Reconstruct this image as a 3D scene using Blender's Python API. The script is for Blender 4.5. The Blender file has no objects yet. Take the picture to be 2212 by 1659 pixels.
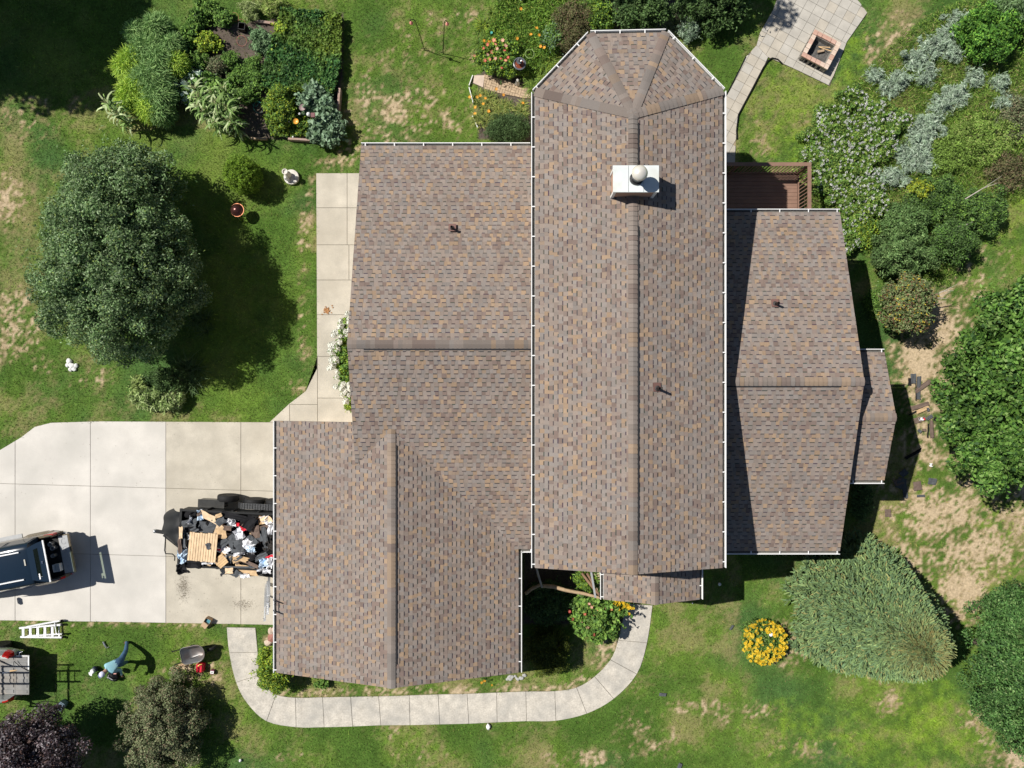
import bpy, bmesh, math, random
import numpy as np
from mathutils import Vector, Matrix, Euler

sc = bpy.context.scene
COL = sc.collection
R = math.radians
rnd = random.Random(7)
rng = np.random.default_rng(11)

# ------------------------------------------------------------------ camera, light, exposure
HC, FP = 29.0, 1534.0            # drone height above the lawn, focal length in plan pixels
cam = bpy.data.objects.new('camera', bpy.data.cameras.new('camera'))
COL.objects.link(cam)
cam.location = (0, 0, HC)
cam.rotation_euler = (0, 0, 0)
cam.data.sensor_width = 36
cam.data.lens = 36 * FP / 2212
cam.data.clip_end = 600
sc.camera = cam

SUN = Vector((-0.75, 0.315, 1.0)).normalized()      # towards the sun
world = bpy.data.worlds.new('World'); sc.world = world
world.use_nodes = True
wn = world.node_tree
bg = wn.nodes['Background']
sky = wn.nodes.new('ShaderNodeTexSky')
sky.sky_type = 'NISHITA'; sky.sun_disc = False
sky.sun_elevation = math.asin(SUN.z)
sky.sun_rotation = math.atan2(SUN.x, SUN.y) % (2 * math.pi)
sky.altitude = 200; sky.air_density = 1.0; sky.dust_density = 0.6; sky.ozone_density = 1.0
wn.links.new(sky.outputs[0], bg.inputs[0])
bg.inputs[1].default_value = 0.05
sun = bpy.data.objects.new('sun', bpy.data.lights.new('sun', 'SUN'))
COL.objects.link(sun)
sun.data.energy = 5.0
sun.data.angle = R(0.53)
sun.data.color = (1.0, 0.955, 0.88)
sun.rotation_euler = SUN.to_track_quat('Z', 'Y').to_euler()
sc.view_settings.view_transform = 'Standard'
sc.view_settings.look = 'None'
sc.view_settings.gamma = 1.0
sc.view_settings.use_curve_mapping = False
sc.view_settings.exposure = 0.22

# ------------------------------------------------------------------ helpers
def at(u, v, z=0.0):
    """plan position (metres) of a survey pixel for a point that lies z metres above the lawn"""
    k = (HC - z) / FP
    return Vector(((u - 1106) * k, (829.5 - v) * k, z))
def a2(u, v, z=0.0):
    p = at(u, v, z); return (p.x, p.y)

def tag(o, label=None, cat=None, group=None, kind=None):
    if label: o['label'] = label
    if cat: o['category'] = cat
    if group: o['group'] = group
    if kind: o['kind'] = kind
    return o
def empty(name, loc=(0, 0, 0), rz=0.0, label=None, cat=None, group=None):
    o = bpy.data.objects.new(name, None); COL.objects.link(o)
    o.location = loc; o.rotation_euler = (0, 0, rz); o.empty_display_size = 0.2
    return tag(o, label, cat, group)
def link(name, me, parent=None, **k):
    o = bpy.data.objects.new(name, me); COL.objects.link(o)
    if parent is not None: o.parent = parent
    return tag(o, **k)

def sock(n, *names):
    for s in names:
        if s in n.inputs: return n.inputs[s]
MATS = {}
def mat(name, col=(.5, .5, .5), rough=.7, metal=0.0, var=.12, scale=6.0, bump=0.0, bscale=60.0,
        attr=False, spec=.5, trans=0.0, alpha=1.0, hue=None, world=False, coat=0.0, gran=0.0, gscale=200.0):
    if name in MATS: return MATS[name]
    m = bpy.data.materials.new(name); m.use_nodes = True
    nt = m.node_tree; N = nt.nodes; L = nt.links
    b = N['Principled BSDF']
    b.inputs['Roughness'].default_value = rough
    b.inputs['Metallic'].default_value = metal
    s = sock(b, 'Specular IOR Level', 'Specular')
    if s: s.default_value = spec
    if coat and 'Coat Weight' in b.inputs: b.inputs['Coat Weight'].default_value = coat
    if attr:
        a = N.new('ShaderNodeAttribute'); a.attribute_name = 'Col'; base = a.outputs['Color']
    else:
        rgb = N.new('ShaderNodeRGB'); rgb.outputs[0].default_value = (*col, 1); base = rgb.outputs[0]
    if world:
        tc = N.new('ShaderNodeNewGeometry'); vec = tc.outputs['Position']
    else:
        tc = N.new('ShaderNodeTexCoord'); vec = tc.outputs['Object']
    def fac(sc_, det, lo, hi, w=0):
        no = N.new('ShaderNodeTexNoise'); no.inputs['Scale'].default_value = sc_
        no.inputs['Detail'].default_value = det
        L.new(vec, no.inputs['Vector'])
        mr = N.new('ShaderNodeMapRange'); mr.inputs[1].default_value = .25; mr.inputs[2].default_value = .75
        mr.inputs[3].default_value = lo; mr.inputs[4].default_value = hi
        L.new(no.outputs[0], mr.inputs[0]); return mr.outputs[0]
    def mul(colr, f):
        mx = N.new('ShaderNodeVectorMath'); mx.operation = 'SCALE'
        L.new(colr, mx.inputs[0]); L.new(f, mx.inputs['Scale']); return mx.outputs[0]
    if var: base = mul(base, fac(scale, 5, 1 - var, 1 + var))
    if gran: base = mul(base, fac(gscale, 2, 1 - gran, 1 + gran))
    if hue:
        mx = N.new('ShaderNodeMix'); mx.data_type = 'RGBA'
        L.new(fac(scale * .37, 6, -.35, .8), mx.inputs[0]); L.new(base, mx.inputs[6])
        mx.inputs[7].default_value = (*hue, 1); base = mx.outputs[2]
        mx.clamp_factor = True
    L.new(base, b.inputs['Base Color'])
    if bump:
        no = N.new('ShaderNodeTexNoise'); no.inputs['Scale'].default_value = bscale
        no.inputs['Detail'].default_value = 4
        L.new(vec, no.inputs['Vector'])
        bp = N.new('ShaderNodeBump'); bp.inputs['Strength'].default_value = bump
        bp.inputs['Distance'].default_value = .02
        L.new(no.outputs[0], bp.inputs['Height']); L.new(bp.outputs[0], b.inputs['Normal'])
    if trans:
        out = N['Material Output']; t = N.new('ShaderNodeBsdfTranslucent'); ms = N.new('ShaderNodeMixShader')
        ms.inputs[0].default_value = trans
        L.new(base, t.inputs[0]); L.new(b.outputs[0], ms.inputs[1]); L.new(t.outputs[0], ms.inputs[2])
        L.new(ms.outputs[0], out.inputs[0])
    MATS[name] = m
    return m

def mesh_np(name, V, F, C=None, m=None, smooth=False):
    """mesh from numpy: V (n,3), F (k,c) faces of equal size, C (n,3) colours"""
    V = np.asarray(V, dtype=np.float32).reshape(-1, 3); F = np.asarray(F, dtype=np.int32)
    me = bpy.data.meshes.new(name)
    me.vertices.add(len(V)); me.vertices.foreach_set('co', V.ravel())
    c = F.shape[1]
    me.loops.add(F.size); me.loops.foreach_set('vertex_index', F.ravel())
    me.polygons.add(len(F))
    me.polygons.foreach_set('loop_start', np.arange(0, F.size, c, dtype=np.int32))
    me.polygons.foreach_set('loop_total', np.full(len(F), c, dtype=np.int32))
    if smooth: me.polygons.foreach_set('use_smooth', np.ones(len(F), dtype=bool))
    me.update(calc_edges=True)
    if C is not None:
        at_ = me.color_attributes.new('Col', 'FLOAT_COLOR', 'POINT')
        C4 = np.ones((len(V), 4), dtype=np.float32); C4[:, :3] = C
        at_.data.foreach_set('color', C4.ravel())
    if m: me.materials.append(m)
    return me

class MB:
    """collects simple solids, then becomes ONE mesh object"""
    def __init__(s): s.v = []; s.f = []; s.c = []; s.cur = (1, 1, 1); s.mi = []; s.m = 0
    def add(s, V, F):
        o = len(s.v); s.v += [tuple(p) for p in V]; s.f += [tuple(i + o for i in f) for f in F]
        s.c += [s.cur] * len(V); s.mi += [s.m] * len(F); return s
    def box(s, c, d, rz=0.0, M_=None, taper=1.0):
        x, y, z = d[0] / 2, d[1] / 2, d[2] / 2
        V = [Vector((i * x * (taper if k > 0 else 1), j * y * (taper if k > 0 else 1), k * z)) for k in (-1, 1) for j in (-1, 1) for i in (-1, 1)]
        Q = (M_ if M_ is not None else Matrix.Rotation(rz, 3, 'Z'))
        V = [Q @ p + Vector(c) for p in V]
        return s.add(V, [(0, 2, 3, 1), (4, 5, 7, 6), (0, 1, 5, 4), (2, 6, 7, 3), (0, 4, 6, 2), (1, 3, 7, 5)])
    def beam(s, a, b, w, h, up=(0, 0, 1)):
        a = Vector(a); b = Vector(b); d = (b - a); l = d.length; d.normalize()
        up = Vector(up); sd = d.cross(up)
        if sd.length < 1e-4: sd = d.cross(Vector((1, 0, 0)))
        sd.normalize(); u2 = sd.cross(d)
        V = []
        for e in (a, b):
            for j in (-1, 1):
                for i in (-1, 1): V.append(e + sd * i * w / 2 + u2 * j * h / 2)
        return s.add(V, [(0, 1, 3, 2), (4, 6, 7, 5), (0, 4, 5, 1), (2, 3, 7, 6), (0, 2, 6, 4), (1, 5, 7, 3)])
    def tube(s, pts, rad, n=8, cap=True):
        pts = [Vector(p) for p in pts]
        if not hasattr(rad, '__len__'): rad = [rad] * len(pts)
        V = []; pu = None
        for i, p in enumerate(pts):
            d = (pts[min(i + 1, len(pts) - 1)] - pts[max(i - 1, 0)]).normalized()
            if pu is None:
                pu = d.orthogonal().normalized()
            else:
                pu = (pu - d * pu.dot(d)); pu = pu.normalized() if pu.length > 1e-5 else d.orthogonal().normalized()
            w = d.cross(pu)
            for k in range(n):
                a = 2 * math.pi * k / n
                V.append(p + (pu * math.cos(a) + w * math.sin(a)) * rad[i])
        F = []
        for i in range(len(pts) - 1):
            for k in range(n):
                F.append((i * n + k, i * n + (k + 1) % n, (i + 1) * n + (k + 1) % n, (i + 1) * n + k))
        if cap:
            F.append(tuple(reversed(range(n)))); F.append(tuple((len(pts) - 1) * n + k for k in range(n)))
        return s.add(V, F)
    def lathe(s, c, prof, n=20, M_=None, sx=1, sy=1):
        c = Vector(c); V = []; F = []
        for r, z in prof:
            for k in range(n):
                a = 2 * math.pi * k / n
                p = Vector((r * math.cos(a) * sx, r * math.sin(a) * sy, z))
                if M_ is not None: p = M_ @ p
                V.append(c + p)
        for i in range(len(prof) - 1):
            for k in range(n):
                F.append((i * n + k, i * n + (k + 1) % n, (i + 1) * n + (k + 1) % n, (i + 1) * n + k))
        F.append(tuple(reversed(range(n)))); F.append(tuple((len(prof) - 1) * n + k for k in range(n)))
        return s.add(V, F)
    def prism(s, poly, z0, z1):
        """poly counter-clockwise"""
        n = len(poly)
        V = [(p[0], p[1], z0) for p in poly] + [(p[0], p[1], z1) for p in poly]
        F = [tuple(reversed(range(n))), tuple(range(n, 2 * n))]
        F += [(i, (i + 1) % n, (i + 1) % n + n, i + n) for i in range(n)]
        return s.add(V, F)
    def loft(s, secs, closed=True, caps=True):
        n = len(secs[0]); V = [p for sc_ in secs for p in sc_]; F = []
        for i in range(len(secs) - 1):
            for k in range(n if closed else n - 1):
                F.append((i * n + k, i * n + (k + 1) % n, (i + 1) * n + (k + 1) % n, (i + 1) * n + k))
        if caps: F.append(tuple(reversed(range(n)))); F.append(tuple((len(secs) - 1) * n + k for k in range(n)))
        return s.add(V, F)
    def mesh(s, name, m=None, smooth=False, col=False, bev=0.0):
        me = bpy.data.meshes.new(name); me.from_pydata([tuple(p) for p in s.v], [], s.f)
        if col:
            a = me.color_attributes.new('Col', 'FLOAT_COLOR', 'POINT')
            a.data.foreach_set('color', np.array([(*c, 1) for c in s.c], dtype=np.float32).ravel())
        for mm in (m if isinstance(m, (list, tuple)) else [m]):
            if mm: me.materials.append(mm)
        if any(s.mi): me.polygons.foreach_set('material_index', np.array(s.mi, dtype=np.int32))
        bm = bmesh.new(); bm.from_mesh(me); bmesh.ops.recalc_face_normals(bm, faces=bm.faces)
        if bev:
            bmesh.ops.bevel(bm, geom=list(bm.edges), offset=bev, segments=2, affect='EDGES', clamp_overlap=True)
        bm.to_mesh(me); bm.free()
        if smooth:
            me.polygons.foreach_set('use_smooth', np.ones(len(me.polygons), dtype=bool))
            try: me.set_sharp_from_angle(angle=R(42))
            except Exception: pass
        me.update()
        return me
    def build(s, name, m=None, parent=None, smooth=False, col=False, bev=0.0, **k):
        return link(name, s.mesh(name, m, smooth, col, bev), parent, **k)

def ccw(poly):
    a = sum(poly[i][0] * poly[(i + 1) % len(poly)][1] - poly[(i + 1) % len(poly)][0] * poly[i][1] for i in range(len(poly)))
    return list(poly) if a > 0 else list(reversed(poly))
def clip2(sub, clp):
    """Sutherland-Hodgman, clp convex counter-clockwise"""
    out = list(sub)
    for i in range(len(clp)):
        ax, ay = clp[i]; bx, by = clp[(i + 1) % len(clp)]
        inp = out; out = []
        if not inp: break
        def sd(p): return (bx - ax) * (p[1] - ay) - (by - ay) * (p[0] - ax)
        for j in range(len(inp)):
            p = inp[j]; q = inp[j - 1]; dp = sd(p); dq = sd(q)
            if dp >= 0:
                if dq < 0:
                    t = dq / (dq - dp); out.append((q[0] + (p[0] - q[0]) * t, q[1] + (p[1] - q[1]) * t))
                out.append(p)
            elif dq >= 0:
                t = dq / (dq - dp); out.append((q[0] + (p[0] - q[0]) * t, q[1] + (p[1] - q[1]) * t))
    return out
def inside(poly, X, Y):
    X = np.asarray(X); Y = np.asarray(Y); r = np.zeros(X.shape, dtype=bool); n = len(poly)
    for i in range(n):
        x0, y0 = poly[i]; x1, y1 = poly[(i + 1) % n]
        if y0 == y1: continue
        c = ((y0 > Y) != (y1 > Y)) & (X < (x1 - x0) * (Y - y0) / (y1 - y0) + x0)
        r ^= c
    return r
_T = np.random.default_rng(5).random((64, 256, 256)).astype(np.float32)
def vnoise(x, y, sc_, seed=0, octv=3):
    t = 0; amp = 1; tot = 0
    for o in range(octv):
        X = x * sc_ * 2 ** o + 37.3 * seed + 1000; Y = y * sc_ * 2 ** o + 17.7 * seed + 1000
        xi = np.floor(X).astype(int); yi = np.floor(Y).astype(int); fx = X - xi; fy = Y - yi
        fx = fx * fx * (3 - 2 * fx); fy = fy * fy * (3 - 2 * fy)
        T = _T[(seed * 7 + o) % 64]
        a = T[xi % 256, yi % 256]; b = T[(xi + 1) % 256, yi % 256]; c = T[xi % 256, (yi + 1) % 256]; d = T[(xi + 1) % 256, (yi + 1) % 256]
        t = t + amp * ((a * (1 - fx) + b * fx) * (1 - fy) + (c * (1 - fx) + d * fx) * fy); tot += amp; amp *= .5
    return t / tot

# ------------------------------------------------------------------ materials
m_conc_w = mat('concrete_white', (.60, .57, .525), .85, var=.10, scale=1.3, bump=.15, bscale=90, gran=.05, gscale=35, hue=(.44, .425, .39), world=True)
m_conc = mat('concrete_tan', (.49, .45, .375), .85, var=.17, scale=1.5, bump=.15, bscale=90, gran=.08, gscale=30, hue=(.37, .335, .27), world=True)
m_conc_g = mat('concrete_walk', (.53, .49, .425), .9, var=.20, scale=3.2, bump=.25, bscale=90, gran=.17, gscale=16, hue=(.33, .32, .295), world=True)
m_paver = mat('paver_grey', (.43, .405, .36), .9, var=.16, scale=2.0, bump=.2, gran=.08, gscale=40, world=True)
m_paver2 = mat('paver_buff', (.44, .40, .335), .9, var=.16, scale=2.0, bump=.2, gran=.08, gscale=40, world=True)
m_brick = mat('brick_path', (.44, .33, .22), .9, var=.25, scale=5, bump=.3, gran=.1, gscale=50, world=True)
m_shing = mat('shingle', rough=.95, var=.06, scale=1.2, attr=True, spec=.2, gran=.13, gscale=75, bump=.3, bscale=120, world=True)
m_white = mat('white_metal', (.80, .80, .79), .35, var=.04, scale=3)
m_gutin = mat('gutter_inner_shade', (.10, .095, .085), .9, var=.3, scale=9)
m_wall = mat('vinyl_siding', (.62, .50, .40), .7, var=.05)
m_fascia = mat('fascia_board', (.20, .14, .12), .7)
m_deckm = mat('roof_deck', (.10, .085, .075), .9)
m_glass = mat('dark_glass', (.02, .025, .03), .06, var=0, spec=.9)
m_cedar = mat('deck_board', (.235, .140, .100), .75, var=.14, scale=3, bump=.15)
m_black = mat('black_paint', (.010, .010, .011), .45, var=.2, spec=.25)
m_rubber = mat('rubber', (.013, .013, .014), .7, var=.2, scale=20, bump=.2, spec=.25)
m_steel = mat('steel', (.55, .56, .57), .32, metal=.9, var=.1)
m_alu = mat('aluminium', (.78, .79, .80), .38, metal=.35, var=.06)
m_bark = mat('bark', (.10, .075, .055), .95, var=.3, scale=8, bump=.5)
m_leaf = mat('leaf', rough=.6, var=.0, attr=True, spec=.2, trans=.2)
m_leafd = mat('leaf_matte', rough=.8, var=.0, attr=True, spec=.15, trans=.12)
m_flow = mat('petal', rough=.7, var=.0, attr=True, spec=.2, trans=.15)
m_grass = mat('grass_blade', rough=.7, var=.0, attr=True, spec=.2, trans=.15)
m_soil = mat('lawn_soil', rough=1.0, var=.18, scale=9, attr=True, spec=.1, bump=.5, bscale=30, gran=.22, gscale=14, world=True)
m_wood = mat('weathered_wood', (.33, .24, .16), .85, var=.25, scale=6, bump=.3)
m_log = mat('peeled_log', (.42, .30, .18), .8, var=.25, scale=7, bump=.3)
m_pine = mat('pale_lumber', (.62, .42, .22), .8, var=.18, scale=4, bump=.2)
m_joint = mat('joint_soil', (.13, .115, .085), 1.0, var=.3, scale=4, world=True)
m_cap = mat('paint_any', rough=.6, attr=True, var=.08, scale=8)

# ------------------------------------------------------------------ hard surfaces (plan outlines)
def P(*pts): return ccw([a2(u, v) for u, v in pts])
DRIVE = P((-90, 1012), (0, 972), (45, 945), (75, 922), (110, 913), (210, 910), (582, 912), (640, 912), (640, 1352), (595, 1350), (440, 1347), (210, 1343), (-90, 1339))
SIDEW = P((683, 374), (800, 374), (800, 912), (582, 912), (625, 872), (660, 845), (685, 795))
WALK_O = [(489.6, 1355), (495, 1410), (510, 1474), (534, 1519), (576, 1558), (640, 1571), (700.5, 1571), (762, 1569.5), (823, 1567), (886, 1566.5), (950, 1565), (1013, 1563.5), (1074, 1560.5), (1137.4, 1558), (1201, 1557), (1267.6, 1541.6), (1326, 1509.5), (1375.8, 1456), (1398, 1388.4), (1409.7, 1307.7)]
WALK_I = [(552, 1356), (557, 1409), (561, 1458), (570, 1478), (596.7, 1500), (638.5, 1507), (697, 1506), (757.6, 1505), (818, 1504), (884, 1502), (946.6, 1500), (1009, 1498.5), (1073, 1496), (1136, 1493.5), (1198.6, 1492.7), (1245.6, 1485), (1284.6, 1461.4), (1318.5, 1425), (1335.4, 1383), (1352, 1303)]
def cr(L, i, t):
    n = len(L); a, b, c, d = [Vector(L[min(max(i + k, 0), n - 1)]) for k in (-1, 0, 1, 2)]
    return tuple(.5 * ((2 * b) + (c - a) * t + (2 * a - 5 * b + 4 * c - d) * t * t + (3 * b - a - 3 * c + d) * t ** 3))
def fine(L, a, b, k=4): return [cr(L, i, j / k) for i in range(a, b) for j in range(k)] + [tuple(L[b])]
WALK = P(*(fine(WALK_O, 0, 19) + fine(WALK_I, 0, 19)[::-1]))
PATIO = P((1690, -34), (1820, -34), (1857, 6), (1873, 28), (1829, 91), (1792, 186), (1724, 153), (1659, 124), (1634, 98), (1642, 70), (1670, 21))
GPATH = P((1634, 98), (1659, 124), (1648, 148), (1627, 187), (1611, 217), (1595, 248), (1590.6, 282), (1587, 356), (1530, 356), (1530, 235), (1570, 203), (1586, 173), (1611, 123))
BPATH = P((1030, 160), (1060, 163), (1160, 196), (1160, 215), (1128, 212), (1075, 201), (1020, 180))
HOUSE = [ccw([(-5.5, 8.7), (1, 8.7), (1, -6), (-5.5, -6)]), ccw([(-8.4, -1.5), (0.1, -1.5), (.1, -10.5), (-8.4, -10.5)]),
         ccw([(1, -6), (6.9, -6), (6.9, 9.7), (5.1, 11.6), (2.7, 11.6), (1, 9.7)]), ccw([(6.9, -6), (13.2, -6), (13.2, 6.2), (6.9, 6.2)])]
HOUSE[3] = ccw([(6.6, -5.6), (11.3, -5.6), (11.3, 5.8), (6.6, 5.8)])
SOIL = [P((440, 60), (600, 40), (600, 300), (545, 300), (440, 255)), P((595, 30), (742, 30), (735, 305), (570, 300)),
        P((1030, 180), (1150, 195), (1150, 305), (1035, 300)), P((1080, 0), (1500, 0), (1500, 80), (1280, 60), (1150, 190), (1040, 160), (1060, 60)),
        P((1130, 1190), (1262, 1190), (1262, 1350), (1130, 1350)), P((1230, 1200), (1350, 1290), (1340, 1380), (1240, 1350))]

# ------------------------------------------------------------------ ground
# (u, v, ru, rv, amount) sandy / dried patches in the lawn
DRY = [(2012, 700, 62, 70, 1.1), (1985, 780, 46, 60, 1.2), (2005, 860, 45, 60, .75), (2005, 950, 45, 70, .6), (2040, 1110, 90, 60, .85), (2110, 1190, 80, 70, .75),
       (2080, 1270, 45, 60, 1.05), (1975, 1210, 40, 50, .6), (2180, 1100, 60, 60, .6), (1712, 1405, 42, 34, .85), (1690, 1360, 20, 25, .6), (1925, 1515, 28, 22, .95), (1900, 1460, 40, 20, .55),
       (2190, 1640, 60, 34, 1.0), (2120, 1570, 40, 50, .6), (1520, 1530, 70, 16, .6), (1570, 1545, 22, 20, .65), (1400, 1600, 60, 30, .5), (1370, 1570, 30, 40, .5), (1260, 1640, 80, 20, .45), (1745, 1620, 90, 30, .45), (1640, 1540, 50, 20, .5),
       (15, 440, 36, 40, .9), (22, 715, 52, 55, 1.1), (25, 650, 40, 26, .6), (75, 790, 30, 24, .5), (205, 818, 44, 16, .7), (15, 380, 40, 16, .5), (115, 215, 60, 30, .3), (60, 250, 50, 50, .35),
       (860, 245, 90, 60, .55), (900, 215, 70, 30, .5), (960, 270, 60, 25, .55), (840, 260, 30, 50, .6), (1010, 235, 40, 40, .3), (900, 100, 100, 60, .28), (1000, 40, 80, 40, .3), (790, 200, 24, 40, .5), (760, 325, 44, 26, .5), (720, 350, 30, 20, .7),
       (665, 420, 16, 40, .6), (655, 500, 20, 60, .4), (655, 690, 16, 100, .3), (645, 835, 30, 20, .35), (1810, 140, 0, 0, 0), (1885, 120, 16, 60, .7), (1960, 100, 60, 60, .42), (1850, 280, 20, 14, .5), (1640, 320, 30, 60, .35), (1725, 260, 30, 14, .3),
       (402, 1440, 46, 12, 1.0), (430, 1465, 40, 15, .7), (300, 1600, 40, 30, .3), (425, 1500, 14, 14, .5), (1310, 1418, 24, 40, .75), (1370, 1420, 10, 90, .5), (640, 1498, 60, 10, .7), (800, 1497, 120, 9, .8), (1000, 1490, 120, 9, .7), (1170, 1483, 80, 9, .6),
       (1270, 1470, 20, 16, .6), (850, 1582, 40, 12, .5), (590, 1382, 20, 20, .6), (1385, 1325, 12, 40, .7), (620, 1640, 40, 20, .3), (900, 1630, 60, 20, .35), (2080, 620, 60, 60, .35), (2150, 560, 60, 60, .25), (1900, 1000, 24, 60, .4), (1930, 1060, 40, 30, .5),
       (180, 1349, 300, 5, .7), (300, 1385, 30, 10, .1)]
LUSH = [(1840, 130, 30, 70, 1), (1700, 220, 60, 60, .9), (1720, 300, 60, 40, .8), (2030, 1000, 60, 60, .1), (2000, 1560, 60, 60, 1.0), (2080, 1600, 50, 30, 1.0), (2150, 1110, 40, 40, .6), (1950, 1480, 30, 30, .4), (2160, 470, 50, 50, .6), (1730, 1580, 80, 60, .4), (2120, 300, 60, 60, .5), (1840, 1600, 60, 50, .5), (2190, 420, 30, 60, .7)]
def fields(X, Y):
    n1 = vnoise(X, Y, .55, 1, 5); n2 = vnoise(X, Y, 1.7, 2, 4); n3 = vnoise(X, Y, .18, 3, 3); n4 = vnoise(X, Y, 4.5, 4, 3); n5 = vnoise(X, Y, 11, 5, 2)
    dry = np.clip((n1 - .54) * 1.7 + (n2 - .5) * 1.0 + (n3 - .5) * .6 + (n5 - .5) * .7, 0, .40)
    U = X * FP / HC + 1106; Vv = 829.5 - Y * FP / HC
    add = np.zeros_like(X)
    for u, v, ru, rv, a in DRY:
        if ru <= 0: continue
        if u > 1950 and 600 < v < 1350: a *= 1.75
        elif u > 1950: a *= 1.1
        elif u < 230 and v < 900: a *= .85
        r2 = ((U - u) / ru) ** 2 + ((Vv - v) / rv) ** 2
        add = np.maximum(add, a * np.exp(-r2 * .8))
    dry = np.clip(np.maximum(dry, 0) * .9 + np.where(add > .05, np.clip(add * 1.0 + (n2 - .5) * .8 + (n4 - .5) * 1.6 + (n5 - .5) * 2.6 - .42, 0, 1.1) * np.clip(add * 3, 0, 1), 0), 0, 1)
    lush = np.zeros_like(X)
    for u, v, ru, rv, a in LUSH:
        lush = np.maximum(lush, a * np.exp(-(((U - u) / ru) ** 2 + ((Vv - v) / rv) ** 2) * .8))
    lush = np.clip(lush * .55 + ((n2 - .5) * 1.0 + (n4 - .5) * 1.3) * (lush > .1) + (n1 - .55) * 1.0 + .15, 0, 1)
    dry = dry * (1 - .7 * np.clip(lush - .3, 0, 1))
    soil = np.zeros(X.shape, dtype=bool)
    for p in SOIL: soil |= inside(p, X, Y)
    shade = inside(P((400, 270), (640, 330), (640, 800), (560, 880), (260, 850), (200, 300)), X, Y) | inside(P((-80, -80), (420, -80), (400, 60), (250, 180), (120, 215), (-80, 190)), X, Y)
    dry = np.where(shade, dry * .25, dry)  # tan thinned inside the tree-shadow outlines, deepening the shade in the lawn colour
    return dry, lush, soil, shade, n1, n2, n4
G_DEEP = np.array((.066, .136, .022)); G_MID = np.array((.120, .200, .036)); G_LUSH = np.array((.19, .30, .030)); G_BLUE = np.array((.068, .145, .046))
SAND = np.array((.47, .37, .245)); STRAW = np.array((.27, .205, .115)); LOAM = np.array((.105, .085, .07))
def lerp(a, b, t): return a + (b - a) * t[..., None]
def green(X, Y, lush, n1, n2, n4):
    c = lerp(G_DEEP, G_MID, np.clip(n1 * 1.6 - .3, 0, 1))
    c = lerp(c, G_BLUE, np.clip((vnoise(X, Y, .33, 9, 3) - .5) * 2.5, 0, .7))
    return lerp(c, G_LUSH, np.clip(lush, 0, 1))
def gaxis(lo, hi, st, far):
    a = np.arange(lo, hi + st / 2, st)
    o = np.array([.8, 2, 4, 8, 16, 32, 64, far])
    return np.concatenate([lo - o[::-1], a, hi + o])
gx = gaxis(-24, 24, .11, 160); gy = gaxis(-18, 18, .11, 160)
GX, GY = np.meshgrid(gx, gy)
dry, lush, soilm, shd, n1, n2, n4 = fields(GX, GY)
gc = green(GX, GY, lush, n1, n2, n4) * (.60 + .5 * n4[..., None])
gc = lerp(gc, STRAW, np.clip(dry * 1.5, 0, 1)); gc = lerp(gc, SAND, np.clip(dry * 1.9 - .95, 0, 1))
gc = np.where(soilm[..., None], LOAM * (.7 + .6 * n2[..., None]), gc)
GZ = (n2 - .5) * .03
GZ = np.where(np.abs(GX) + np.abs(GY) > 60, 0, GZ)
hard = np.zeros(GX.shape, dtype=bool)
for p in (DRIVE, SIDEW, WALK, PATIO, GPATH, BPATH): hard |= inside(p, GX, GY)
GZ = np.where(hard, -.03, GZ - .012)
ny, nx = GX.shape
idx = np.arange(ny * nx).reshape(ny, nx)
F = np.stack([idx[:-1, :-1], idx[:-1, 1:], idx[1:, 1:], idx[1:, :-1]], -1).reshape(-1, 4)
ground = link('ground', mesh_np('ground', np.stack([GX, GY, GZ], -1), F, gc.reshape(-1, 3), m_soil, True), label='dry green lawn with sandy bare patches around the house', kind='structure')

# blades of the lawn
def lawn(n):
    X = rng.uniform(-23, 23, n); Y = rng.uniform(-17.5, 17.5, n)
    keep = np.ones(n, dtype=bool)
    wx = (vnoise(X, Y, 2.2, 40, 3) - .5) * .16; wy = (vnoise(X, Y, 2.2, 41, 3) - .5) * .16
    for p in (DRIVE, SIDEW, WALK, PATIO, GPATH, BPATH): keep &= ~inside(p, X + wx + rng.normal(0, .03, n), Y + wy + rng.normal(0, .03, n))
    for p in HOUSE: keep &= ~inside(p, X, Y)
    X = X[keep]; Y = Y[keep]
    d, l, so, sh, a1, a2_, a4 = fields(X, Y)
    pk = rng.random(len(X)) < np.clip(1.05 - d * 1.15, .03, 1) * np.where(so, .12, 1)
    X, Y, d, l, a1, a2_, a4 = [q[pk] for q in (X, Y, d, l, a1, a2_, a4)]
    n = len(X)
    c = green(X, Y, l, a1, a2_, a4)
    t = np.clip(d * 1.15 + rng.normal(0, .2, n), 0, 1)
    c = lerp(c, np.array((.30, .23, .10)), t)
    n5 = vnoise(X, Y, 9, 31, 2); n6 = vnoise(X, Y, 3.2, 33, 3)
    c = c * rng.uniform(.55, 1.5, (n, 1)) * (.45 + .95 * n5 + .5 * (n6 - .3))[:, None]
    big = (rng.random(n) < .05 + .25 * (n6 > .62)); c = np.where(big[:, None], c * np.array([1.25, 1.35, 1.0]), c)
    L = rng.uniform(.035, .085, n) * (1 + .5 * l) * np.where(big, 1.7, 1); Wd = rng.uniform(.010, .022, n) * 1.35
    az = rng.uniform(0, 2 * np.pi, n); tilt = rng.uniform(.35, 1.25, n)
    D = np.stack([np.cos(az) * np.sin(tilt), np.sin(az) * np.sin(tilt), np.cos(tilt)], -1)
    S = np.stack([-np.sin(az), np.cos(az), 0 * az], -1)
    B = np.stack([X, Y, (vnoise(X, Y, 1.7, 2, 4) - .5) * .03 - .014], -1)
    V = np.stack([B - S * Wd[:, None] / 2, B + S * Wd[:, None] / 2, B + D * L[:, None]], 1).reshape(-1, 3)
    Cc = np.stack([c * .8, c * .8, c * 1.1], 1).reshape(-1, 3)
    return V, np.arange(n * 3).reshape(-1, 3), Cc
V, F, Cc = lawn(700000)
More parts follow.
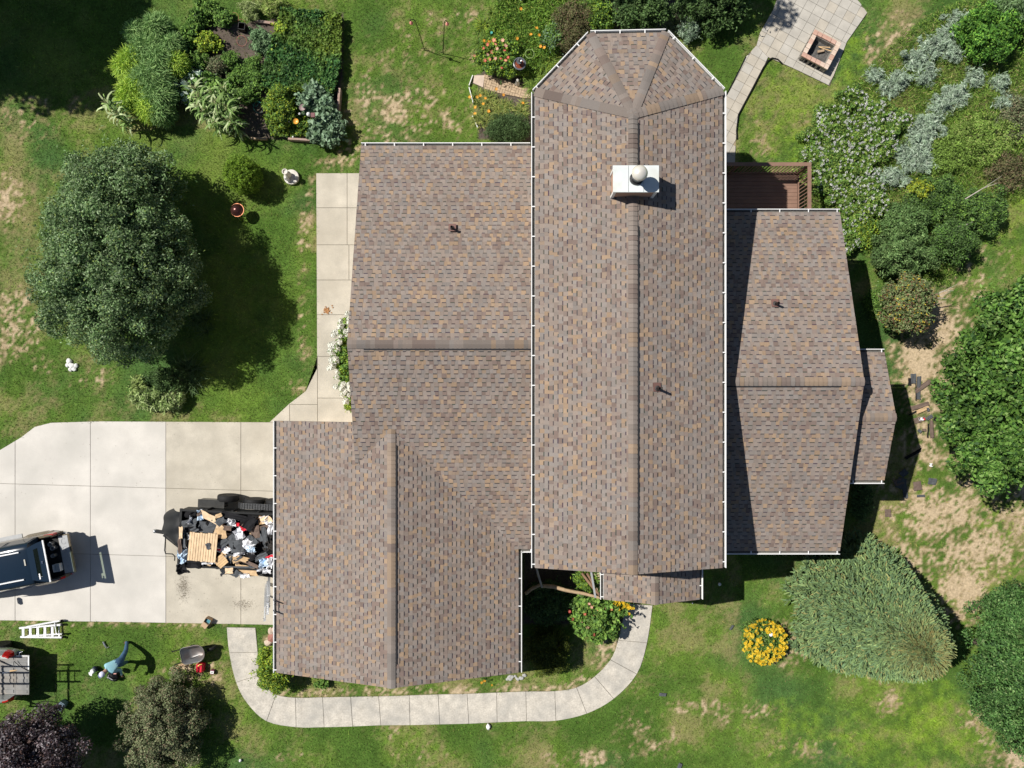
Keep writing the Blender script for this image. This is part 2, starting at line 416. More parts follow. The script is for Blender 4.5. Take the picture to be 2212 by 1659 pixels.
link('grass', mesh_np('grass', V, F, Cc, m_grass), label='short mown grass blades covering the lawn, thinner on the dry patches', kind='stuff')

# ------------------------------------------------------------------ driveway and walks
def inset(poly, g):
    c = (sum(p[0] for p in poly) / len(poly), sum(p[1] for p in poly) / len(poly))
    out = []; n = len(poly)
    for i in range(n):
        p0 = Vector(poly[i - 1]); p1 = Vector(poly[i]); p2 = Vector(poly[(i + 1) % n])
        e1 = (p1 - p0); e2 = (p2 - p1)
        if e1.length < 1e-6 or e2.length < 1e-6: out.append(tuple(p1)); continue
        e1.normalize(); e2.normalize()
        n1_ = Vector((-e1.y, e1.x)); n2_ = Vector((-e2.y, e2.x)); b = n1_ + n2_
        if b.length < .3: out.append(tuple(p1 + n1_ * g)); continue
        b.normalize(); out.append(tuple(p1 + b * (g / max(b.dot(n1_), .4))))
    return out
def poly_clip_convex(outer, cell):  # clip possibly non-convex outline by convex cell
    return clip2(outer, cell)
def slab_obj(name, poly, m, parent, z0=-.05, z1=.012, g=.007, **k):
    poly = ccw(poly); q = inset(poly, g)
    mb = MB(); n = len(q); q2 = inset(poly, g + .006)
    V = [(p[0], p[1], z0) for p in q] + [(p[0], p[1], z1 - .006) for p in q] + [(p[0], p[1], z1) for p in q2]
    F = [tuple(range(2 * n, 3 * n))] + [(i, (i + 1) % n, (i + 1) % n + n, i + n) for i in range(n)] + [(i + n, (i + 1) % n + n, (i + 1) % n + 2 * n, i + 2 * n) for i in range(n)]
    mb.add(V, F)
    return mb.build(name, m, parent, **k)
drive = MB(); drive.prism(DRIVE, -.06, -.012)
drive = drive.build('driveway', m_joint, kind='structure', label='pale concrete driveway of large square slabs in front of the garage')
us = [-90, 33, 195.5, 358.5, 520.5, 640]; vs = [905, 1050, 1197, 1353]
for i in range(5):
    for j in range(3):
        ua, ub = us[i], us[i + 1]
        def vv(k, u): return vs[k] + (u - 195) * (.028 if 0 < k < 3 else 0)
        cell = ccw([a2(ua, vv(j, ua)), a2(ub, vv(j, ub)), a2(ub, vv(j + 1, ub)), a2(ua, vv(j + 1, ua))])
        pl = clip2(DRIVE, cell)
        if len(pl) > 2: slab_obj('concrete_slab', pl, m_conc_w if ub < 400 else m_conc, drive, z1=.012 + rnd.uniform(-.002, .002))
side = MB(); side.prism(SIDEW, -.06, -.012)
side = side.build('side_walkway', m_joint, kind='structure', label='narrow concrete walk along the left wing widening towards the driveway')
for (ua, ub, va, vb) in [(680, 750, 370, 449), (750, 800, 370, 449), (680, 750, 449, 529), (750, 800, 449, 529), (680, 754, 529, 605), (754, 800, 529, 605), (680, 800, 605, 680), (680, 800, 680, 770), (686, 800, 770, 860), (570, 686, 770, 874), (686, 800, 860, 912), (626, 686, 874, 912), (570, 626, 862, 912)]:
    pl = clip2(SIDEW, ccw([a2(ua, va), a2(ub, va), a2(ub, vb), a2(ua, vb)]))
    if len(pl) > 2: slab_obj('concrete_slab', pl, m_conc, side)
walk = MB()
_o = fine(WALK_O, 0, 19); _i = fine(WALK_I, 0, 19)
for i in range(len(_o) - 1):
    walk.prism(ccw([a2(*_o[i]), a2(*_o[i + 1]), a2(*_i[i + 1]), a2(*_i[i])]), -.06, -.012)
walk = walk.build('curved_walkway', m_joint, kind='structure', label='curving pale concrete walk from the driveway round to the porch')
grp = [(0, 1), (1, 2), (2, 4)] + [(i, i + 1) for i in range(4, 19)]
for a, b in grp:
    pl = [a2(*q) for q in fine(WALK_O, a, b)] + [a2(*q) for q in fine(WALK_I, a, b)[::-1]]
    slab_obj('concrete_slab', pl, m_conc_g, walk, z1=.012 + rnd.uniform(-.003, .003))

def pave(parent, outline, ang, w, h, mats, limit, off=.0, z1=.03, org=None, weave=False):
    c, s = math.cos(ang), math.sin(ang)
    if org is None: org = outline[0]
    loc = [((p[0] - org[0]) * c + (p[1] - org[1]) * s, -(p[0] - org[0]) * s + (p[1] - org[1]) * c) for p in outline]
    x0 = min(p[0] for p in loc); x1 = max(p[0] for p in loc); y0 = min(p[1] for p in loc); y1 = max(p[1] for p in loc)
    n = 0; extra = MB()
    j = 0; y = y0 - h
    while y < y1:
        x = x0 - w * rnd.random() * off - w
        while x < x1:
            cell = [(x, y), (x + w, y), (x + w, y + h), (x, y + h)]
            cells = [cell]
            if weave:
                k = int(round((x - x0) / w)) + j
                cells = [[(x, y), (x + w / 2, y), (x + w / 2, y + h), (x, y + h)], [(x + w / 2, y), (x + w, y), (x + w, y + h), (x + w / 2, y + h)]] if k % 2 else [[(x, y), (x + w, y), (x + w, y + h / 2), (x, y + h / 2)], [(x, y + h / 2), (x + w, y + h / 2), (x + w, y + h), (x, y + h)]]
            for cc in cells:
                pl = clip2(loc, cc)
                if len(pl) > 2:
                    ar = abs(sum(pl[i][0] * pl[(i + 1) % len(pl)][1] - pl[(i + 1) % len(pl)][0] * pl[i][1] for i in range(len(pl)))) / 2
                    if ar > w * h * .12 * (.5 if weave else 1):
                        pw = [(org[0] + p[0] * c - p[1] * s, org[1] + p[0] * s + p[1] * c) for p in pl]
                        slab_obj('brick' if weave else 'paver', pw, rnd.choice(mats), parent, z0=-.03, z1=z1 + rnd.uniform(-.003, .003), g=.0045); n += 1
            x += w
        y += h; j += 1
    return n
pat = MB(); pat.prism(PATIO, -.05, .008); pat = pat.build('patio', m_joint, kind='structure', label='grey paver patio under the brick fire pit')
pave(pat, PATIO, R(-29), .405, .405, [m_paver, m_paver, m_paver, m_paver2], 300)
m_gp = mat('garden_path_bed', (.30, .24, .15), .95, var=.3, scale=3, world=True)
gp = MB(); gp.prism(GPATH, -.05, .008); gp = gp.build('garden_path', m_gp, kind='structure', label='narrow buff paver path from the patio along the house to the deck')
pave(gp, GPATH, R(-29), .40, .40, [m_paver2, m_paver2, m_paver], 300, weave=False)
bp = MB(); bp.prism(BPATH, -.05, .008); bp = bp.build('brick_path', m_joint, kind='structure', label='short weathered brick path between the two flower beds')
bl = P((1045, 160), (1160, 196), (1160, 215), (1128, 212), (1075, 201), (1045, 192))
pave(bp, bl, R(-18), .21, .21, [m_brick], 200, weave=True)
slab_obj('stone_slab', P((1024, 163), (1047, 163), (1044, 190), (1022, 180)), mat('pale_stone', (.55, .44, .36), .9, var=.1, world=True), bp, z0=-.03, z1=.035)
# ------------------------------------------------------------------ house
house = empty('house', (0, 0, 0), label='large grey shingled house of five low gabled roofs with white gutters', cat='house')
SH_COLS = [((q0 * .70 + .248 * .30, q1 * .70 + .198 * .30, q2 * .70 + .166 * .30), w_) for (q0, q1, q2), w_ in [((.250, .212, .188), 5), ((.225, .205, .192), 4), ((.262, .212, .180), 3), ((.180, .130, .113), 1.8), ((.340, .235, .148), 2.0), ((.300, .222, .160), 1.5), ((.215, .166, .144), 2)]]
_cc = [c for c, w in SH_COLS]; _cw = [w for c, w in SH_COLS]
def shcol(r=None):
    c = rnd.choices(_cc, _cw)[0]; k = rnd.uniform(.88, 1.12); return tuple(q * k for q in c)
BAND = (.062, .056, .058)
EXPO = .153
indiv_left = [300]
def roof_plane(name, pts, indiv=0, label=None, th=.11):
    """pts: eave start, eave end, then up the roof; counter-clockwise seen from above"""
    Pn = [Vector(p) for p in pts]
    s = (Pn[1] - Pn[0]).normalized(); nrm = (Pn[1] - Pn[0]).cross(Pn[-1] - Pn[0]).normalized()
    if nrm.z < 0: nrm = -nrm
    t = nrm.cross(s).normalized()
    if t.z < 0: t = -t
    O = Pn[0]
    poly = ccw([((p - O).dot(s), (p - O).dot(t)) for p in Pn])
    def w3(a, b, h): return O + s * a + t * b + nrm * h
    deck = MB(); n = len(Pn)
    V = [p - nrm * .004 for p in Pn] + [p - nrm * th for p in Pn]
    deck.add(V, [tuple(range(n)), tuple(reversed(range(n, 2 * n)))] + [(i, i + n, (i + 1) % n + n, (i + 1) % n) for i in range(n)])
    root = deck.build(name, m_fascia, house, label=label)
    mb = MB()
    smin = min(p[0] for p in poly); smax = max(p[0] for p in poly); tmax = max(p[1] for p in poly)
    def inpoly(x, y): return all((poly[(i + 1) % len(poly)][0] - poly[i][0]) * (y - poly[i][1]) - (poly[(i + 1) % len(poly)][1] - poly[i][1]) * (x - poly[i][0]) >= -1e-6 for i in range(len(poly)))
    def put(tgt, rect, hf, skirt, drop=.012):
        x0, x1, y0, y1 = rect; cs = [(x0, y0), (x1, y0), (x1, y1), (x0, y1)]
        full = all(inpoly(*c) for c in cs)
        if not full:
            cs = clip2(cs, poly)
            if len(cs) < 3: return False
        top = [w3(a, b, hf(b)) for a, b in cs]; k = len(cs)
        if skirt:
            bot = [w3(a, b, hf(b) - drop) for a, b in cs]
            tgt.add(top + bot, [tuple(range(k))] + [(i, i + k, (i + 1) % k + k, (i + 1) % k) for i in range(k)])
        else: tgt.add(top, [tuple(range(k))])
        return full
    ncourse = int(tmax / EXPO) + 1
    todo = indiv
    for k in range(ncourse - 1, -1, -1):
        t0 = k * EXPO; t1 = t0 + EXPO
        x = smin - rnd.uniform(0, .3); tooth = rnd.random() < .5
        while x < smax:
            w = rnd.choice((.12, .14, .15, .16, .19)) if tooth else rnd.choice((.11, .13, .14, .16))
            if tooth:
                sk = rnd.uniform(-.002, .002)
                hf = lambda b, t0=t0, sk=sk: .0145 + sk - .009 * (b - t0) / EXPO
                col = shcol()
                if todo > 0 and inpoly(x, t0) and inpoly(x + w, t0) and inpoly(x, t1) and inpoly(x + w, t1):
                    one = MB(); one.cur = col; put(one, (x, x + w - .002, t0, t1), hf, True)
                    cen = w3(x + w / 2, t0 + EXPO / 2, 0)
                    one.v = [tuple(Vector(p) - cen) for p in one.v]
                    o = one.build('shingle', m_shing, root, col=True); o.location = cen; todo -= 1
                else:
                    mb.cur = col; put(mb, (x, x + w - .002, t0, t1), hf, True)
                mb.cur = tuple(q * rnd.uniform(.8, 1.2) for q in BAND)
                bw = rnd.uniform(.030, .040)
                if t0 > .01: put(mb, (x + .006, x + w - .008, t0 - bw, t0), lambda b: .0085, False)
            else:
                hf = lambda b, t0=t0: .0075 - .0065 * (b - t0) / EXPO
                mb.cur = tuple(q * .97 for q in shcol()); put(mb, (x, x + w - .002, t0, t1), hf, True, .008)
            x += w
            if rnd.random() < .97: tooth = not tooth
    mb.build('shingle_courses', m_shing, root, col=True, kind='stuff')
    return root

ZE = 6.2; RX = 3.749; ZR = 7.0
A = (RX, 8.354, ZR); NW = (.744, 9.37, ZE); NL = (2.518, 11.23, ZE); NR = (4.94, 11.28, ZE); NE = (6.754, 9.416, ZE)
SW = (.744, -5.905, ZE); SE = (6.754, -5.905, ZE); RS = (RX, -5.905, ZR)
r_mw = roof_plane('main_roof', [NW, SW, RS, A], 150, 'west slope of the tall main roof')
r_me = roof_plane('main_roof', [SE, NE, A, RS], 150, 'east slope of the tall main roof')
r_h1 = roof_plane('hip_roof', [NL, NW, A], 0, 'north-west facet of the hipped end')
r_h2 = roof_plane('hip_roof', [NR, NL, A], 0, 'north facet of the hipped end')
r_h3 = roof_plane('hip_roof', [NE, NR, A], 0, 'north-east facet of the hipped end')
LZ = 5.56
r_ln = roof_plane('wing_roof', [(1.15, 8.58, 3.4), (-5.44, 8.58, 3.4), (-5.44, 1.31, LZ), (1.15, 1.31, LZ)], 0, 'north slope of the left wing')
r_ls = roof_plane('wing_roof', [(-5.44, -5.95, 3.4), (1.15, -5.95, 3.4), (1.15, 1.31, LZ), (-5.44, 1.31, LZ)], 0, 'south slope of the left wing')
GZr = 4.72; GX_ = -4.126
r_gw = roof_plane('garage_roof', [(-8.485, -1.33, 3.4), (-8.485, -10.405, 3.4), (GX_, -10.405, GZr), (GX_, -1.33, GZr)], 0, 'west slope of the garage roof')
r_ge = roof_plane('garage_roof', [(.233, -10.405, 3.4), (.233, -1.33, 3.4), (GX_, -1.33, GZr), (GX_, -10.405, GZr)], 0, 'east slope of the garage roof')
RZ = 5.5
r_rn = roof_plane('wing_roof', [(11.66, 6.105, 3.75), (6.4, 6.105, 3.75), (6.4, .08, RZ), (11.66, .08, RZ)], 0, 'north slope of the right wing')
r_rs = roof_plane('wing_roof', [(6.4, -5.933, 3.75), (11.66, -5.933, 3.75), (11.66, .08, RZ), (6.4, .08, RZ)], 0, 'south slope of the right wing')
r_bn = roof_plane('bay_roof', [(13.12, 1.114, 3.98), (11.35, 1.114, 3.98), (11.35, -1.14, 4.75), (13.12, -1.14, 4.75)], 0, 'north slope of the small east bay')
r_bs = roof_plane('bay_roof', [(11.35, -3.39, 3.98), (13.12, -3.39, 3.98), (13.12, -1.14, 4.75), (11.35, -1.14, 4.75)], 0, 'south slope of the small east bay')
r_pw = roof_plane('porch_roof', [(3.293, -5.4, 3.5), (3.293, -7.738, 3.5), (5.01, -7.738, 4.1), (5.01, -5.4, 4.1)], 0, 'west slope of the front porch')
r_pe = roof_plane('porch_roof', [(6.732, -7.738, 3.5), (6.732, -5.4, 3.5), (5.01, -5.4, 4.1), (5.01, -7.738, 4.1)], 0, 'east slope of the front porch')

caps_left = [300]; cap_rest = {}
def caps(Aa, Bb, dl, dr, root, w=.15, gap=0.0):
    """ridge shingles from Aa to Bb, each lapping the one before"""
    Aa = Vector(Aa); Bb = Vector(Bb); d = (Bb - Aa); L = d.length; d.normalize()
    def perp(q):
        q = Vector(q); q = q - d * q.dot(d); return q.normalized()
    dl = perp(dl); dr = perp(dr); up = (-(dl + dr)).normalized()
    n = int(L / .150)
    col = shcol()
    for i in range(n):
        x0 = i * L / n; x1 = (i + 1) * L / n + .012
        if rnd.random() < .5:
            kk = rnd.uniform(.82, 1.08); col = tuple(q * kk for q in shcol())
        mb = MB(); mb.cur = tuple(.75 * q + .25 * g_ for q, g_ in zip(col, (.13, .12, .11)))
        for xx in (x0, x1):
            h = .045 if xx == x0 else .022
            pr = [dl * w, dl * w * .45 + up * .004, up * .002, dr * w * .45 + up * .004, dr * w]
            for p in pr:
                mb.v.append(tuple(Aa + d * xx + p + up * h)); mb.c.append(mb.cur)
            for p in pr:
                mb.v.append(tuple(Aa + d * xx + p + up * (h - .022))); mb.c.append(mb.cur)
        f = []
        for k in range(4):
            f += [(k, k + 1, 11 + k, 10 + k), (k, 5 + k, 6 + k, k + 1), (10 + k, 11 + k, 16 + k, 15 + k)]
        f += [(0, 10, 15, 5), (4, 9, 19, 14)]
        mb.f = f; mb.mi = [0] * len(f)
        if caps_left[0] > 0:
            caps_left[0] -= 1
            cen = Aa + d * (x0 + x1) / 2
            mb.v = [tuple(Vector(p) - cen) for p in mb.v]
            o = mb.build('ridge_cap', m_shing, root, col=True); o.location = cen
        else:
            t_ = cap_rest.setdefault(root.name, MB()); t_.cur = mb.cur; t_.add(mb.v, mb.f)
dW = Vector(SW) - Vector(RS); dE = Vector(SE) - Vector(RS)
caps(RS, A, dW, dE, r_mw)
def hipdirs(c, side1, side2):
    return side1, side2
for c, q1, q2, rt in ((NW, SW, NL, r_h1), (NL, NW, NR, r_h2), (NR, NL, NE, r_h2), (NE, NR, SE, r_h3)):
    c_ = Vector(c); d_ = (Vector(A) - c_).normalized()
    def inpl(q):
        e = Vector(q) - c_; n_ = d_.cross(e).normalized(); p = e - d_ * e.dot(d_); return p.normalized()
    caps(c_, A, inpl(q1), inpl(q2), rt)
caps((-5.44, 1.31, LZ), (1.0, 1.31, LZ), (0, 1, -.293), (0, -1, -.293), r_ln)
caps((GX_, -10.405, GZr), (GX_, -1.55, GZr), (-1, 0, -.3), (1, 0, -.3), r_gw)
caps((11.66, .08, RZ), (6.6, .08, RZ), (0, -1, -.29), (0, 1, -.29), r_rn)
caps((13.12, -1.14, 4.75), (11.62, -1.14, 4.75), (0, -1, -.32), (0, 1, -.32), r_bn)
caps((5.01, -7.738, 4.1), (5.01, -5.6, 4.1), (-1, 0, -.34), (1, 0, -.34), r_pw)
for rn_, t_ in cap_rest.items():
    t_.build('ridge_caps', m_shing, bpy.data.objects[rn_], col=True, kind='stuff')

def rib(name, seg, root=None):      # dark painted shadow line along the lee side of a ridge
    pass
def gutter(Aa, Bb, out, first=.25, step=.96, endcap=True):
    Aa = Vector(Aa); Bb = Vector(Bb); out = Vector(out).normalized(); d = (Bb - Aa); L = d.length; d.normalize()
    w = .125; h = .10; up = Vector((0, 0, 1))
    prof = [(0.0, -.015), (0.0, -h), (w - .02, -h), (w, -.02), (w, .008), (w - .024, .008), (w - .024, -.004), (w - .008, -.02), (w - .026, -h + .006), (.004, -h + .006), (.004, -.015)]
    mb = MB(); secs = [[Aa + d * x + out * a + up * b for a, b in prof] for x in (0, L)]
    mb.loft(secs)
    g = mb.build('gutter', m_white, house)
    fl = MB(); fl.add([Aa + d * x + out * a + up * (-h + .012) for x, a in ((0, .006), (L, .006), (L, w - .03), (0, w - .03))], [(0, 1, 2, 3)])
    fl.build('gutter_shade', m_gutin, g, kind='stuff')  # dark strip stands in for the shade inside the trough
    x = first
    hm = None
    while x < L - .05:
        if hm is None:
            hb = MB(); c0 = out * (w / 2 - .01) + up * -.002
            hb.beam(out * -.02 + up * .0, out * (w - .012) + up * .003, .034, .01)
            hm = hb.mesh('hanger', m_white)
        o = link('hanger', hm, g); o.location = Aa + d * x; x += step
    return g
zz = lambda p, dz=.0: (p[0], p[1], p[2] + dz)
gutter(SW, NW, (-1, 0, 0), .12, .957)
gutter(NW, NL, Vector((NL[0] - NW[0], NL[1] - NW[1], 0)).cross(Vector((0, 0, 1))) * -1, .15, .95)
gutter(NL, NR, (0, 1, 0), .15, .8)
gutter(NR, NE, (.7, .7, 0), .3, .9)
gutter(SE, NE, (1, 0, 0), .2, .96)
gutter((-5.44, 8.58, 3.4), (.66, 8.58, 3.4), (0, 1, 0), .15, 1.05)
gutter((-8.485, -10.405, 3.4), (-8.485, -1.33, 3.4), (-1, 0, 0), .1, 1.0)
gutter((.233, -10.405, 3.4), (.233, -6.03, 3.4), (1, 0, 0), .4, 1.0)
gutter((.33, -5.95, 3.4), (1.0, -5.95, 3.4), (0, -1, 0), .35, 1.0)
gutter((11.66, 6.105, 3.75), (6.8, 6.105, 3.75), (0, 1, 0), .1, 1.02)
gutter((11.66, -5.933, 3.75), (6.8, -5.933, 3.75), (0, -1, 0), .1, 1.02)
gutter((13.12, 1.114, 3.98), (11.7, 1.114, 3.98), (0, 1, 0), .1, 1.0)
gutter((13.12, -3.39, 3.98), (11.7, -3.39, 3.98), (0, -1, 0), .1, 1.0)
gutter((3.293, -7.738, 3.5), (3.293, -6.0, 3.5), (-1, 0, 0), .1, .8)
gutter((6.732, -7.738, 3.5), (6.732, -6.0, 3.5), (1, 0, 0), .5, .8)

# shadow line of main, garage and wing ridges, drawn as a near-black lee-side strip
m_ridge_shadow = mat('ridge_shadow_line', (.015, .015, .017), .8)
def ridge_shadow(a, b, root):
    mb = MB(); mb.beam(a, b, .045, .05); mb.build('ridge_shadow_line', m_ridge_shadow, root)
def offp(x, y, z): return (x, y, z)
ridge_shadow((RX + .16, -5.0, ZR - .031), (RX + .16, 4.9, ZR - .031), r_me)
ridge_shadow((RX + .16, 6.65, ZR - .031), (RX + .16, 8.1, ZR - .031), r_me)
ridge_shadow((GX_ + .16, -9.6, GZr - .033), (GX_ + .16, -2.1, GZr - .033), r_ge)
ridge_shadow((-4.9, 1.31 - .16, LZ - .033), (1.0, 1.31 - .16, LZ - .033), r_ls)
ridge_shadow((6.9, .08 - .16, RZ - .033), (10.9, .08 - .16, RZ - .033), r_rs)

# walls
def wall(name, poly, z0, z1, label=None):
    mb = MB(); mb.prism(ccw(poly), z0, z1)
    return mb.build(name, m_wall, house, label=label)
def gable(p0, p1, pr, z0):  # triangular wall
    pass
w_main = wall('wall', [(1.1, -5.55), (6.4, -5.55), (6.4, 9.25), (4.8, 10.9), (2.65, 10.9), (1.1, 9.25)], 0, 6.16, 'tall main storey walls')
w_left = wall('wall', [(-5.1, -5.6), (1.05, -5.6), (1.05, 8.2), (-5.1, 8.2)], 0, 3.38, 'left wing walls')
w_gar = wall('wall', [(-8.15, -10.1), (-.1, -10.1), (-.1, -5.65), (-5.15, -5.65), (-5.15, -1.6), (-8.15, -1.6)], 0, 3.38, 'garage walls')
w_right = wall('wall', [(6.45, -5.6), (11.35, -5.6), (11.35, 5.8), (6.45, 5.8)], 0, 3.7, 'right wing walls')
w_bay = wall('wall', [(11.4, -3.1), (12.8, -3.1), (12.8, .82), (11.4, .82)], 0, 3.94, 'east bay walls')
def gab(pts, label=None):
    mb = MB(); n = Vector(pts[1]) - Vector(pts[0]); nn = n.cross(Vector((0, 0, 1))).normalized() * .05
    V = [Vector(p) + nn for p in pts] + [Vector(p) - nn for p in pts]
    k = len(pts)
    mb.add(V, [tuple(range(k)), tuple(reversed(range(k, 2 * k)))] + [(i, (i + 1) % k, (i + 1) % k + k, i + k) for i in range(k)])
    mb.build('gable_wall', m_wall, house)
gab([(1.1, -5.5, 6.16), (6.4, -5.5, 6.16), (3.75, -5.5, 6.86)])
gab([(-5.05, -5.6, 3.38), (-5.05, 8.2, 3.38), (-5.05, 1.31, 5.4)])
gab([(-8.15, -10.05, 3.38), (-.1, -10.05, 3.38), (-4.13, -10.05, 4.58)])
gab([(-8.15, -1.65, 3.38), (-5.1, -1.65, 3.38), (-5.1, -1.65, 4.2)])
gab([(11.3, -5.6, 3.7), (11.3, 5.8, 3.7), (11.3, .08, 5.34)])
gab([(12.75, -3.1, 3.94), (12.75, .82, 3.94), (12.75, -1.14, 4.6)])
gab([(3.5, -7.35, 3.45), (6.5, -7.35, 3.45), (5.01, -7.35, 3.96)])
def window(x, y, z, w, h, nrm, wallo):
    nx_, ny_ = nrm; tx, ty = -ny_, nx_
    f = MB()
    for s_ in (-1, 1):
        f.box((x + tx * s_ * w / 2 + nx_ * .03, y + ty * s_ * w / 2 + ny_ * .03, z), (.07 if tx else .06, .07 if ty else .06, h + .07))
        f.box((x + nx_ * .03, y + ny_ * .03, z + s_ * h / 2), ((w if tx else .058), (w if ty else .058), .07))
    fo = f.build('window', m_white, wallo)
    # keep hierarchy at three levels: house > wall > window (frame and pane share the part)
    g = MB(); g.box((x + nx_ * .012, y + ny_ * .012, z), ((w if tx else .02), (w if ty else .02), h)); g.build('window_pane', m_glass, wallo)
for y in (-3.5, 3.0, 6.5): window(6.4, y, 4.9, 1.0, 1.1, (1, 0), w_main)
for y in (-4.0, 7.6): window(1.1, y, 5.5, 1.0, .6, (-1, 0), w_main)
window(3.75, 10.9, 4.4, 1.4, 1.3, (0, 1), w_main); window(3.75, 10.9, 1.6, 1.4, 1.3, (0, 1), w_main)
window(2.4, -5.55, 4.9, 1.1, 1.2, (0, -1), w_main); window(5.0, -5.55, 5.2, 1.1, .9, (0, -1), w_main)
for y in (6.8, 4.0): window(-5.1, y, 1.9, 1.2, 1.1, (-1, 0), w_left)
for x in (-3.5, -.8): window(x, 8.2, 1.9, 1.3, 1.1, (0, 1), w_left)
for y in (-4.6, 4.2): window(11.35, y, 1.9, 1.2, 1.1, (1, 0), w_right)
window(8.4, 5.8, 2.2, .9, .8, (0, 1), w_right); window(9.2, -5.6, 1.8, 1.4, 1.2, (0, -1), w_right)
window(12.8, -1.14, 2.0, 1.5, 1.2, (1, 0), w_bay)
window(-6.1, -10.1, 1.8, 1.2, 1.1, (0, -1), w_gar); window(-2.2, -10.1, 1.8, 1.2, 1.1, (0, -1), w_gar)
gd = MB()
for k in range(4): gd.box((-8.18, -5.9, .3 + k * .55), (.05, 4.9, .52))
gd.build('garage_door', m_white, house)
fd = MB(); fd.box((5.0, -5.59, 1.2), (.95, .06, 2.1)); fd.build('front_door', mat('door_red', (.22, .04, .03), .5), house)
pst = MB()
for x in (3.5, 6.5): pst.box((x, -7.4, 1.75), (.14, .14, 3.4))
pst.box((5.0, -7.4, 3.42), (3.1, .13, .12)); pst.build('porch_post', m_white, house)
pslab = MB(); pslab.prism(ccw([(3.5, -5.6), (6.6, -5.6), (6.6, -8.15), (4.75, -8.15), (4.6, -7.75), (3.5, -7.7)]), -.02, .14); pslab.build('porch_slab', m_conc_g, house)

# vent pipes through the roof
m_boot = mat('rubber_boot', (.05, .045, .045), .6); m_fl = mat('boot_flashing', (.17, .09, .075), .7)
def vent(u, v, z, h, nrm=(0, 0, 1), lean=(0, 0)):
    p = at(u, v, z)
    t = empty('vent_pipe', p); t.parent = house
    mb = MB(); mb.lathe((0, 0, 0), [(.042, .0), (.042, h), (.032, h), (.032, h - .06)], 14); mb.build('pipe', m_black, t, True)
    mb = MB(); mb.lathe((0, 0, -.02), [(.11, .0), (.10, .03), (.05, .09), (.04, .10)], 16); mb.build('boot', m_boot, t, True)
    Q = Vector((0, 0, 1)).rotation_difference(Vector(nrm)).to_matrix()
    mb = MB(); mb.box((0, .04, .02), (.26, .28, .006), M_=Q); mb.build('flashing', m_fl, t)
vent(977, 494, 5.56 - .297 * 3.9 + .02, .32, (0, .28, .96))
vent(1419, 839, ZR - .266 * .77 + .02, .46, (.27, 0, .96))
vent(1674, 657, RZ - .29 * 2.6 + .02, .36, (0, .28, .96))

# chimney
ch = empty('chimney', (3.735, 6.18, 6.175)); ch.parent = house; ch.scale = (.95, .94, 1)
m_chb = mat('chimney_siding', (.46, .27, .19), .75, var=.06)
mb = MB(); mb.box((0, 0, .7), (1.34, .76, 1.38)); mb.build('chase', m_chb, ch)
mb = MB(); mb.box((-.71, 0, .06), (.10, 1.0, .02), M_=Matrix.Rotation(-.26, 3, 'Y')); mb.box((.71, 0, .0), (.10, 1.0, .02), M_=Matrix.Rotation(.26, 3, 'Y')); mb.build('flashing', m_fl, ch)
for sx_ in (-.24, .24):
    mb = MB(); mb.box((sx_, 0, 1.447), (.012, .84, .008)); mb.build('cover_seam', m_steel, ch)
mb = MB()
for sx in (-1, 1):
    for sy in (-1, 1):
        mb.box((sx * .655, sy * .37, .7), (.09, .075, 1.37))
mb.build('corner_trim', m_white, ch)
mb = MB(); mb.box((0, 0, 1.42), (1.46, .86, .05)); mb.build('chase_cover', mat('galvanised_white', (.66, .70, .70), .4, var=.12, scale=2.5, hue=(.55, .53, .44)), ch, bev=.006)
mb = MB(); mb.lathe((.01, -.0, 1.445), [(.22, 0), (.21, .06), (.16, .07), (.155, .42), (.19, .43), (.20, .52)], 24); mb.build('flue', mat('flue_black', (.03, .03, .032), .35, metal=.5), ch, True)
mb = MB(); mb.lathe((.01, 0, 2.0), [(.245, 0), (.25, .03), (.22, .10), (.15, .16), (.06, .19), (.004, .195)], 28); mb.build('flue_cap', mat('cap_white', (.78, .74, .66), .25, metal=.3, var=.05), ch, True)
mb = MB()
for k in range(6):
    a = k * math.pi / 3; mb.box((.01 + .2 * math.cos(a), .2 * math.sin(a), 1.97), (.03, .03, .1))
mb.build('cap_bracket', m_steel, ch)

# ------------------------------------------------------------------ deck with railing
dk = empty('deck', (7.0, 6.1, 0), label='raised red-brown wooden deck with baluster railing beside the tall roof', cat='deck')
def L3(x, y, z): return (x - 7.0, y - 6.1, z)
DZ = .8; RT = 1.92; DX = 11.33; DY = 8.36
y = 5.85
while y < DY - .1:
    mb = MB(); mb.box(L3((6.6 + DX) / 2, y + .068, DZ - .015), (DX - 6.6, .137, .03)); mb.build('floor_board', m_cedar, dk); y += .1465
mb = MB(); mb.beam(L3(6.6, DY + .02, RT), L3(DX + .08, DY + .02, RT), .14, .035); mb.build('top_rail', m_cedar, dk)
mb = MB(); mb.beam(L3(DX + .01, 6.0, RT + .002), L3(DX + .01, DY - .06, RT + .002), .14, .035); mb.build('top_rail', m_cedar, dk)
for zz_ in (DZ + .08, RT - .07):
    mb = MB(); mb.beam(L3(6.6, DY, zz_), L3(DX, DY, zz_), .035, .07); mb.build('rail_bar', m_cedar, dk)
    mb = MB(); mb.beam(L3(DX + .01, 6.0, zz_), L3(DX + .01, DY - .04, zz_), .035, .07); mb.build('rail_bar', m_cedar, dk)
bmh = MB(); bmh.box((0, 0, 0), (.032, .032, 1.12)); bmh = bmh.mesh('baluster', m_cedar)
x = 6.75
while x < DX - .05:
    o = link('baluster', bmh, dk); o.location = L3(x, DY + .035, DZ + .56); x += .143
y = 6.1
while y < DY - .05:
    o = link('baluster', bmh, dk); o.location = L3(DX + .045, y, DZ + .56); y += .143
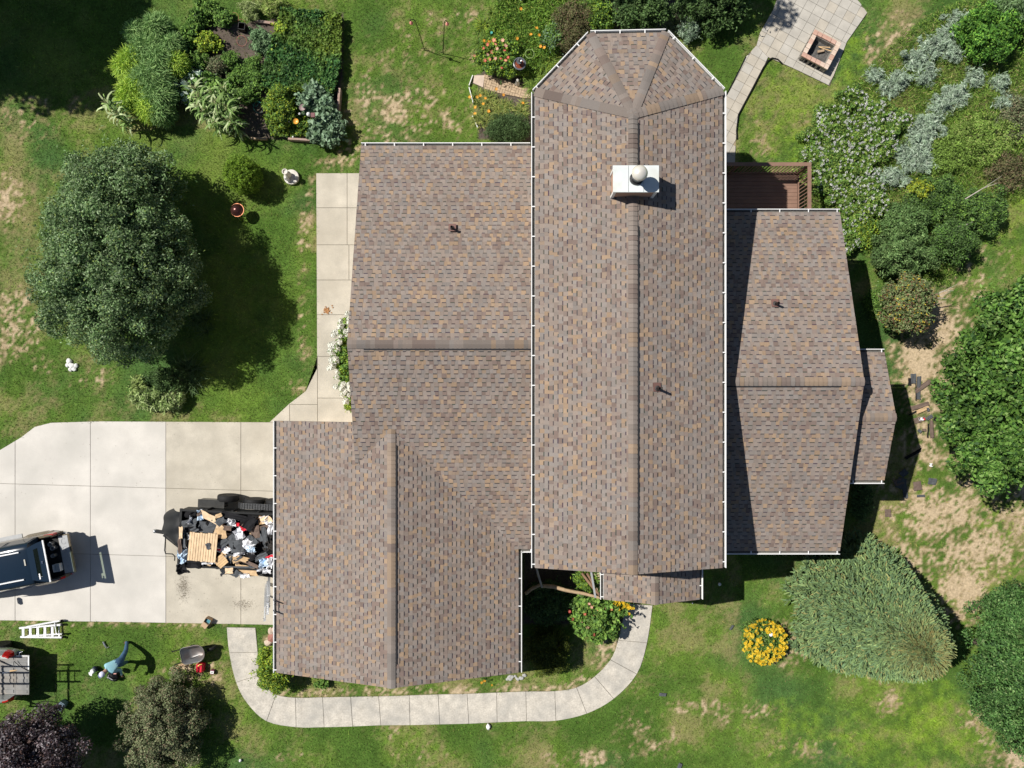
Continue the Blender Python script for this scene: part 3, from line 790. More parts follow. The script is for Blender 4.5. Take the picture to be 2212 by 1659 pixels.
for (x, y) in ((6.95, DY), (8.6, DY), (DX - .02, DY - .02), (DX, 6.5)):
    mb = MB(); mb.box(L3(x, y, RT / 2 - .01), (.09, .09, RT - .04)); mb.build('post', m_cedar, dk)
mb = MB(); mb.box(L3((7 + DX) / 2, DY + .01, DZ - .13), (DX - 7, .04, .2)); mb.box(L3(DX + .02, 7.25, DZ - .13), (.04, 2.3, .2)); mb.build('rim_joist', m_cedar, dk)

# ------------------------------------------------------------------ fire pit
fx, fy = a2(1774, 107, .4)
fp = empty('fire_pit', (fx, fy, 0), R(-28), 'square brick-topped fire pit of concrete blocks standing on the patio', 'fire pit')
m_fb = [mat('fire_brick_%d' % i, c, .9, var=.15, scale=5, gran=.1, gscale=60) for i, c in enumerate(((.60, .46, .37), (.54, .35, .28), (.62, .50, .41), (.50, .31, .24)))]
m_cb = mat('cinder', (.28, .26, .23), .95, var=.15, gran=.15, gscale=60)
hs = .60; cw_ = .17
for k in range(4):
    Q = Matrix.Rotation(k * math.pi / 2, 3, 'Z'); n_ = 5
    for i in range(n_):
        L_ = (2 * hs - cw_) / n_; xx = -hs + cw_ + L_ * (i + .5) if True else 0
        c = Q @ Vector((xx - .0, hs - cw_ / 2, .385)); mb = MB(); mb.box((0, 0, 0), (L_ - .008, cw_, .07), M_=Q); o = mb.build('brick', rnd.choice(m_fb), fp, bev=.006); o.location = c + Vector((rnd.uniform(-.005, .005), rnd.uniform(-.005, .005), rnd.uniform(-.004, .004)))
    for i in range(3):   # hollow concrete blocks on edge under the brick course
        L_ = 1.12 / 3; xx = -.56 + L_ * (i + .5)
        mb = MB(); yb = hs - .08
        for (dx, w_) in ((-L_ / 2 + .02, .035), (0, .03), (L_ / 2 - .02, .035)): mb.box(Q @ Vector((xx + dx, yb, .175)), (w_, .15, .33), M_=Q)
        for dz in (.02, .33): mb.box(Q @ Vector((xx, yb, dz)), (L_ - .012, .148, .035), M_=Q)
        mb.box(Q @ Vector((xx, yb - .09, .175)), (L_ - .01, .03, .345), M_=Q)
        mb.build('concrete_block', m_cb, fp)
V = []; gxx = np.linspace(-.42, .42, 26); AX, AY = np.meshgrid(gxx, gxx)
AZ = .07 + .08 * vnoise(AX, AY, 9, 3, 3)
ix = np.arange(26 * 26).reshape(26, 26); FF = np.stack([ix[:-1, :-1], ix[:-1, 1:], ix[1:, 1:], ix[1:, :-1]], -1).reshape(-1, 4)
link('ash_bed', mesh_np('ash_bed', np.stack([AX, AY, AZ], -1), FF, None, mat('ash', (.10, .095, .09), 1, var=.5, scale=14, bump=.5), True), fp, kind='stuff')
def stick(name, a, b, r, m, parent=None, **k):
    mb = MB(); mb.beam(a, b, r, r * .6); return mb.build(name, m, parent, **k)
c_ = Vector((fx, fy, 0))
stick('stick', at(1768, 101, .2), at(1793, 102.5, .24), .03, m_pine, label='straight pale stick lying level on the ashes in the fire pit', cat='stick')
stick('stick', at(1770, 102, .2), at(1797, 111, .26), .03, m_pine, label='longer pale stick slanting across the ashes to the corner of the fire pit', cat='stick')
stick('charred_board', at(1766, 112, .19), at(1780, 109, .2), .09, m_wood, label='short brown board end on the ashes in the fire pit', cat='board')
# ------------------------------------------------------------------ vegetation
def norm(a): return a / np.maximum(np.linalg.norm(a, axis=-1, keepdims=True), 1e-6)
def pick(pal, n):
    P_ = np.array([p[:3] for p in pal]); w = np.array([p[3] for p in pal]); w = w / w.sum()
    return P_[rng.choice(len(pal), n, p=w)] * rng.uniform(.75, 1.3, (n, 1))
def leafset(P_, Nn, L, Wd, C, droop=.15):
    n = len(P_)
    T = norm(np.cross(Nn, rng.normal(size=(n, 3)))); B = np.cross(Nn, T)
    L = np.asarray(L).reshape(-1, 1) * rng.uniform(.65, 1.3, (n, 1)); Wd = np.asarray(Wd).reshape(-1, 1) * rng.uniform(.7, 1.25, (n, 1))
    v0 = P_ - T * L / 2; v2 = P_ + T * L / 2 - Nn * L * droop; m_ = P_ + Nn * L * .06 - T * L * .08
    V = np.stack([v0, m_ + B * Wd / 2, v2, m_ - B * Wd / 2], 1).reshape(-1, 3)
    Cc = np.repeat(C, 4, 0)
    return V, Cc
def fobj(name, V, C, parent=None, m=None, k=4, **kw):
    n = len(V) // k
    return link(name, mesh_np(name, V, np.arange(n * k).reshape(n, k), C, m or m_leaf), parent, **kw)
def crown_pts(r, ncl, clr, n, shape='ball', lobes=.12, up=.35, low=-.35, seed=0):
    """points and normals on a crown built of many overlapping leaf clumps (local, centre at origin)"""
    r = np.array(r, dtype=float); r = np.maximum(r - np.array([clr, clr, clr * .5]) * .55, r * .6) if shape != 'clip' and lobes > .02 else r
    d = norm(rng.normal(size=(ncl * 3, 3))); d = d[d[:, 2] > low][:ncl]; ncl = len(d)
    ph = rng.uniform(0, 6.28, 6)
    az = np.arctan2(d[:, 1], d[:, 0])
    lob = 1 + lobes * (np.sin(3 * az + ph[0]) * .6 + np.sin(5 * az + ph[1]) * .55 + np.sin(9 * az + ph[2]) * .5 + np.sin(14 * az + ph[3] + 3 * d[:, 2]) * .4)
    if shape == 'cone':
        zz_ = rng.random(ncl) ** .8; az = rng.uniform(0, 6.28, ncl); rr = (1 - zz_) ** .75 * rng.uniform(.72, 1.0, ncl)
        c = np.stack([np.cos(az) * rr * r[0], np.sin(az) * rr * r[1], zz_ * r[2]], -1)
        d = norm(np.stack([np.cos(az), np.sin(az), .6 + 0 * az], -1))
    else:
        rad = (rng.uniform(.42, 1.04, ncl) ** .55 * lob)[:, None]
        c = d * r * rad
    cs = clr * rng.uniform(.5, 1.3, ncl)
    w = cs ** 2; k = rng.choice(ncl, n, p=w / w.sum())
    o = norm(rng.normal(size=(n, 3)) + d[k] * .55 + np.array([0, 0, .35]))
    rad = rng.random(n) ** .28
    p = c[k] + o * (cs[k] * rad)[:, None] * np.array([1, 1, .75])
    nn = norm(o * .55 + np.array([0, 0, up]) + rng.normal(size=(n, 3)) * .45)
    return p, nn, k, ncl
def limb_mesh(base, top, r0, targets, m=None):
    mb = MB(); base = Vector(base); top = Vector(top)
    mid = (base + top) / 2 + Vector((rnd.uniform(-.1, .1), rnd.uniform(-.1, .1), 0))
    mb.tube([base - Vector((0, 0, .1)), base + Vector((0, 0, .15)), mid, top], [r0 * 1.35, r0, r0 * .8, r0 * .55], 8)
    for t in targets:
        t = Vector(t); s_ = base.lerp(top, rnd.uniform(.35, .95)); q = s_.lerp(t, .5) + Vector((0, 0, rnd.uniform(.0, .25)))
        mb.tube([s_, q, t], [r0 * .45, r0 * .28, r0 * .1], 6)
    return mb
def plant(name, label, cat, pos, r, zc, n, L, Wd, pal, clr=.3, ncl=60, shape='ball', lobes=.12, up=.35, low=-.35, trunk=.08, m=None, group=None, core=True, cpal=None, name_crown='crown', coren=.25):
    """pos (x,y), r radii, zc height of the crown centre (cone: crown base)"""
    o = empty(name, (pos[0], pos[1], 0), 0, label, cat, group)
    p, nn, k, nc = crown_pts(r, ncl, clr, n, shape, lobes, up, low)
    ccl = rng.uniform(.72, 1.32, nc)
    pal = [(a_ * 1.25, b_ * 1.22, c__ * 1.2, w_) for a_, b_, c__, w_ in pal]
    C = pick(pal, n) * ccl[k][:, None]
    p[:, 2] += zc
    p[:, 2] = np.maximum(p[:, 2], .02 + .05 * rng.random(len(p)))
    V, Cc = leafset(p, nn, np.full(n, L), np.full(n, Wd), C)
    if core and shape != 'clip' and lobes > .02:      # shoots that break the outline
        ns = int(ncl * .55); ds = norm(rng.normal(size=(ns, 3)) + np.array([0, 0, .4])); ds = ds[ds[:, 2] > -.25]; ns = len(ds); mL = 9
        L_s = clr * rng.uniform(.7, 1.7, ns)
        tt = np.linspace(.0, 1, mL)[None, :, None]
        q = ds[:, None, :] * np.array(r) * .80 + (ds + rng.normal(size=(ns, 3)) * .35)[:, None, :] * L_s[:, None, None] * tt
        q = (q + rng.normal(size=(ns, mL, 3)) * L * .28).reshape(-1, 3); q[:, 2] += zc; q[:, 2] = np.maximum(q[:, 2], .05); nq = len(q)
        V1, C1 = leafset(q, norm(rng.normal(size=(nq, 3)) * .5 + np.array([0, 0, .8])), np.full(nq, L), np.full(nq, Wd), pick(pal, nq) * 1.15)
        V = np.concatenate([V, V1]); Cc = np.concatenate([Cc, C1])
    if core:
        nc_ = int(n * coren); d = norm(rng.normal(size=(nc_, 3))); rad = rng.uniform(.3, .72, (nc_, 1))
        if shape == 'cone':
            h = rng.random(nc_); a = rng.uniform(0, 6.28, nc_); rr = (1 - h) ** .75 * rng.uniform(.2, .75, nc_)
            q = np.stack([np.cos(a) * rr * r[0], np.sin(a) * rr * r[1], h * r[2] * .92], -1)
        else:
            q = d * np.array(r) * rad; q = q[q[:, 2] > low * r[2] * .8]
        q[:, 2] += zc; q[:, 2] = np.maximum(q[:, 2], .03)
        nq = len(q)
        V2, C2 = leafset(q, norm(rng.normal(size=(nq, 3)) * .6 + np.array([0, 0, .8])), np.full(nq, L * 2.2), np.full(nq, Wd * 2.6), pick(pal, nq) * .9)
        V = np.concatenate([V, V2]); Cc = np.concatenate([Cc, C2])
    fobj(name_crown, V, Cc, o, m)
    if trunk:
        tops = []
        for i in range(9):
            a = rnd.uniform(0, 6.28); f_ = rnd.uniform(.35, .75); tops.append((math.cos(a) * r[0] * f_, math.sin(a) * r[1] * f_, zc + r[2] * rnd.uniform(.0, .45)))
        limb_mesh((0, 0, 0), (0, 0, max(zc + r[2] * (.3 if shape != 'cone' else .9), .25)), trunk, tops).build('trunk', m_bark, o, True)
    return o
# palettes: linear colour and weight
PA_TREE = [(.092, .165, .060, 4), (.145, .225, .098, 3), (.215, .295, .165, 1.6), (.045, .088, .030, 2), (.170, .235, .060, .7)]
PA_MAPLE = [(.055, .125, .022, 4), (.095, .185, .035, 3), (.025, .062, .016, 2), (.150, .240, .070, 1.2)]
PA_SPRUCE = [(.125, .190, .080, 4), (.100, .160, .080, 3), (.165, .220, .090, 2), (.22, .21, .085, .5)]
PA_OLIVE = [(.130, .160, .078, 4), (.185, .205, .115, 3), (.080, .105, .048, 2), (.165, .130, .085, 1.8)]
PA_PURP = [(.046, .032, .040, 4), (.100, .082, .092, 3), (.20, .185, .195, 1.6), (.085, .050, .042, 1.6)]
PA_BOX = [(.075, .135, .016, 4), (.110, .180, .020, 3), (.045, .090, .012, 2)]
PA_LIME = [(.20, .30, .03, 3), (.30, .36, .04, 2), (.10, .17, .03, 2)]
PA_GREEN = [(.085, .175, .034, 3), (.140, .245, .048, 3), (.050, .105, .024, 2)]
PA_GREY = [(.15, .235, .15, 3), (.21, .30, .20, 3), (.10, .16, .09, 2)]
PA_SILV = [(.25, .33, .25, 4), (.17, .24, .16, 3), (.33, .40, .32, 1.5)]
PA_DARK = [(.060, .115, .035, 3), (.090, .155, .050, 3), (.035, .070, .022, 2)]
PA_BRONZE = [(.13, .12, .060, 3), (.10, .12, .045, 3), (.16, .11, .07, 1.5), (.07, .07, .03, 2)]
PA_VINE = [(.055, .150, .040, 4), (.100, .215, .055, 3), (.025, .075, .022, 2.5), (.20, .28, .04, .5)]

# big grey-green tree left of the house
plant('broadleaf_tree', 'big grey-green broadleaf tree casting a wide shadow left of the side walk', 'tree', a2(243, 565, 3.2), (2.9, 3.7, 2.3), 2.9, 84000, .105, .046, PA_TREE, clr=.42, ncl=460, lobes=.08, up=.4, low=-.5, trunk=.17)
o = plant('broadleaf_tree', 'upper leafy part tree growing up against the big grey-green tree by the asparagus', 'tree', a2(255, 400, 2.2), (2.3, 1.75, 1.35), 2.0, 20000, .12, .05, PA_TREE, clr=.4, ncl=170, lobes=.1, up=.4, low=-.5, trunk=.11)
# maples to the right
plant('maple_tree', 'dense dark green maple tree at the right edge beside the sandy path', 'tree', a2(2204, 838, 3.6), (2.65, 3.95, 2.4), 3.6, 60000, .165, .095, PA_MAPLE, clr=.55, ncl=300, lobes=.08, up=.3, low=-.5, trunk=.16)
plant('broadleaf_tree', 'dark blue-green tree at the lower right edge past the spruce', 'tree', a2(2206, 1440, 2.6), (1.95, 3.2, 1.9), 2.6, 42000, .11, .05, [(.050, .120, .030, 4), (.085, .175, .048, 3), (.14, .22, .08, 1), (.028, .07, .02, 2)], clr=.42, ncl=260, lobes=.1, up=.3, low=-.5, trunk=.12)
plant('olive_shrub', 'rounded olive-green bush on the lawn below the wheelbarrow', 'shrub', a2(351, 1572, 1.0), (1.72, 1.95, 1.15), .95, 30000, .080, .042, PA_OLIVE, clr=.27, ncl=230, lobes=.09, low=-.6, trunk=.06)
plant('purple_shrub', 'dark purple-leaved tree in the lower left corner', 'tree', a2(42, 1650, 2.6), (2.5, 1.75, 1.6), 2.5, 30000, .11, .055, PA_PURP, clr=.4, ncl=200, lobes=.13, low=-.5, trunk=.1)
plant('boxwood', 'clipped round green topiary shrub beside its own black shadow', 'shrub', a2(524, 379, .75), (.70, .72, .86), .72, 30000, .042, .026, [(.13, .23, .025, 4), (.19, .30, .03, 3), (.07, .14, .016, 2)], clr=.07, ncl=1500, lobes=.0, up=.3, low=-.95, trunk=.05)
# trees just outside the picture that throw the shade at the top
plant('shade_tree', 'tall broadleaf tree beyond the top left corner shading the lawn', 'tree', (-27.0, 19.4), (6.2, 5.4, 3.2), 8.2, 42000, .32, .2, PA_TREE, clr=.9, ncl=300, lobes=.12, trunk=.28)
plant('shade_tree', 'broadleaf tree beyond the top edge shading the far end of the house', 'tree', (1.9, 19.6), (4.6, 2.7, 2.4), 7.2, 20000, .22, .13, PA_MAPLE, clr=.6, ncl=180, lobes=.14, trunk=.22)
plant('shade_tree', 'small tree beyond the top edge above the garden plot', 'tree', (-16.2, 18.6), (2.3, 1.6, 1.3), 3.5, 9000, .16, .09, PA_TREE, clr=.45, ncl=90, lobes=.14, trunk=.12)

# spruce: whorled sprigs pointing outwards
def spruce():
    bx, by = a2(1832, 1300, 0)
    o = empty('spruce_tree', (bx, by, 0), 0, 'broad blue-green spruce tree leaning over the lawn right of the yellow flowers', 'tree')
    Hs = 6.0; Rs = 2.62; Vs = []; Cs = []
    n = 6800
    h = (rng.random(n)) ** 1.15; az = rng.uniform(0, 6.28, n)
    lob = 1 + .07 * np.sin(5 * az + 1) + .05 * np.sin(9 * az)
    rr = Rs * (1 - h) ** .62 * lob * rng.uniform(.74, 1.02, n)
    c = np.stack([np.cos(az) * rr, np.sin(az) * rr, .35 + h * (Hs - .5)], -1)
    out = norm(np.stack([np.cos(az) + rng.normal(0, .3, n), np.sin(az) + rng.normal(0, .3, n), .18 + .5 * h], -1))
    tipcol = np.clip((h - .72) * 4, 0, 1) * (rng.random(n) < .42)
    for k in range(7):      # each sprig: a fan of seven short twigs
        d = norm(out + rng.normal(size=(n, 3)) * .55); L = rng.uniform(.15, .32, (n, 1)) * (1 + .5 * tipcol[:, None]); W_ = .052
        sd = norm(np.cross(d, rng.normal(size=(n, 3)))); up_ = np.cross(sd, d)
        a_ = c - d * L * .2; b_ = c + d * L
        col = pick(PA_SPRUCE, n) * (1.25 + .5 * rng.random((n, 1)))
        col = col + (np.array([.25, .20, .07]) - col) * (tipcol[:, None] * rng.uniform(.2, .8, (n, 1)))
        for s_ in (sd, up_):
            V = np.stack([a_ - s_ * W_ * .5, a_ + s_ * W_ * .5, b_ + s_ * W_ * .28, b_ - s_ * W_ * .28], 1)
            Vs.append(V.reshape(-1, 3)); Cs.append(np.repeat(col, 4, 0))
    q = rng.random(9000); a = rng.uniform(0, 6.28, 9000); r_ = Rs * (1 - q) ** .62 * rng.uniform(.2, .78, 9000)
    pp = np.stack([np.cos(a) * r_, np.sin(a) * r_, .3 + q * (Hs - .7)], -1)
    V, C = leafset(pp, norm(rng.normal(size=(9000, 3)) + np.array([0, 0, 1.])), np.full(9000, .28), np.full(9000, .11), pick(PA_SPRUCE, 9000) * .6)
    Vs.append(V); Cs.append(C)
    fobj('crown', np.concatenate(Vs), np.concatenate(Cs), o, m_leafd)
    limb_mesh((0, 0, 0), (0, 0, Hs - .3), .13, [(math.cos(a) * 1.6, math.sin(a) * 1.6, 1.0 + .3 * (a % 2)) for a in np.arange(0, 6.2, .55)]).build('trunk', m_bark, o, True)
spruce()

# arching straps (day lilies, grasses)
def straps(P_, n, L, Wd, pal, spread=.6, upr=.6, segs=3):
    """n arching blades around each point of P_"""
    m_ = len(P_) * n
    b = np.repeat(np.asarray(P_, float), n, 0)
    az = rng.uniform(0, 6.28, m_); L = L * rng.uniform(.6, 1.15, m_)
    dx = np.stack([np.cos(az), np.sin(az), 0 * az], -1); sd = np.stack([-np.sin(az), np.cos(az), 0 * az], -1)
    el = rng.uniform(upr, upr + .7, m_); C = pick(pal, m_)
    V = []; Cc = []
    prev = b + dx * .02; e = el.copy(); w = Wd * rng.uniform(.7, 1.2, m_)
    for s_ in range(segs):
        d = dx * np.cos(e)[:, None] + np.array([0, 0, 1.]) * np.sin(e)[:, None]
        nx_ = prev + d * (L / segs)[:, None]
        w1 = w * (1 - (s_ + 1) / (segs + .4)) ** .6; w0 = w * (1 - s_ / (segs + .4)) ** .6
        V.append(np.stack([prev - sd * w0[:, None] / 2, prev + sd * w0[:, None] / 2, nx_ + sd * w1[:, None] / 2, nx_ - sd * w1[:, None] / 2], 1).reshape(-1, 3))
        Cc.append(np.repeat(C * (.85 + .15 * s_), 4, 0))
        prev = nx_; e = e - spread * rng.uniform(.6, 1.2, m_)
    return np.concatenate(V), np.concatenate(Cc)
def strap_plant(name, label, cat, u, v, r, n, L, Wd, pal, group=None, spread=.6, upr=.6, z=0, nc=6):
    x, y = a2(u, v, .25)
    o = empty(name, (x, y, z), 0, label, cat, group)
    a = rng.uniform(0, 6.28, nc); rr = r * np.sqrt(rng.random(nc))
    P_ = np.stack([np.cos(a) * rr, np.sin(a) * rr, 0 * a], -1)
    V, C = straps(P_, max(3, n // nc), L, Wd, pal, spread, upr)
    fobj('leaves', V, C, o)
    return o
def blossom_mesh(name, col, r, petals=6, cup=.35, centre=(.5, .3, .02)):
    V = [(0, 0, 0)]; F = []; C = [centre]
    for k in range(petals):
        a0 = 2 * math.pi * k / petals; 
        for da, rr, zz_ in ((-.42 * 6 / petals, .62, .6), (0, 1.0, 1.0), (.42 * 6 / petals, .62, .6)):
            V.append((math.cos(a0 + da) * r * rr, math.sin(a0 + da) * r * rr, r * cup * zz_)); C.append(col)
        b = 1 + 3 * k; F.append((0, b, b + 1, b + 2))
    return mesh_np(name, V, np.array(F), np.array(C), m_flow)
def blossoms(o, me, pts, name='blossom'):
    for p in pts:
        b = link(name, me, o); b.location = (p[0] - o.location.x, p[1] - o.location.y, p[2] - o.location.z)
        b.rotation_euler = (rnd.uniform(-.5, .5), rnd.uniform(-.5, .5), rnd.uniform(0, 6.28)); s_ = rnd.uniform(.75, 1.2); b.scale = (s_, s_, s_)

# hydrangea by the side walk
hy = plant('hydrangea', 'white-flowering hydrangea bush tucked under the left wing eave by the walk', 'shrub', (-6.3, 1.05), (.92, 1.75, .55), .55, 9000, .10, .06, PA_GREEN + PA_LIME[:1], clr=.2, ncl=120, lobes=.08, low=-.8, trunk=.04)
def flower_head(name, r, n, col):
    d = norm(rng.normal(size=(n, 3))); p = d * r * rng.uniform(.7, 1, (n, 1)) * np.array([1, 1, .8])
    V, C = leafset(p, norm(d + rng.normal(size=(n, 3)) * .3), np.full(n, r * .55), np.full(n, r * .5), np.array([col]) * rng.uniform(.85, 1.08, (n, 1)))
    return mesh_np(name, V, np.arange(len(V)).reshape(-1, 4), C, m_flow)
hm_ = [flower_head('flower_head', .115, 90, (.84, .84, .76)) for _ in range(3)]
for i in range(95):
    t = rnd.random(); a = rnd.uniform(1.3, 5.0); rr = rnd.uniform(.55, 1.05)
    x = -6.35 + math.cos(a) * .95 * rr; y = 1.05 + math.sin(a) * 1.75 * rr
    if abs(y - .75) < .75 and x > -6.9 and rnd.random() < .8: continue
    b = link('flower_head', rnd.choice(hm_), hy); b.location = (x + 6.35, y - 1.05, .55 + .62 * math.sqrt(max(.05, 1.15 - rr)) + rnd.uniform(-.06, .08)); s_ = rnd.uniform(.7, 1.25); b.scale = (s_, s_, s_)
plant('lime_shrub', 'small lime-green leafy shrub at the foot of the hydrangea', 'shrub', a2(752, 872, .3), (.16, .30, .2), .2, 900, .07, .04, PA_LIME, clr=.1, ncl=20, trunk=.02)

# shrubs round the front
plant('lime_shrub', 'variegated lime-green shrub at the garage corner inside the walk curve', 'shrub', a2(592, 1447, .7), (.80, .93, .62), .62, 9500, .115, .034, PA_LIME + PA_GREEN[:1], clr=.22, ncl=140, lobes=.08, low=-.7, trunk=.04)
plant('weed_clump', 'small dark green weed clump under the garage gable', 'plant', a2(695, 1478, .2), (.28, .16, .18), .15, 700, .10, .05, PA_GREEN, clr=.1, ncl=20, trunk=.0)
plant('yew_shrub', 'shaded rounded yew shrub in the dark courtyard beside the garage', 'shrub', a2(1182, 1404, .6), (1.0, .98, .75), .6, 15000, .07, .022, [(.075, .10, .015, 3), (.12, .14, .02, 1.5), (.045, .065, .015, 3)], clr=.2, ncl=200, low=-.6, trunk=.05)
plant('courtyard_shrub', 'low dark shrub in the courtyard shade under the driftwood rail', 'shrub', a2(1185, 1300, .5), (1.0, .9, .5), .45, 7000, .09, .05, PA_DARK, clr=.25, ncl=90, low=-.5, trunk=.03)
yb = plant('yellow_daisy_bush', 'round bush covered in yellow daisy flowers on the front lawn', 'flowering bush', a2(1648, 1384, .35), (.92, .90, .40), .35, 9000, .09, .028, PA_GREEN + [(.16, .2, .08, 1)], clr=.16, ncl=150, lobes=.1, low=-.6, trunk=.02)
bm_y = blossom_mesh('blossom', (.96, .66, .03), .066, 8, .25, (.30, .12, .01)); bm_y2 = blossom_mesh('blossom', (.98, .76, .07), .060, 8, .3, (.40, .18, .01))
cx, cy = a2(1648, 1384, .35); pts = []
while len(pts) < 285:
    a = rnd.uniform(0, 6.28); q = math.sqrt(rnd.random()) * 1.02; x, y = math.cos(a) * q, math.sin(a) * q
    if (abs(x) < .3 and -.25 < y < .5 and rnd.random() < .6): continue
    pts.append((cx + x * .92, cy + y * .9, .35 + .44 * math.sqrt(max(.02, 1.12 - q * q)) + rnd.uniform(-.03, .06)))
blossoms(yb, bm_y, pts[::2]); blossoms(yb, bm_y2, pts[1::2])
mb = MB(); mb.lathe((0, 0, 0), [(.07, 0), (.085, .05), (.05, .10), (.01, .12)], 10); mb.build('garden_stone', m_white, None, True, label='small white stone figure standing in the middle of the yellow daisies', cat='ornament').location = at(1665, 1370, .62)
hb_ = plant('hibiscus_bush', 'leafy bush with coral red blossoms between courtyard and porch walk', 'flowering bush', a2(1287, 1325, .6), (1.12, 1.05, .55), .55, 6500, .16, .11, PA_GREEN + [(.15, .24, .05, 2)], clr=.25, ncl=110, lobes=.14, low=-.7, trunk=.03)
bm_r = blossom_mesh('blossom', (.80, .20, .13), .085, 6, .3, (.85, .5, .35)); bm_r2 = blossom_mesh('blossom', (.62, .05, .06), .075, 6, .4, (.7, .3, .2)); bm_p = blossom_mesh('blossom', (.80, .36, .26), .085, 6, .25, (.9, .6, .5))
for (u, v, me) in ((1230, 1321, bm_r2), (1236, 1337, bm_r2), (1273, 1304, bm_p), (1283, 1306, bm_r), (1278, 1312, bm_p), (1305, 1315, bm_p), (1291, 1321, bm_r), (1321, 1316, bm_r2), (1263, 1327, bm_r2), (1286, 1331, bm_r), (1256, 1345, bm_p), (1283, 1348, bm_r), (1298, 1351, bm_p), (1269, 1355, bm_p), (1282, 1371, bm_r2)):
    blossoms(hb_, me, [at(u, v, 1.0)])
rb = plant('rudbeckia_bush', 'clump of golden flowers leaning over the walk under the porch eave', 'flowering bush', a2(1336, 1308, .6), (.55, .40, .4), .45, 2600, .10, .03, PA_GREEN, clr=.14, ncl=50, low=-.6, trunk=.02)
blossoms(rb, bm_y, [at(1334 + rnd.gauss(0, 12), 1302 + rnd.gauss(0, 8), rnd.uniform(.8, .95)) for _ in range(26)] + [at(1360 + rnd.gauss(0, 3), 1306 + rnd.gauss(0, 8), .9) for _ in range(12)])
plant('feathery_plant', 'feathery green plant under the porch eave behind the log rail', 'plant', a2(1268, 1250, .8), (.55, .6, .5), .7, 2600, .16, .03, PA_GREEN + PA_LIME[:1], clr=.2, ncl=40, low=-.6, trunk=.03)
plant('aster_plant', 'fine-leaved green plant beside the walk below the coral bush', 'plant', a2(1325, 1345, .3), (.30, .42, .28), .25, 2000, .08, .02, PA_GREEN, clr=.12, ncl=30, low=-.6, trunk=.0)
strap_plant('lily_plant', 'lily clump with one orange flower under the garage gable end', 'plant', 1045, 1466, .25, 40, .30, .02, PA_GREEN)
blossoms(bpy.data.objects['lily_plant'], blossom_mesh('blossom', (.85, .36, .03), .07, 6, .4, (.7, .4, .05)), [at(1040, 1474, .3), at(1046, 1470, .35), at(1062, 1480, .1)])
plant('shade_shrub', 'dark shrub in the black shadow along the right wing wall', 'shrub', a2(1862, 1080, .35), (.40, .9, .3), .3, 3500, .12, .03, PA_DARK, clr=.22, ncl=90, low=-.6, trunk=.03)
plant('shade_shrub', 'low dark plant in the shadow between right wing and spruce', 'shrub', a2(1850, 1190, .4), (.5, .5, .35), .3, 3000, .12, .03, PA_DARK, clr=.18, ncl=50, low=-.6, trunk=.0)

# dark perennials at the foot of the big tree
strap_plant('spider_lily', 'large strappy-leaved plant in the tree shadow above the driveway', 'plant', 402, 810, .55, 260, .75, .035, PA_DARK + [(.10, .15, .06, 1)], nc=14)
strap_plant('spider_lily', 'upper strappy plant in the tree shadow with orange flower', 'plant', 430, 700, .4, 160, .6, .03, PA_DARK, nc=10)
plant('leafy_clump', 'pale green long-leaved clump between the shaded plants and the driveway', 'plant', a2(342, 862, .3), (1.05, .50, .38), .3, 2600, .20, .045, [(.22, .30, .11, 3), (.30, .37, .17, 2), (.12, .19, .05, 2)], clr=.2, ncl=60, low=-.6, trunk=.0)
plant('leafy_clump', 'narrow pale yellow-green clump on the lawn left of the shaded plants', 'plant', a2(298, 834, .25), (.28, .45, .3), .25, 1100, .16, .04, [(.28, .36, .13, 3), (.2, .28, .08, 2)], clr=.13, ncl=30, low=-.6, trunk=.0)
plant('woody_shrub', 'half bare twiggy shrub in the shadow above the pale leafy clump', 'shrub', a2(362, 818, .4), (.8, .6, .5), .45, 2500, .10, .03, PA_DARK, clr=.2, ncl=40, trunk=.05)
mb = MB()
for k in range(9):
    a = R(160 + k * 12); mb.tube([(0, 0, .1), (math.cos(a) * .5, math.sin(a) * .4, .45), (math.cos(a) * 1.0, math.sin(a) * .75 + rnd.uniform(-.1, .1), .62)], [.02, .014, .004], 5)
mb.build('bare_branches', m_bark, None, label='bare grey branches spreading from the shaded shrub by the driveway', cat='branches').location = at(400, 820, 0)
# white stones under the big tree
m_stone = mat('white_stone', (.68, .68, .66), .8, var=.1)
def rock(u, v, r, m, label, cat='rock', group=None, z=0.0, flat=.6, seed=0, name='rock'):
    bmr = bmesh.new(); bmesh.ops.create_icosphere(bmr, subdivisions=2, radius=r)
    sx, sy = rnd.uniform(.75, 1.2), rnd.uniform(.75, 1.2)
    for w in bmr.verts:
        k = 1 + .16 * math.sin(w.co.x / r * 3 + seed) * math.cos(w.co.y / r * 2.5 + seed * 2) + rnd.uniform(-.05, .05)
        w.co = Vector((w.co.x * sx * k, w.co.y * sy * k, w.co.z * flat * k))
    me = bpy.data.meshes.new(name); bmr.to_mesh(me); bmr.free(); me.materials.append(m)
    o = link(name, me, None, label=label, cat=cat, group=group); p = at(u, v, z + r * .3); o.location = p
    return o
for i, (u, v, r) in enumerate(((149, 780, .12), (155, 790, .13), (160, 797, .11), (152, 798, .09), (164, 790, .1), (146, 789, .09))):
    rock(u, v, r, m_stone, 'white stone in the small heap under the lower left side of the big tree', group='white stones under the big tree', seed=i)
m_cob = mat('cobble_grey', (.42, .42, .40), .85, var=.3)
m_redst = mat('red_stone', (.30, .13, .10), .85, var=.3); m_buffst = mat('buff_stone', (.50, .40, .32), .85, var=.15)
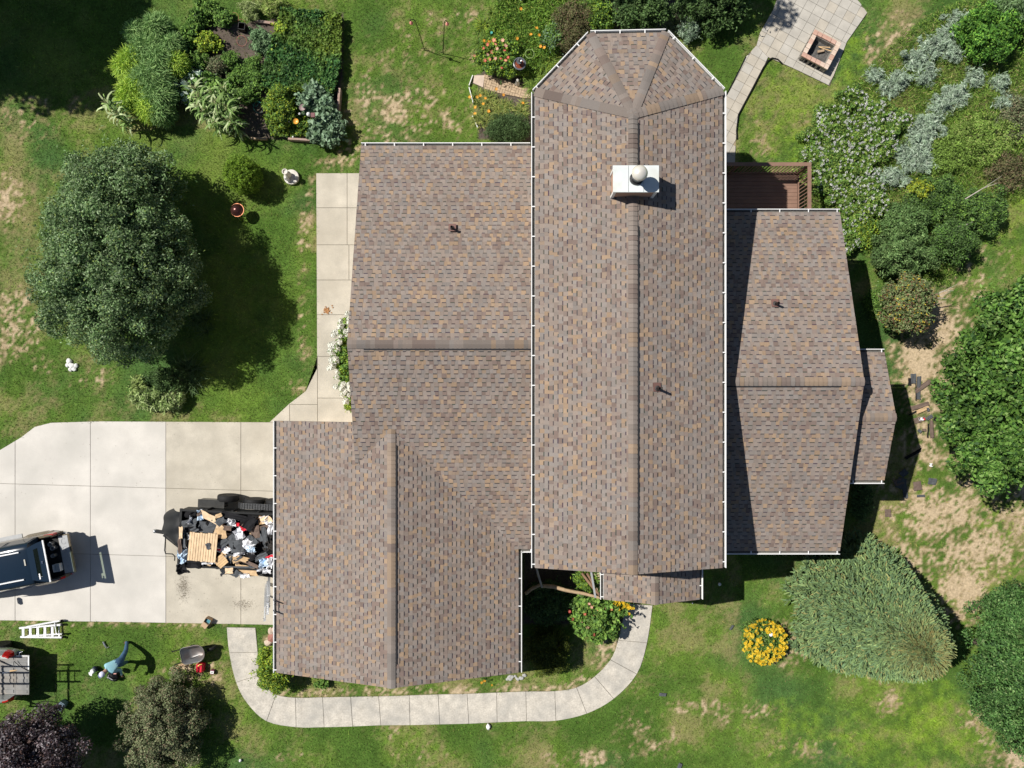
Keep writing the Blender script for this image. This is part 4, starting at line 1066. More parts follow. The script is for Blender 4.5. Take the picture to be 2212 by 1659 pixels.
for i, (u, v, r, m_, l) in enumerate(((585, 1364, .15, m_buffst, 'pale boulder nearest the driveway at the garage corner'), (592, 1361, .13, m_buffst, 'small pale boulder tucked against the garage gutter line'), (588, 1378, .19, m_redst, 'dark red boulder in the garage corner stones'), (580, 1388, .17, m_buffst, 'pale boulder left of the dark red boulder at the garage corner'), (586, 1400, .15, m_buffst, 'pale boulder just above the variegated shrub'))):
    rock(u, v, r, m_, l, seed=i + 9)
for i in range(16):
    u = 1095 + rnd.uniform(0, 40); v = 1460 + rnd.uniform(0, 9) - (u - 1100) * .05
    rock(u, v, rnd.uniform(.05, .085), m_cob, 'white cobble in the strip at the garage front right corner', group='white cobbles at the garage front corner', seed=i + 20)

# ---- kitchen garden at the top left
def ferny(name, label, u, v, r, zc, n, pal, L=.22, cat='plant', group=None):
    x, y = a2(u, v, zc)
    o = empty(name, (x, y, 0), 0, label, cat, group)
    d = norm(rng.normal(size=(n, 3))); p = d * np.array(r) * rng.uniform(.3, 1, (n, 1)) + np.array([0, 0, zc]); p[:, 2] = np.maximum(p[:, 2], .05)
    dirs = norm(d * np.array([1, 1, .2]) + rng.normal(size=(n, 3)) * np.array([.5, .5, .25]) + np.array([.35, -.25, .1])); sd = norm(np.cross(dirs, rng.normal(size=(n, 3))))
    LL = L * rng.uniform(.5, 1.2, (n, 1)); C = pick(pal, n); w = .008 + .009 * rng.random((n, 1))
    V = np.stack([p - sd * w, p + sd * w, p + dirs * LL + sd * w * .4, p + dirs * LL - sd * w * .4], 1).reshape(-1, 3)
    fobj('fronds', V, np.repeat(C, 4, 0), o)
    mb = MB()
    for k in range(5): mb.tube([(rnd.uniform(-.1, .1), rnd.uniform(-.1, .1), 0), (rnd.uniform(-.4, .4) * r[0], rnd.uniform(-.4, .4) * r[1], zc + r[2] * .6)], [.012, .005], 5)
    mb.build('stem', m_bark, o); return o
PA_ASP = [(.24, .40, .14, 3), (.32, .48, .17, 2), (.15, .28, .09, 2)]; PA_ASPL = [(.46, .62, .09, 3), (.32, .50, .09, 2)]
for i, (u, v, rx, ry, z, pal) in enumerate(((322, 108, .75, .62, .8, PA_ASP), (350, 128, .6, .5, .9, PA_ASP), (292, 128, .6, .45, .6, PA_ASPL), (330, 170, .85, .62, .9, PA_ASP), (278, 145, .6, .5, .5, PA_ASPL), (300, 190, .8, .5, .7, PA_ASPL), (345, 205, .62, .55, .8, PA_ASP), (282, 215, .5, .4, .5, PA_ASPL), (325, 235, .5, .55, .6, PA_ASPL), (350, 245, .45, .4, .6, PA_ASP), (385, 140, .4, .4, .7, PA_ASPL), (300, 75, .5, .45, .6, PA_ASP), (340, 60, .5, .5, .7, PA_ASP), (375, 100, .4, .4, .6, PA_ASP))):
    side_ = ['topmost shaded', 'upper right', 'upper left yellow-green', 'large middle', 'left edge yellow-green', 'middle left bright', 'middle right', 'lower left', 'lowest yellow', 'lower right grey-green', 'right edge yellow', 'upper shaded', 'highest', 'shaded right'][i]
    ferny('asparagus_fern', side_ + ' feathery clump in the asparagus row by the black shadow', u, v, (rx, ry, .5), z, 5200, pal, group='feathery asparagus clumps')
# corn plants
def corn(u, v, label, h=1.5, lean=(0, 0)):
    x, y = a2(u, v, .9)
    o = empty('corn_plant', (x, y, 0), 0, label, 'corn plant', 'corn plants in the kitchen garden')
    mb = MB(); mb.tube([(0, 0, 0), (lean[0] * .5, lean[1] * .5, h * .5), (lean[0], lean[1], h)], [.018, .015, .006], 6); mb.build('stalk', m_leaf_s, o)
    k = 9; zz_ = np.linspace(.25, h * .92, k); P_ = np.stack([lean[0] * zz_ / h, lean[1] * zz_ / h, zz_], -1)
    V, C = straps(P_, 4, .66, .085, [(.20, .31, .09, 3), (.42, .50, .26, 2), (.09, .17, .04, 2)], .75, .5, 4)
    fobj('leaves', V, C, o)
    V, C = straps(np.array([[lean[0], lean[1], h]]), 9, .22, .012, [(.50, .46, .24, 1)], .2, .6, 2)
    fobj('tassel', V, C, o)
m_leaf_s = mat('stem_green', (.16, .22, .07), .7)
cl_ = [(438, 205, 'corn stalk nearest the grey-leaved plants'), (452, 222, 'corn stalk in the middle of the corn patch'), (468, 208, 'corn stalk beside the white flower heads'), (482, 225, 'corn stalk on the right of the patch'), (497, 212, 'rightmost corn stalk by the bare soil'), (460, 245, 'corn stalk in the lower row'), (478, 252, 'leaning corn stalk casting long shadow'), (440, 240, 'lower left corn stalk of the patch'), (425, 222, 'leftmost corn stalk of the patch'), (500, 240, 'lower right corn stalk of the patch'), (248, 238, 'lone corn stalk at the top of the big tree'), (262, 262, 'second corn stalk half hidden by the big tree'), (505, 268, 'small corn stalk at the corner of the plot'), (470, 268, 'bottom corn stalk reaching onto the lawn')]
for u, v, l in cl_: corn(u, v, l, rnd.uniform(1.2, 1.7), (rnd.uniform(-.15, .15), rnd.uniform(-.15, .15)))
for i, (u, v, r, l, pal, L, W_) in enumerate(((415, 175, .55, 'grey-white broad-leaved squash plant at the head of the corn', [(.62, .70, .62, 3), (.38, .48, .38, 2), (.12, .22, .06, 2)], .26, .20), (398, 200, .45, 'silvery squash plant left of the corn', [(.56, .64, .56, 2), (.14, .24, .06, 2)], .24, .18), (445, 178, .5, 'bright leafy plant above the corn', PA_GREEN + [(.35, .42, .3, 1)], .16, .10), (480, 190, .45, 'leafy squash plant at the top right of the corn', PA_GREEN, .17, .12),
                                          (412, 70, .45, 'green bean plant by the top end of the plot', PA_GREEN, .13, .09), (425, 40, .4, 'shaded bean plant at the top edge', PA_GREEN, .12, .09), (450, 92, .5, 'yellow-green potato plant in the middle of the plot', PA_LIME, .09, .06), (400, 95, .35, 'leafy plant beside the potato row', PA_GREEN, .10, .07),
                                          (497, 128, .4, 'small bushy carrot-green plant on the bare soil', PA_GREEN, .07, .03), (570, 95, .55, 'grey-green tomato plant by the wooden board', [(.11, .19, .09, 3), (.15, .24, .12, 2)], .08, .04), (560, 75, .35, 'upper tomato plant by the wooden board', [(.11, .19, .09, 3)], .08, .04),
                                          (520, 165, .45, 'low weedy plant right of the corn', PA_GREEN, .08, .04), (555, 175, .5, 'straggly green plant left of the vine bed', PA_GREEN, .08, .04), (470, 140, .45, 'low green weeds beside the corn', PA_OLIVE, .07, .04), (530, 205, .45, 'green weeds along the soil path', PA_GREEN, .08, .04), (548, 140, .4, 'sparse green plant on the dark soil', PA_GREEN, .07, .03), (430, 130, .4, 'low greens between potato and corn', PA_GREEN, .08, .04),
                                          (610, 62, .3, 'leafy plant between the two boards', PA_LIME, .1, .07), (445, 20, .5, 'shaded shrub at the top of the plot', PA_GREEN, .1, .06), (480, 40, .4, 'small shaded plant by the hose cage', PA_GREEN, .08, .05), (540, 20, .5, 'pale grassy clump at the top edge', [(.25, .3, .13, 2), (.17, .24, .07, 2)], .12, .02), (590, 12, .5, 'yellow-green grassy clump left of the open lawn', [(.25, .3, .1, 2), (.17, .26, .05, 2)], .12, .02))):
    plant('garden_plant', l, 'plant', a2(u, v, .3), (r, r * .85, .3), .25, int(1500 * r / .45 * (.09 / L) ** .8), L, W_, pal, clr=.14, ncl=45, lobes=.25, up=.6, low=-.4, trunk=0)
# vine bed, dense carpet with upright side
def carpet(name, label, poly, z, n, L, Wd, pal, cat=None, kind='stuff', m=None, edge=.25, tops=None, up=1.0, bump=.08, group=None):
    X = np.array([p[0] for p in poly]); Y = np.array([p[1] for p in poly])
    x = rng.uniform(X.min(), X.max(), n * 2); y = rng.uniform(Y.min(), Y.max(), n * 2); k = inside(poly, x + rng.normal(0, .03, n * 2), y + rng.normal(0, .03, n * 2)); x = x[k][:n]; y = y[k][:n]; n = len(x)
    hgt = z * (.75 + bump * 6 * (vnoise(x, y, 1.9, 6, 3) - .35)) + bump * (vnoise(x, y, 5, 8, 2) - .5)
    zz_ = hgt * (1 - rng.random(n) ** 2.2 * .75)
    C = pick(pal, n) * (.8 + .5 * vnoise(x, y, 2.5, 12, 2)[:, None])
    if len(pal) and pal is PA_VINE: C = C + (np.array([.25, .32, .03]) - C) * np.clip((vnoise(x, y, .7, 13, 2) - .56) * 3.0, 0, .45)[:, None]
    V, Cc = leafset(np.stack([x, y, np.maximum(zz_, .02)], -1), norm(rng.normal(size=(n, 3)) * .62 + np.array([0, 0, up])), np.full(n, L), np.full(n, Wd), C * rng.uniform(.6, 1.35, (n, 1)))
    return fobj(name, V, Cc, None, m, label=label, cat=cat, kind=kind, group=group)
carpet('vine_bed', 'dense bed of heart-leaved vines filling the raised plot beside the lawn', P((618, 30), (742, 40), (738, 150), (724, 212), (570, 196), (590, 110)), .55, 13000, .145, .115, PA_VINE, cat='vine bed')
carpet('vine_bed', 'low yellow-green vine leaves at the bottom of the raised plot', P((640, 190), (700, 200), (690, 296), (590, 300), (575, 262), (640, 250)), .3, 3600, .10, .07, PA_LIME + PA_GREEN, cat='vine bed')
plant('marigold_bush', 'yellow-green leafy bush at the left of the bird feeders in the plot', 'shrub', a2(603, 232, .5), (.62, .95, .45), .45, 7500, .085, .045, PA_LIME + PA_GREEN, clr=.18, ncl=100, low=-.6, lobes=.15, trunk=.03)
for i, (u, v, r, l) in enumerate(((680, 205, .48, 'upper collard plant left of the edging board'), (665, 222, .34, 'collard plant just right of the bird dish'), (704, 232, .42, 'collard plant by the edging board'), (700, 262, .5, 'large collard plant in the middle of the group'), (722, 272, .42, 'collard plant spilling over the plot edge'), (688, 285, .45, 'lowest collard plant at the corner of the plot'), (715, 295, .38, 'collard plant at the bottom right corner casting shadow on the lawn'))):
    plant('collard_plant', l, 'plant', a2(u, v, .45), (r, r, .38), .4, 620, .20, .13, PA_GREY + [(.10, .17, .09, 2)], clr=.14, ncl=34, lobes=.2, up=.45, low=-.5, trunk=.02, group='collard plants in the raised plot')
m_board = mat('edging_board', (.36, .24, .19), .85, var=.2, scale=4, hue=(.30, .27, .25))
def board(u0, v0, u1, v1, z, w, h, label, m=None):
    a = at(u0, v0, z); b = at(u1, v1, z); a.z = b.z = z - h / 2
    mb = MB(); mb.beam(a, b, w, h); return mb.build('edging_board', m or m_board, label=label, cat='board')
board(733, 190, 728, 254, .32, .09, .32, 'vertical brown edging board on the lawn side of the plot')
board(622, 299, 722, 305, .22, .08, .22, 'brown edging board along the bottom of the plot')
board(612, 28, 608, 66, .3, .06, .3, 'short pale board at the top left corner of the vine bed', m_wood)
board(550, 44, 592, 50, .12, .10, .1, 'orange-brown board lying at the top of the kitchen garden')
board(598, 160, 596, 182, .2, .05, .2, 'short grey board on the left edge of the vine bed', m_wood)
board(540, 298, 575, 299, .15, .08, .15, 'pale board end at the bottom corner of the soil path', m_wood)
# bird feeders and ornaments in the plot
m_rust = mat('copper', (.42, .16, .08), .35, metal=.6, var=.3); m_mauve = mat('mauve_glaze', (.36, .27, .26), .4); m_amber = mat('amber_glaze', (.75, .38, .06), .35, var=.25)
def dish_stand(name, u, v, z, r, m, label, cat='bird feeder', base=None):
    p = at(u, v, z); bx = p.x if base is None else base[0]; by = p.y if base is None else base[1]
    o = empty(name, (p.x, p.y, 0), 0, label, cat)
    mb = MB(); mb.lathe((0, 0, z), [(.02, -.05), (r * .5, -.045), (r, 0), (r * .97, .015), (r * .8, -.01), (r * .3, -.03), (.004, -.032)], 26); mb.build('dish', m, o, True)
    mb = MB(); mb.tube([(bx - p.x, by - p.y, 0), (0, 0, z - .04)], .014, 7); mb.build('pole', m_steel, o)
    return o
d1 = dish_stand('dish_feeder', 653, 232, .75, .135, m_mauve, 'mauve dish feeder with a white ball in the raised plot')
mb = MB(); mb.lathe((.04, .02, .75), [(.005, -.03), (.04, -.01), (.04, .02), (.005, .05)], 10); mb.build('ball', m_white, d1, True)
d2 = dish_stand('dish_feeder', 639, 262, .7, .115, m_amber, 'amber glass dish on a stake among the yellow-green leaves')
p = at(670, 247, 1.15); o = empty('wind_spinner', (p.x, p.y, 0), 0, 'small white and dark red weather spinner on a post in the collards', 'garden ornament')
mb = MB(); mb.tube([(.35, -.42, 0), (0, 0, 1.12)], .02, 6); mb.build('post', m_black, o)
mb = MB(); mb.lathe((-.06, .0, 1.15), [(.01, -.06), (.075, -.04), (.085, .02), (.05, .08), (.005, .1)], 12); mb.build('globe', m_white, o, True)
mb = MB(); mb.box((.11, -.03, 1.13), (.15, .17, .1)); mb.build('box', mat('maroon', (.14, .03, .035), .5), o)
for u, v, r, l in ((633, 296, .04, 'white glass ball at the bottom edge of the plot'), (647, 246, .05, 'glass ball beside the spinner in the plot'), (624, 263, .03, 'tiny white ball by the amber dish'), (689, 208, .04, 'white ball among the upper collards'), (1040, 1250, .0, '')):
    if r:
        mb = MB(); mb.lathe((0, 0, 0), [(.004, -r), (r * .8, -r * .6), (r, 0), (r * .8, r * .6), (.004, r)], 12); mb.build('garden_ball', m_white, None, True, label=l, cat='ornament').location = at(u, v, .45)
# hose cage in the plot
o = empty('soil_bucket', at(527, 63, 0), R(-8), 'black square bucket in the kitchen garden with red wire rings beside it', 'bucket')
mb = MB(); s_ = .13
for a, b, c, d in ((0, s_, 2 * s_ + .02, .02), (0, -s_, 2 * s_ + .02, .02), (s_, 0, .02, 2 * s_), (-s_, 0, .02, 2 * s_)): mb.box((a, b, .14), (c, d, .26))
mb.box((0, 0, .02), (2 * s_, 2 * s_, .02)); mb.build('bucket', m_black, o)
m_redw = mat('red_wire', (.45, .10, .06), .5); m_teal = mat('teal_wire', (.08, .42, .38), .5)
def ring(u, v, r, m, label, z=.06, tilt=.0, n=22, th=.006, name='wire_ring'):
    mb = MB(); pts = [(math.cos(a) * r, math.sin(a) * r, math.sin(a) * tilt) for a in np.linspace(0, 6.283, n)]; mb.tube(pts, th, 5, False)
    mb.build(name, m, None, label=label, cat='wire ring').location = at(u, v, z)
ring(507, 37, .16, m_redw, 'red wire ring left of the black bucket', .1, .05); ring(522, 50, .15, m_redw, 'red wire ring just above the black bucket', .08, .03); ring(522, 88, .2, m_redw, 'red wire ring on the soil below the black bucket', .05, .05)
ring(558, 232, .2, m_teal, 'teal wire ring on the soil beside the corn', .08, .08); ring(551, 222, .13, m_teal, 'small teal wire ring at the corn patch', .06, .04)
ring(1144, 116, .18, mat('lime_hoop', (.45, .6, .25), .5), 'pale green hoop standing in the day lilies by the bird bath', .7, .0)

# shepherd hooks with red hummingbird feeders
def hook(u, v, tu, tv, fu, fv, label):
    b = at(u, v, 0); t = at(tu, tv, 2.0); fpt = at(fu, fv, 1.85)
    o = empty('feeder_hook', b, 0, label, 'feeder pole')
    def l(p): return p - b
    mb = MB(); md = l(t); e = l(fpt); mb.tube([(0, 0, 0), md * .96, md + Vector((0, 0, .08)), md.lerp(e, .5) + Vector((0, 0, .2)), e + Vector((0, 0, .16)), e + Vector((0, 0, .06))], .016, 6); mb.tube([(-.12, 0, .1), (.12, 0, .1)], .012, 5)
    mb.build('pole', m_black, o)
    mb = MB(); mb.lathe(e, [(.01, .05), (.035, .04), (.04, -.02), (.065, -.04), (.07, -.07), (.02, -.09)], 14); mb.build('feeder', mat('feeder_red', (.72, .26, .22), .4, var=.3, scale=20), o, True)
hook(957, 115, 960, 50, 966, 50, 'right shepherd hook holding a red feeder on the upper lawn')
hook(917, 107, 898, 47, 888, 48, 'left shepherd hook holding a red feeder on the upper lawn')

# statue fountain, copper bowl, bird bath
m_whst = mat('aged_plaster', (.62, .59, .53), .85, var=.2, scale=9, bump=.2)
o = empty('statue_table', at(631, 384, 0), 0, 'round pale stone base with white figure and urn beside the clipped shrub', 'garden statue')
mb = MB(); mb.lathe((0, 0, 0), [(.29, 0), (.31, .08), (.30, .14), (.005, .15)], 26); mb.build('base', m_whst, o, True)
mb = MB(); mb.lathe((-.08, .05, .15), [(.10, 0), (.13, .15), (.10, .3), (.06, .4), (.075, .48), (.115, .52), (.115, .55), (.085, .55), (.08, .50)], 18); mb.build('urn', m_whst, o, True)
mb = MB(); mb.lathe((-.08, .05, .6), [(.08, .0), (.005, .01)], 14); mb.build('urn_soil', mat('plum', (.10, .04, .035), .8), o)
mb = MB(); mb.tube([(-.14, -.12, .14), (-.15, -.1, .3), (-.13, -.12, .42), (-.12, -.14, .5)], [.09, .08, .06, .03], 8); mb.lathe((-.12, -.17, .30), [(.02, -.05), (.06, 0), (.02, .06)], 10); mb.build('figure', m_white, o, True)
for (x, y, r) in ((-.10, -.2, .06), (.2, .0, .05), (.12, -.22, .04)):
    mb = MB(); mb.lathe((x, y, .18), [(r * .8, -.04), (r, 0), (.005, r * .8)], 10); mb.build('figurine', m_white, o, True)
o = empty('fire_bowl', at(524, 461, 0), 0, 'round copper fire bowl with lid on thin legs in the tree shadow', 'fire bowl')
mb = MB(); mb.lathe((0, 0, .55), [(.06, -.18), (.2, -.12), (.26, .0), (.27, .02), (.25, .02), (.19, -.07), (.01, -.12)], 26); mb.build('bowl', m_rust, o, True)
mb = MB(); mb.lathe((-.02, .0, .58), [(.25, 0), (.2, .07), (.1, .12), (.004, .14)], 24); mb.build('lid', mat('dark_copper', (.10, .04, .035), .25, metal=.7), o, True)
for a in (.3, 2.4, 4.5, -.7):
    mb = MB(); mb.tube([(math.cos(a) * .34, math.sin(a) * .34, 0), (math.cos(a) * .2, math.sin(a) * .2, .5)], .012, 5); mb.build('leg', m_steel, o)
o = empty('bird_bath', at(1122, 156, 0), 0, 'dark tiered bird bath standing in the red-flowered bed', 'bird bath')
m_bb = mat('slate_glaze', (.11, .12, .14), .25, var=.2)
mb = MB(); mb.lathe((0, 0, 0), [(.16, 0), (.14, .06), (.07, .12), (.06, .6), (.1, .66), (.24, .74), (.255, .78), (.22, .79), (.19, .74), (.05, .70)], 26); mb.build('basin', m_bb, o, True)
mb = MB(); mb.lathe((0, 0, .735), [(.20, 0), (.005, .004)], 20); mb.build('water', mat('rusty_water', (.20, .055, .03), .08), o)
mb = MB(); mb.lathe((-.02, .03, .73), [(.05, 0), (.05, .12), (.11, .17), (.115, .2), (.08, .19), (.03, .17), (.03, .3), (.06, .34), (.01, .42)], 18); mb.build('top_tier', m_bb, o, True)
mb = MB(); mb.lathe((-.08, -.42, .15), [(.09, -.15), (.1, .0), (.04, .16), (.06, .25), (.01, .3)], 10); mb.build('garden_figure', m_whst, None, True, label='small grey stone figure beside the bird bath', cat='ornament').location = at(1122, 160, 0)

# top centre flower beds
carpet('bed_greenery', 'dense bright green strappy foliage filling the flower bed above the brick path', P((1078, -10), (1310, -10), (1270, 58), (1200, 120), (1150, 172), (1120, 168), (1050, 148), (1040, 100), (1062, 60)), .42, 17000, .19, .030, [(.13, .25, .035, 3), (.20, .33, .05, 3), (.07, .15, .025, 2), (.28, .33, .07, .6)], cat='bed foliage', up=.5, bump=.12)
lil = [(.15, .24, .045, 3), (.22, .31, .05, 2), (.10, .18, .035, 2)]
nm = ['by the lawn edge', 'in the upper left', 'at the top edge', 'below the brown shrub', 'right of the hoop', 'behind the bird bath', 'in the top middle', 'beside the coral flowers', 'near the table leg', 'along the octagonal eave', 'under the eave corner', 'left of the hoop', 'in the centre of the bed', 'upper right']
for i, (u, v, r) in enumerate(((1062, 60, .5), (1085, 30, .6), (1120, 15, .6), (1200, 60, .4), (1170, 110, .5), (1150, 150, .45), (1140, 45, .6), (1060, 95, .5), (1165, 35, .45), (1185, 140, .4), (1160, 185, .25), (1105, 90, .5), (1120, 65, .55), (1235, 40, .4))):
    strap_plant('day_lily', 'bright green day lily clump ' + nm[i], 'plant', u, v, r, 420, .5, .026, lil if i % 3 else PA_LIME + lil, group='day lilies in the top bed', nc=16)
nm = ['just below the brick path', 'at the white edging', 'in the middle of the lower bed', 'near the dark juniper', 'by the main roof gutter', 'under the path corner', 'left end of the lower bed', 'right of the orange blooms']
for i, (u, v, r) in enumerate(((1056, 212, .2), (1034, 206, .22), (1050, 232, .35), (1070, 250, .3), (1128, 234, .28), (1098, 230, .22), (1040, 255, .25), (1078, 232, .25))):
    strap_plant('day_lily', 'yellowing day lily clump ' + nm[i], 'plant', u, v, r, 200, .34, .026, [(.26, .30, .07, 2), (.12, .18, .04, 2), (.35, .36, .12, 1)], group='day lilies in the lower bed', nc=12)
bm_o = blossom_mesh('blossom', (.90, .33, .04), .075, 6, .45, (.85, .5, .06))
for k, (u, v) in enumerate(((1125, 19), (1164, 76), (1159, 61), (1147, 75), (1176, 103), (1168, 100), (1117, 83), (1045, 88), (1056, 90), (1184, 66))):
    st = empty('lily_flower', at(u, v, .62), 0, 'orange day lily bloom %s' % ['at the very top of the bed', 'right of the middle', 'above the hoop', 'left of the middle pair', 'nearest the eave', 'beside the eave bloom', 'in the centre green', 'at the lawn edge', 'with yellow throat by the coral flowers', 'highest on the right'][k], 'flower', 'orange lilies in the top bed')
    b = link('blossom', bm_o, st); b.rotation_euler = (.3, .2, k); mb = MB(); mb.tube([(0, 0, -.6), (0, 0, 0)], .006, 5); mb.build('stem', m_leaf_s, st)
for k, (u, v) in enumerate(((1037, 206), (1030, 210), (1048, 213), (1044, 225), (1027, 232), (1056, 240), (1072, 192), (1087, 205), (1129, 223), (1026, 246), (1015, 210))):
    st = empty('lily_flower', at(u, v, .5), 0, 'orange bloom %s' % ['in the upper left pair below the path', 'leftmost of the upper pair below the path', 'right of the upper pair', 'in the middle of the lower bed', 'at the white edging', 'lowest in the lower bed', 'over the brick path', 'at the lower side of the brick path', 'beside the main roof gutter', 'fading beside the white edging', 'alone on the lawn side'][k], 'flower', 'orange lilies in the lower bed')
    b = link('blossom', bm_o, st); b.rotation_euler = (.3, .2, k); mb = MB(); mb.tube([(0, 0, -.48), (0, 0, 0)], .006, 5); mb.build('stem', m_leaf_s, st)
hb2 = plant('hibiscus_bush', 'bush with coral pink blossoms beside the bird bath', 'flowering bush', a2(1076, 122, .5), (.95, .78, .45), .42, 5200, .10, .05, PA_GREEN + PA_LIME[:1], clr=.2, ncl=90, lobes=.15, low=-.6, trunk=.03)
for k, (u, v) in enumerate(((1067, 87), (1086, 87), (1054, 96), (1070, 96), (1092, 99), (1045, 104), (1062, 112), (1074, 105), (1090, 110), (1024, 121), (1053, 118), (1048, 130), (1058, 128), (1070, 126), (1081, 127), (1092, 131), (1083, 147), (1098, 124))):
    blossoms(hb2, (bm_r, bm_p, bm_r2)[k % 3 if k != 16 else 2], [at(u, v, .92)])
plant('spirea_shrub', 'brownish twiggy shrub beside the octagonal end of the roof', 'shrub', a2(1242, 55, .7), (.85, 1.15, .6), .6, 11000, .055, .028, PA_BRONZE, clr=.22, ncl=140, low=-.6, lobes=.14, trunk=.04)
plant('viburnum_shrub', 'bright green shrub right of the brownish one above the eave', 'shrub', a2(1290, 38, .6), (.75, .75, .5), .5, 4500, .09, .045, PA_GREEN + PA_LIME[:1], clr=.2, ncl=70, low=-.6, trunk=.03)
plant('viburnum_shrub', 'mixed green shrub just below the bench in the top bed', 'shrub', a2(1195, 80, .5), (.5, .6, .4), .4, 2600, .08, .045, PA_GREEN + PA_GREY[:1], clr=.18, ncl=40, low=-.6, trunk=.03)
plant('dark_shrub', 'dark glossy shrub in the shade above the roof end', 'shrub', a2(1385, 18, .8), (1.2, .8, .7), .7, 7000, .12, .05, PA_DARK, clr=.28, ncl=90, low=-.6, trunk=.04)
strap_plant('ornamental_grass', 'pale ornamental grass tuft above the roof end', 'grass tuft', 1440, 52, .5, 500, .55, .016, [(.26, .30, .17, 2), (.14, .19, .07, 2)], nc=16)
strap_plant('ornamental_grass', 'second pale grass tuft against the north eave', 'grass tuft', 1415, 70, .4, 300, .5, .016, [(.26, .30, .17, 2), (.14, .19, .07, 2)], nc=12)
plant('silver_shrub', 'silvery plant at the north-east corner of the roof', 'plant', a2(1488, 62, .4), (.42, .55, .35), .3, 2200, .09, .03, PA_SILV + PA_GREY, clr=.14, ncl=40, low=-.5, trunk=.0)
plant('dark_shrub', 'large dark shrub in the deep shade between roof and patio', 'shrub', a2(1545, 12, .8), (1.6, .9, .7), .7, 7000, .12, .05, PA_DARK, clr=.28, ncl=90, low=-.6, trunk=.04)
plant('juniper_shrub', 'spreading dark juniper between the left wing gutter and the lily bed', 'shrub', a2(1096, 275, .5), (.98, .62, .4), .4, 14000, .06, .018, [(.055, .10, .035, 3), (.085, .14, .055, 2), (.035, .065, .022, 2)], clr=.2, ncl=150, low=-.6, lobes=.12, trunk=.04, m=m_leafd)
strap_plant('dry_grass', 'dry straw-coloured grass tuft on the lawn beside the coral bush', 'grass tuft', 1021, 115, .2, 120, .3, .012, [(.45, .36, .2, 1)], spread=.9, upr=.3)
for u0, v0, u1, v1, l in ((1021, 162, 1013, 184, 'white plastic edging piece at the head of the brick path'), (1013, 188, 1022, 222, 'long white edging piece along the lower lily bed'), (1020, 250, 1032, 275, 'white edging piece by the juniper')):
    board(u0, v0, u1, v1, .10, .03, .14, l, m_white)
# bench end at the top edge of the bed
o = empty('garden_bench', at(1160, -14, 0), R(28), 'weathered bench end poking into the top edge of the flower bed', 'bench')
for k in range(4):
    mb = MB(); mb.box((-.2, -.12 + k * .12, .48), (1.3, .09, .03)); mb.build('seat_slat', m_wood if k else mat('blue_grey_paint', (.25, .30, .34), .6), o)
for x in (-.7, .38):
    for y in (-.12, .22):
        mb = MB(); mb.box((x, y, .24), (.06, .06, .47)); mb.build('leg', m_wood, o)
mb = MB(); mb.box((.5, -.1, .62), (.36, .12, .04)); mb.build('arm_rest', mat('blue_grey_paint', (.25, .30, .34), .6), o)
# teal stake
mb = MB(); mb.tube([(0, 0, 0), (.03, -.1, .5)], [.02, .05], 8); mb.build('garden_stake', m_teal, None, label='teal glass stake at the lawn side of the lily bed', cat='garden stake').location = at(1061, 78, .1)

# ---- wild planting on the right
def wild():
    zone = P((1740, 330), (1790, 230), (1850, 170), (1940, 80), (2030, 20), (2230, -40), (2240, 400), (2090, 500), (2090, 540), (2040, 620), (1900, 590), (1840, 500), (1750, 450), (1745, 400))
    carpet('meadow_grass', 'rough green and tan meadow growth in the wild planting on the right', zone, .28, 60000, .18, .018, [(.15, .26, .04, 3), (.23, .34, .06, 2), (.36, .32, .14, .8), (.08, .15, .025, 2)], cat='meadow', up=.5, bump=.12)
wild()
wnames = ['nearest the deck corner', 'above the deck', 'at the lawn side', 'in the upper left', 'in the centre of the patch', 'lower centre', 'by the silver drift', 'right of the deck rail', 'below the deck rail', 'at the right wing corner', 'along the right wing rake', 'beside the dark shrubs', 'upper centre', 'middle left', 'close to the right wing gutter', 'upper right']
hmw = [flower_head('flower_head', .045, 26, (.88, .87, .86)) for _ in range(3)]
for i, (u, v, r) in enumerate(((1775, 300, .75), (1800, 255, .7), (1760, 345, .6), (1845, 215, .6), (1850, 290, .85), (1860, 350, .85), (1905, 300, .7), (1790, 390, .6), (1830, 415, .7), (1850, 460, .6), (1835, 520, .5), (1890, 440, .6), (1895, 245, .6), (1810, 330, .7), (1880, 400, .6), (1945, 260, .5))):
    o = plant('phlox_plant', 'white phlox clump ' + wnames[i] + ' in the wild planting', 'flowering plant', a2(u, v, .5), (r, r, .30), .3, int(3400 * r / .7), .11, .04, PA_GREEN + [(.20, .28, .06, 3)], clr=.17, ncl=60, lobes=.3, low=-.5, trunk=0, group='white phlox clumps')
    p0 = o.location
    for k in range(int(44 * r / .7)):
        a = rnd.uniform(0, 6.28); q = math.sqrt(rnd.random()) * r
        b = link('flower_head', rnd.choice(hmw), o); b.location = (math.cos(a) * q, math.sin(a) * q, .36 + .30 * math.sqrt(max(.05, 1.1 - (q / r) ** 2)))
        s_ = rnd.uniform(.7, 1.4); b.scale = (s_, s_, s_ * .8)
snames = ['at the head of the drift', 'second from the top', 'third from the top', 'on the upper left side', 'leftmost outlier', 'in the upper middle', 'in the middle bend', 'right of the bend', 'in the dense lower drift', 'lower dense part', 'lowest dense part', 'beside the phlox', 'small right outlier', 'upper right outlier', 'far right outlier', 'between phlox and meadow', 'lower left end', 'bottom end near the deck', 'small piece on the left', 'centre right']
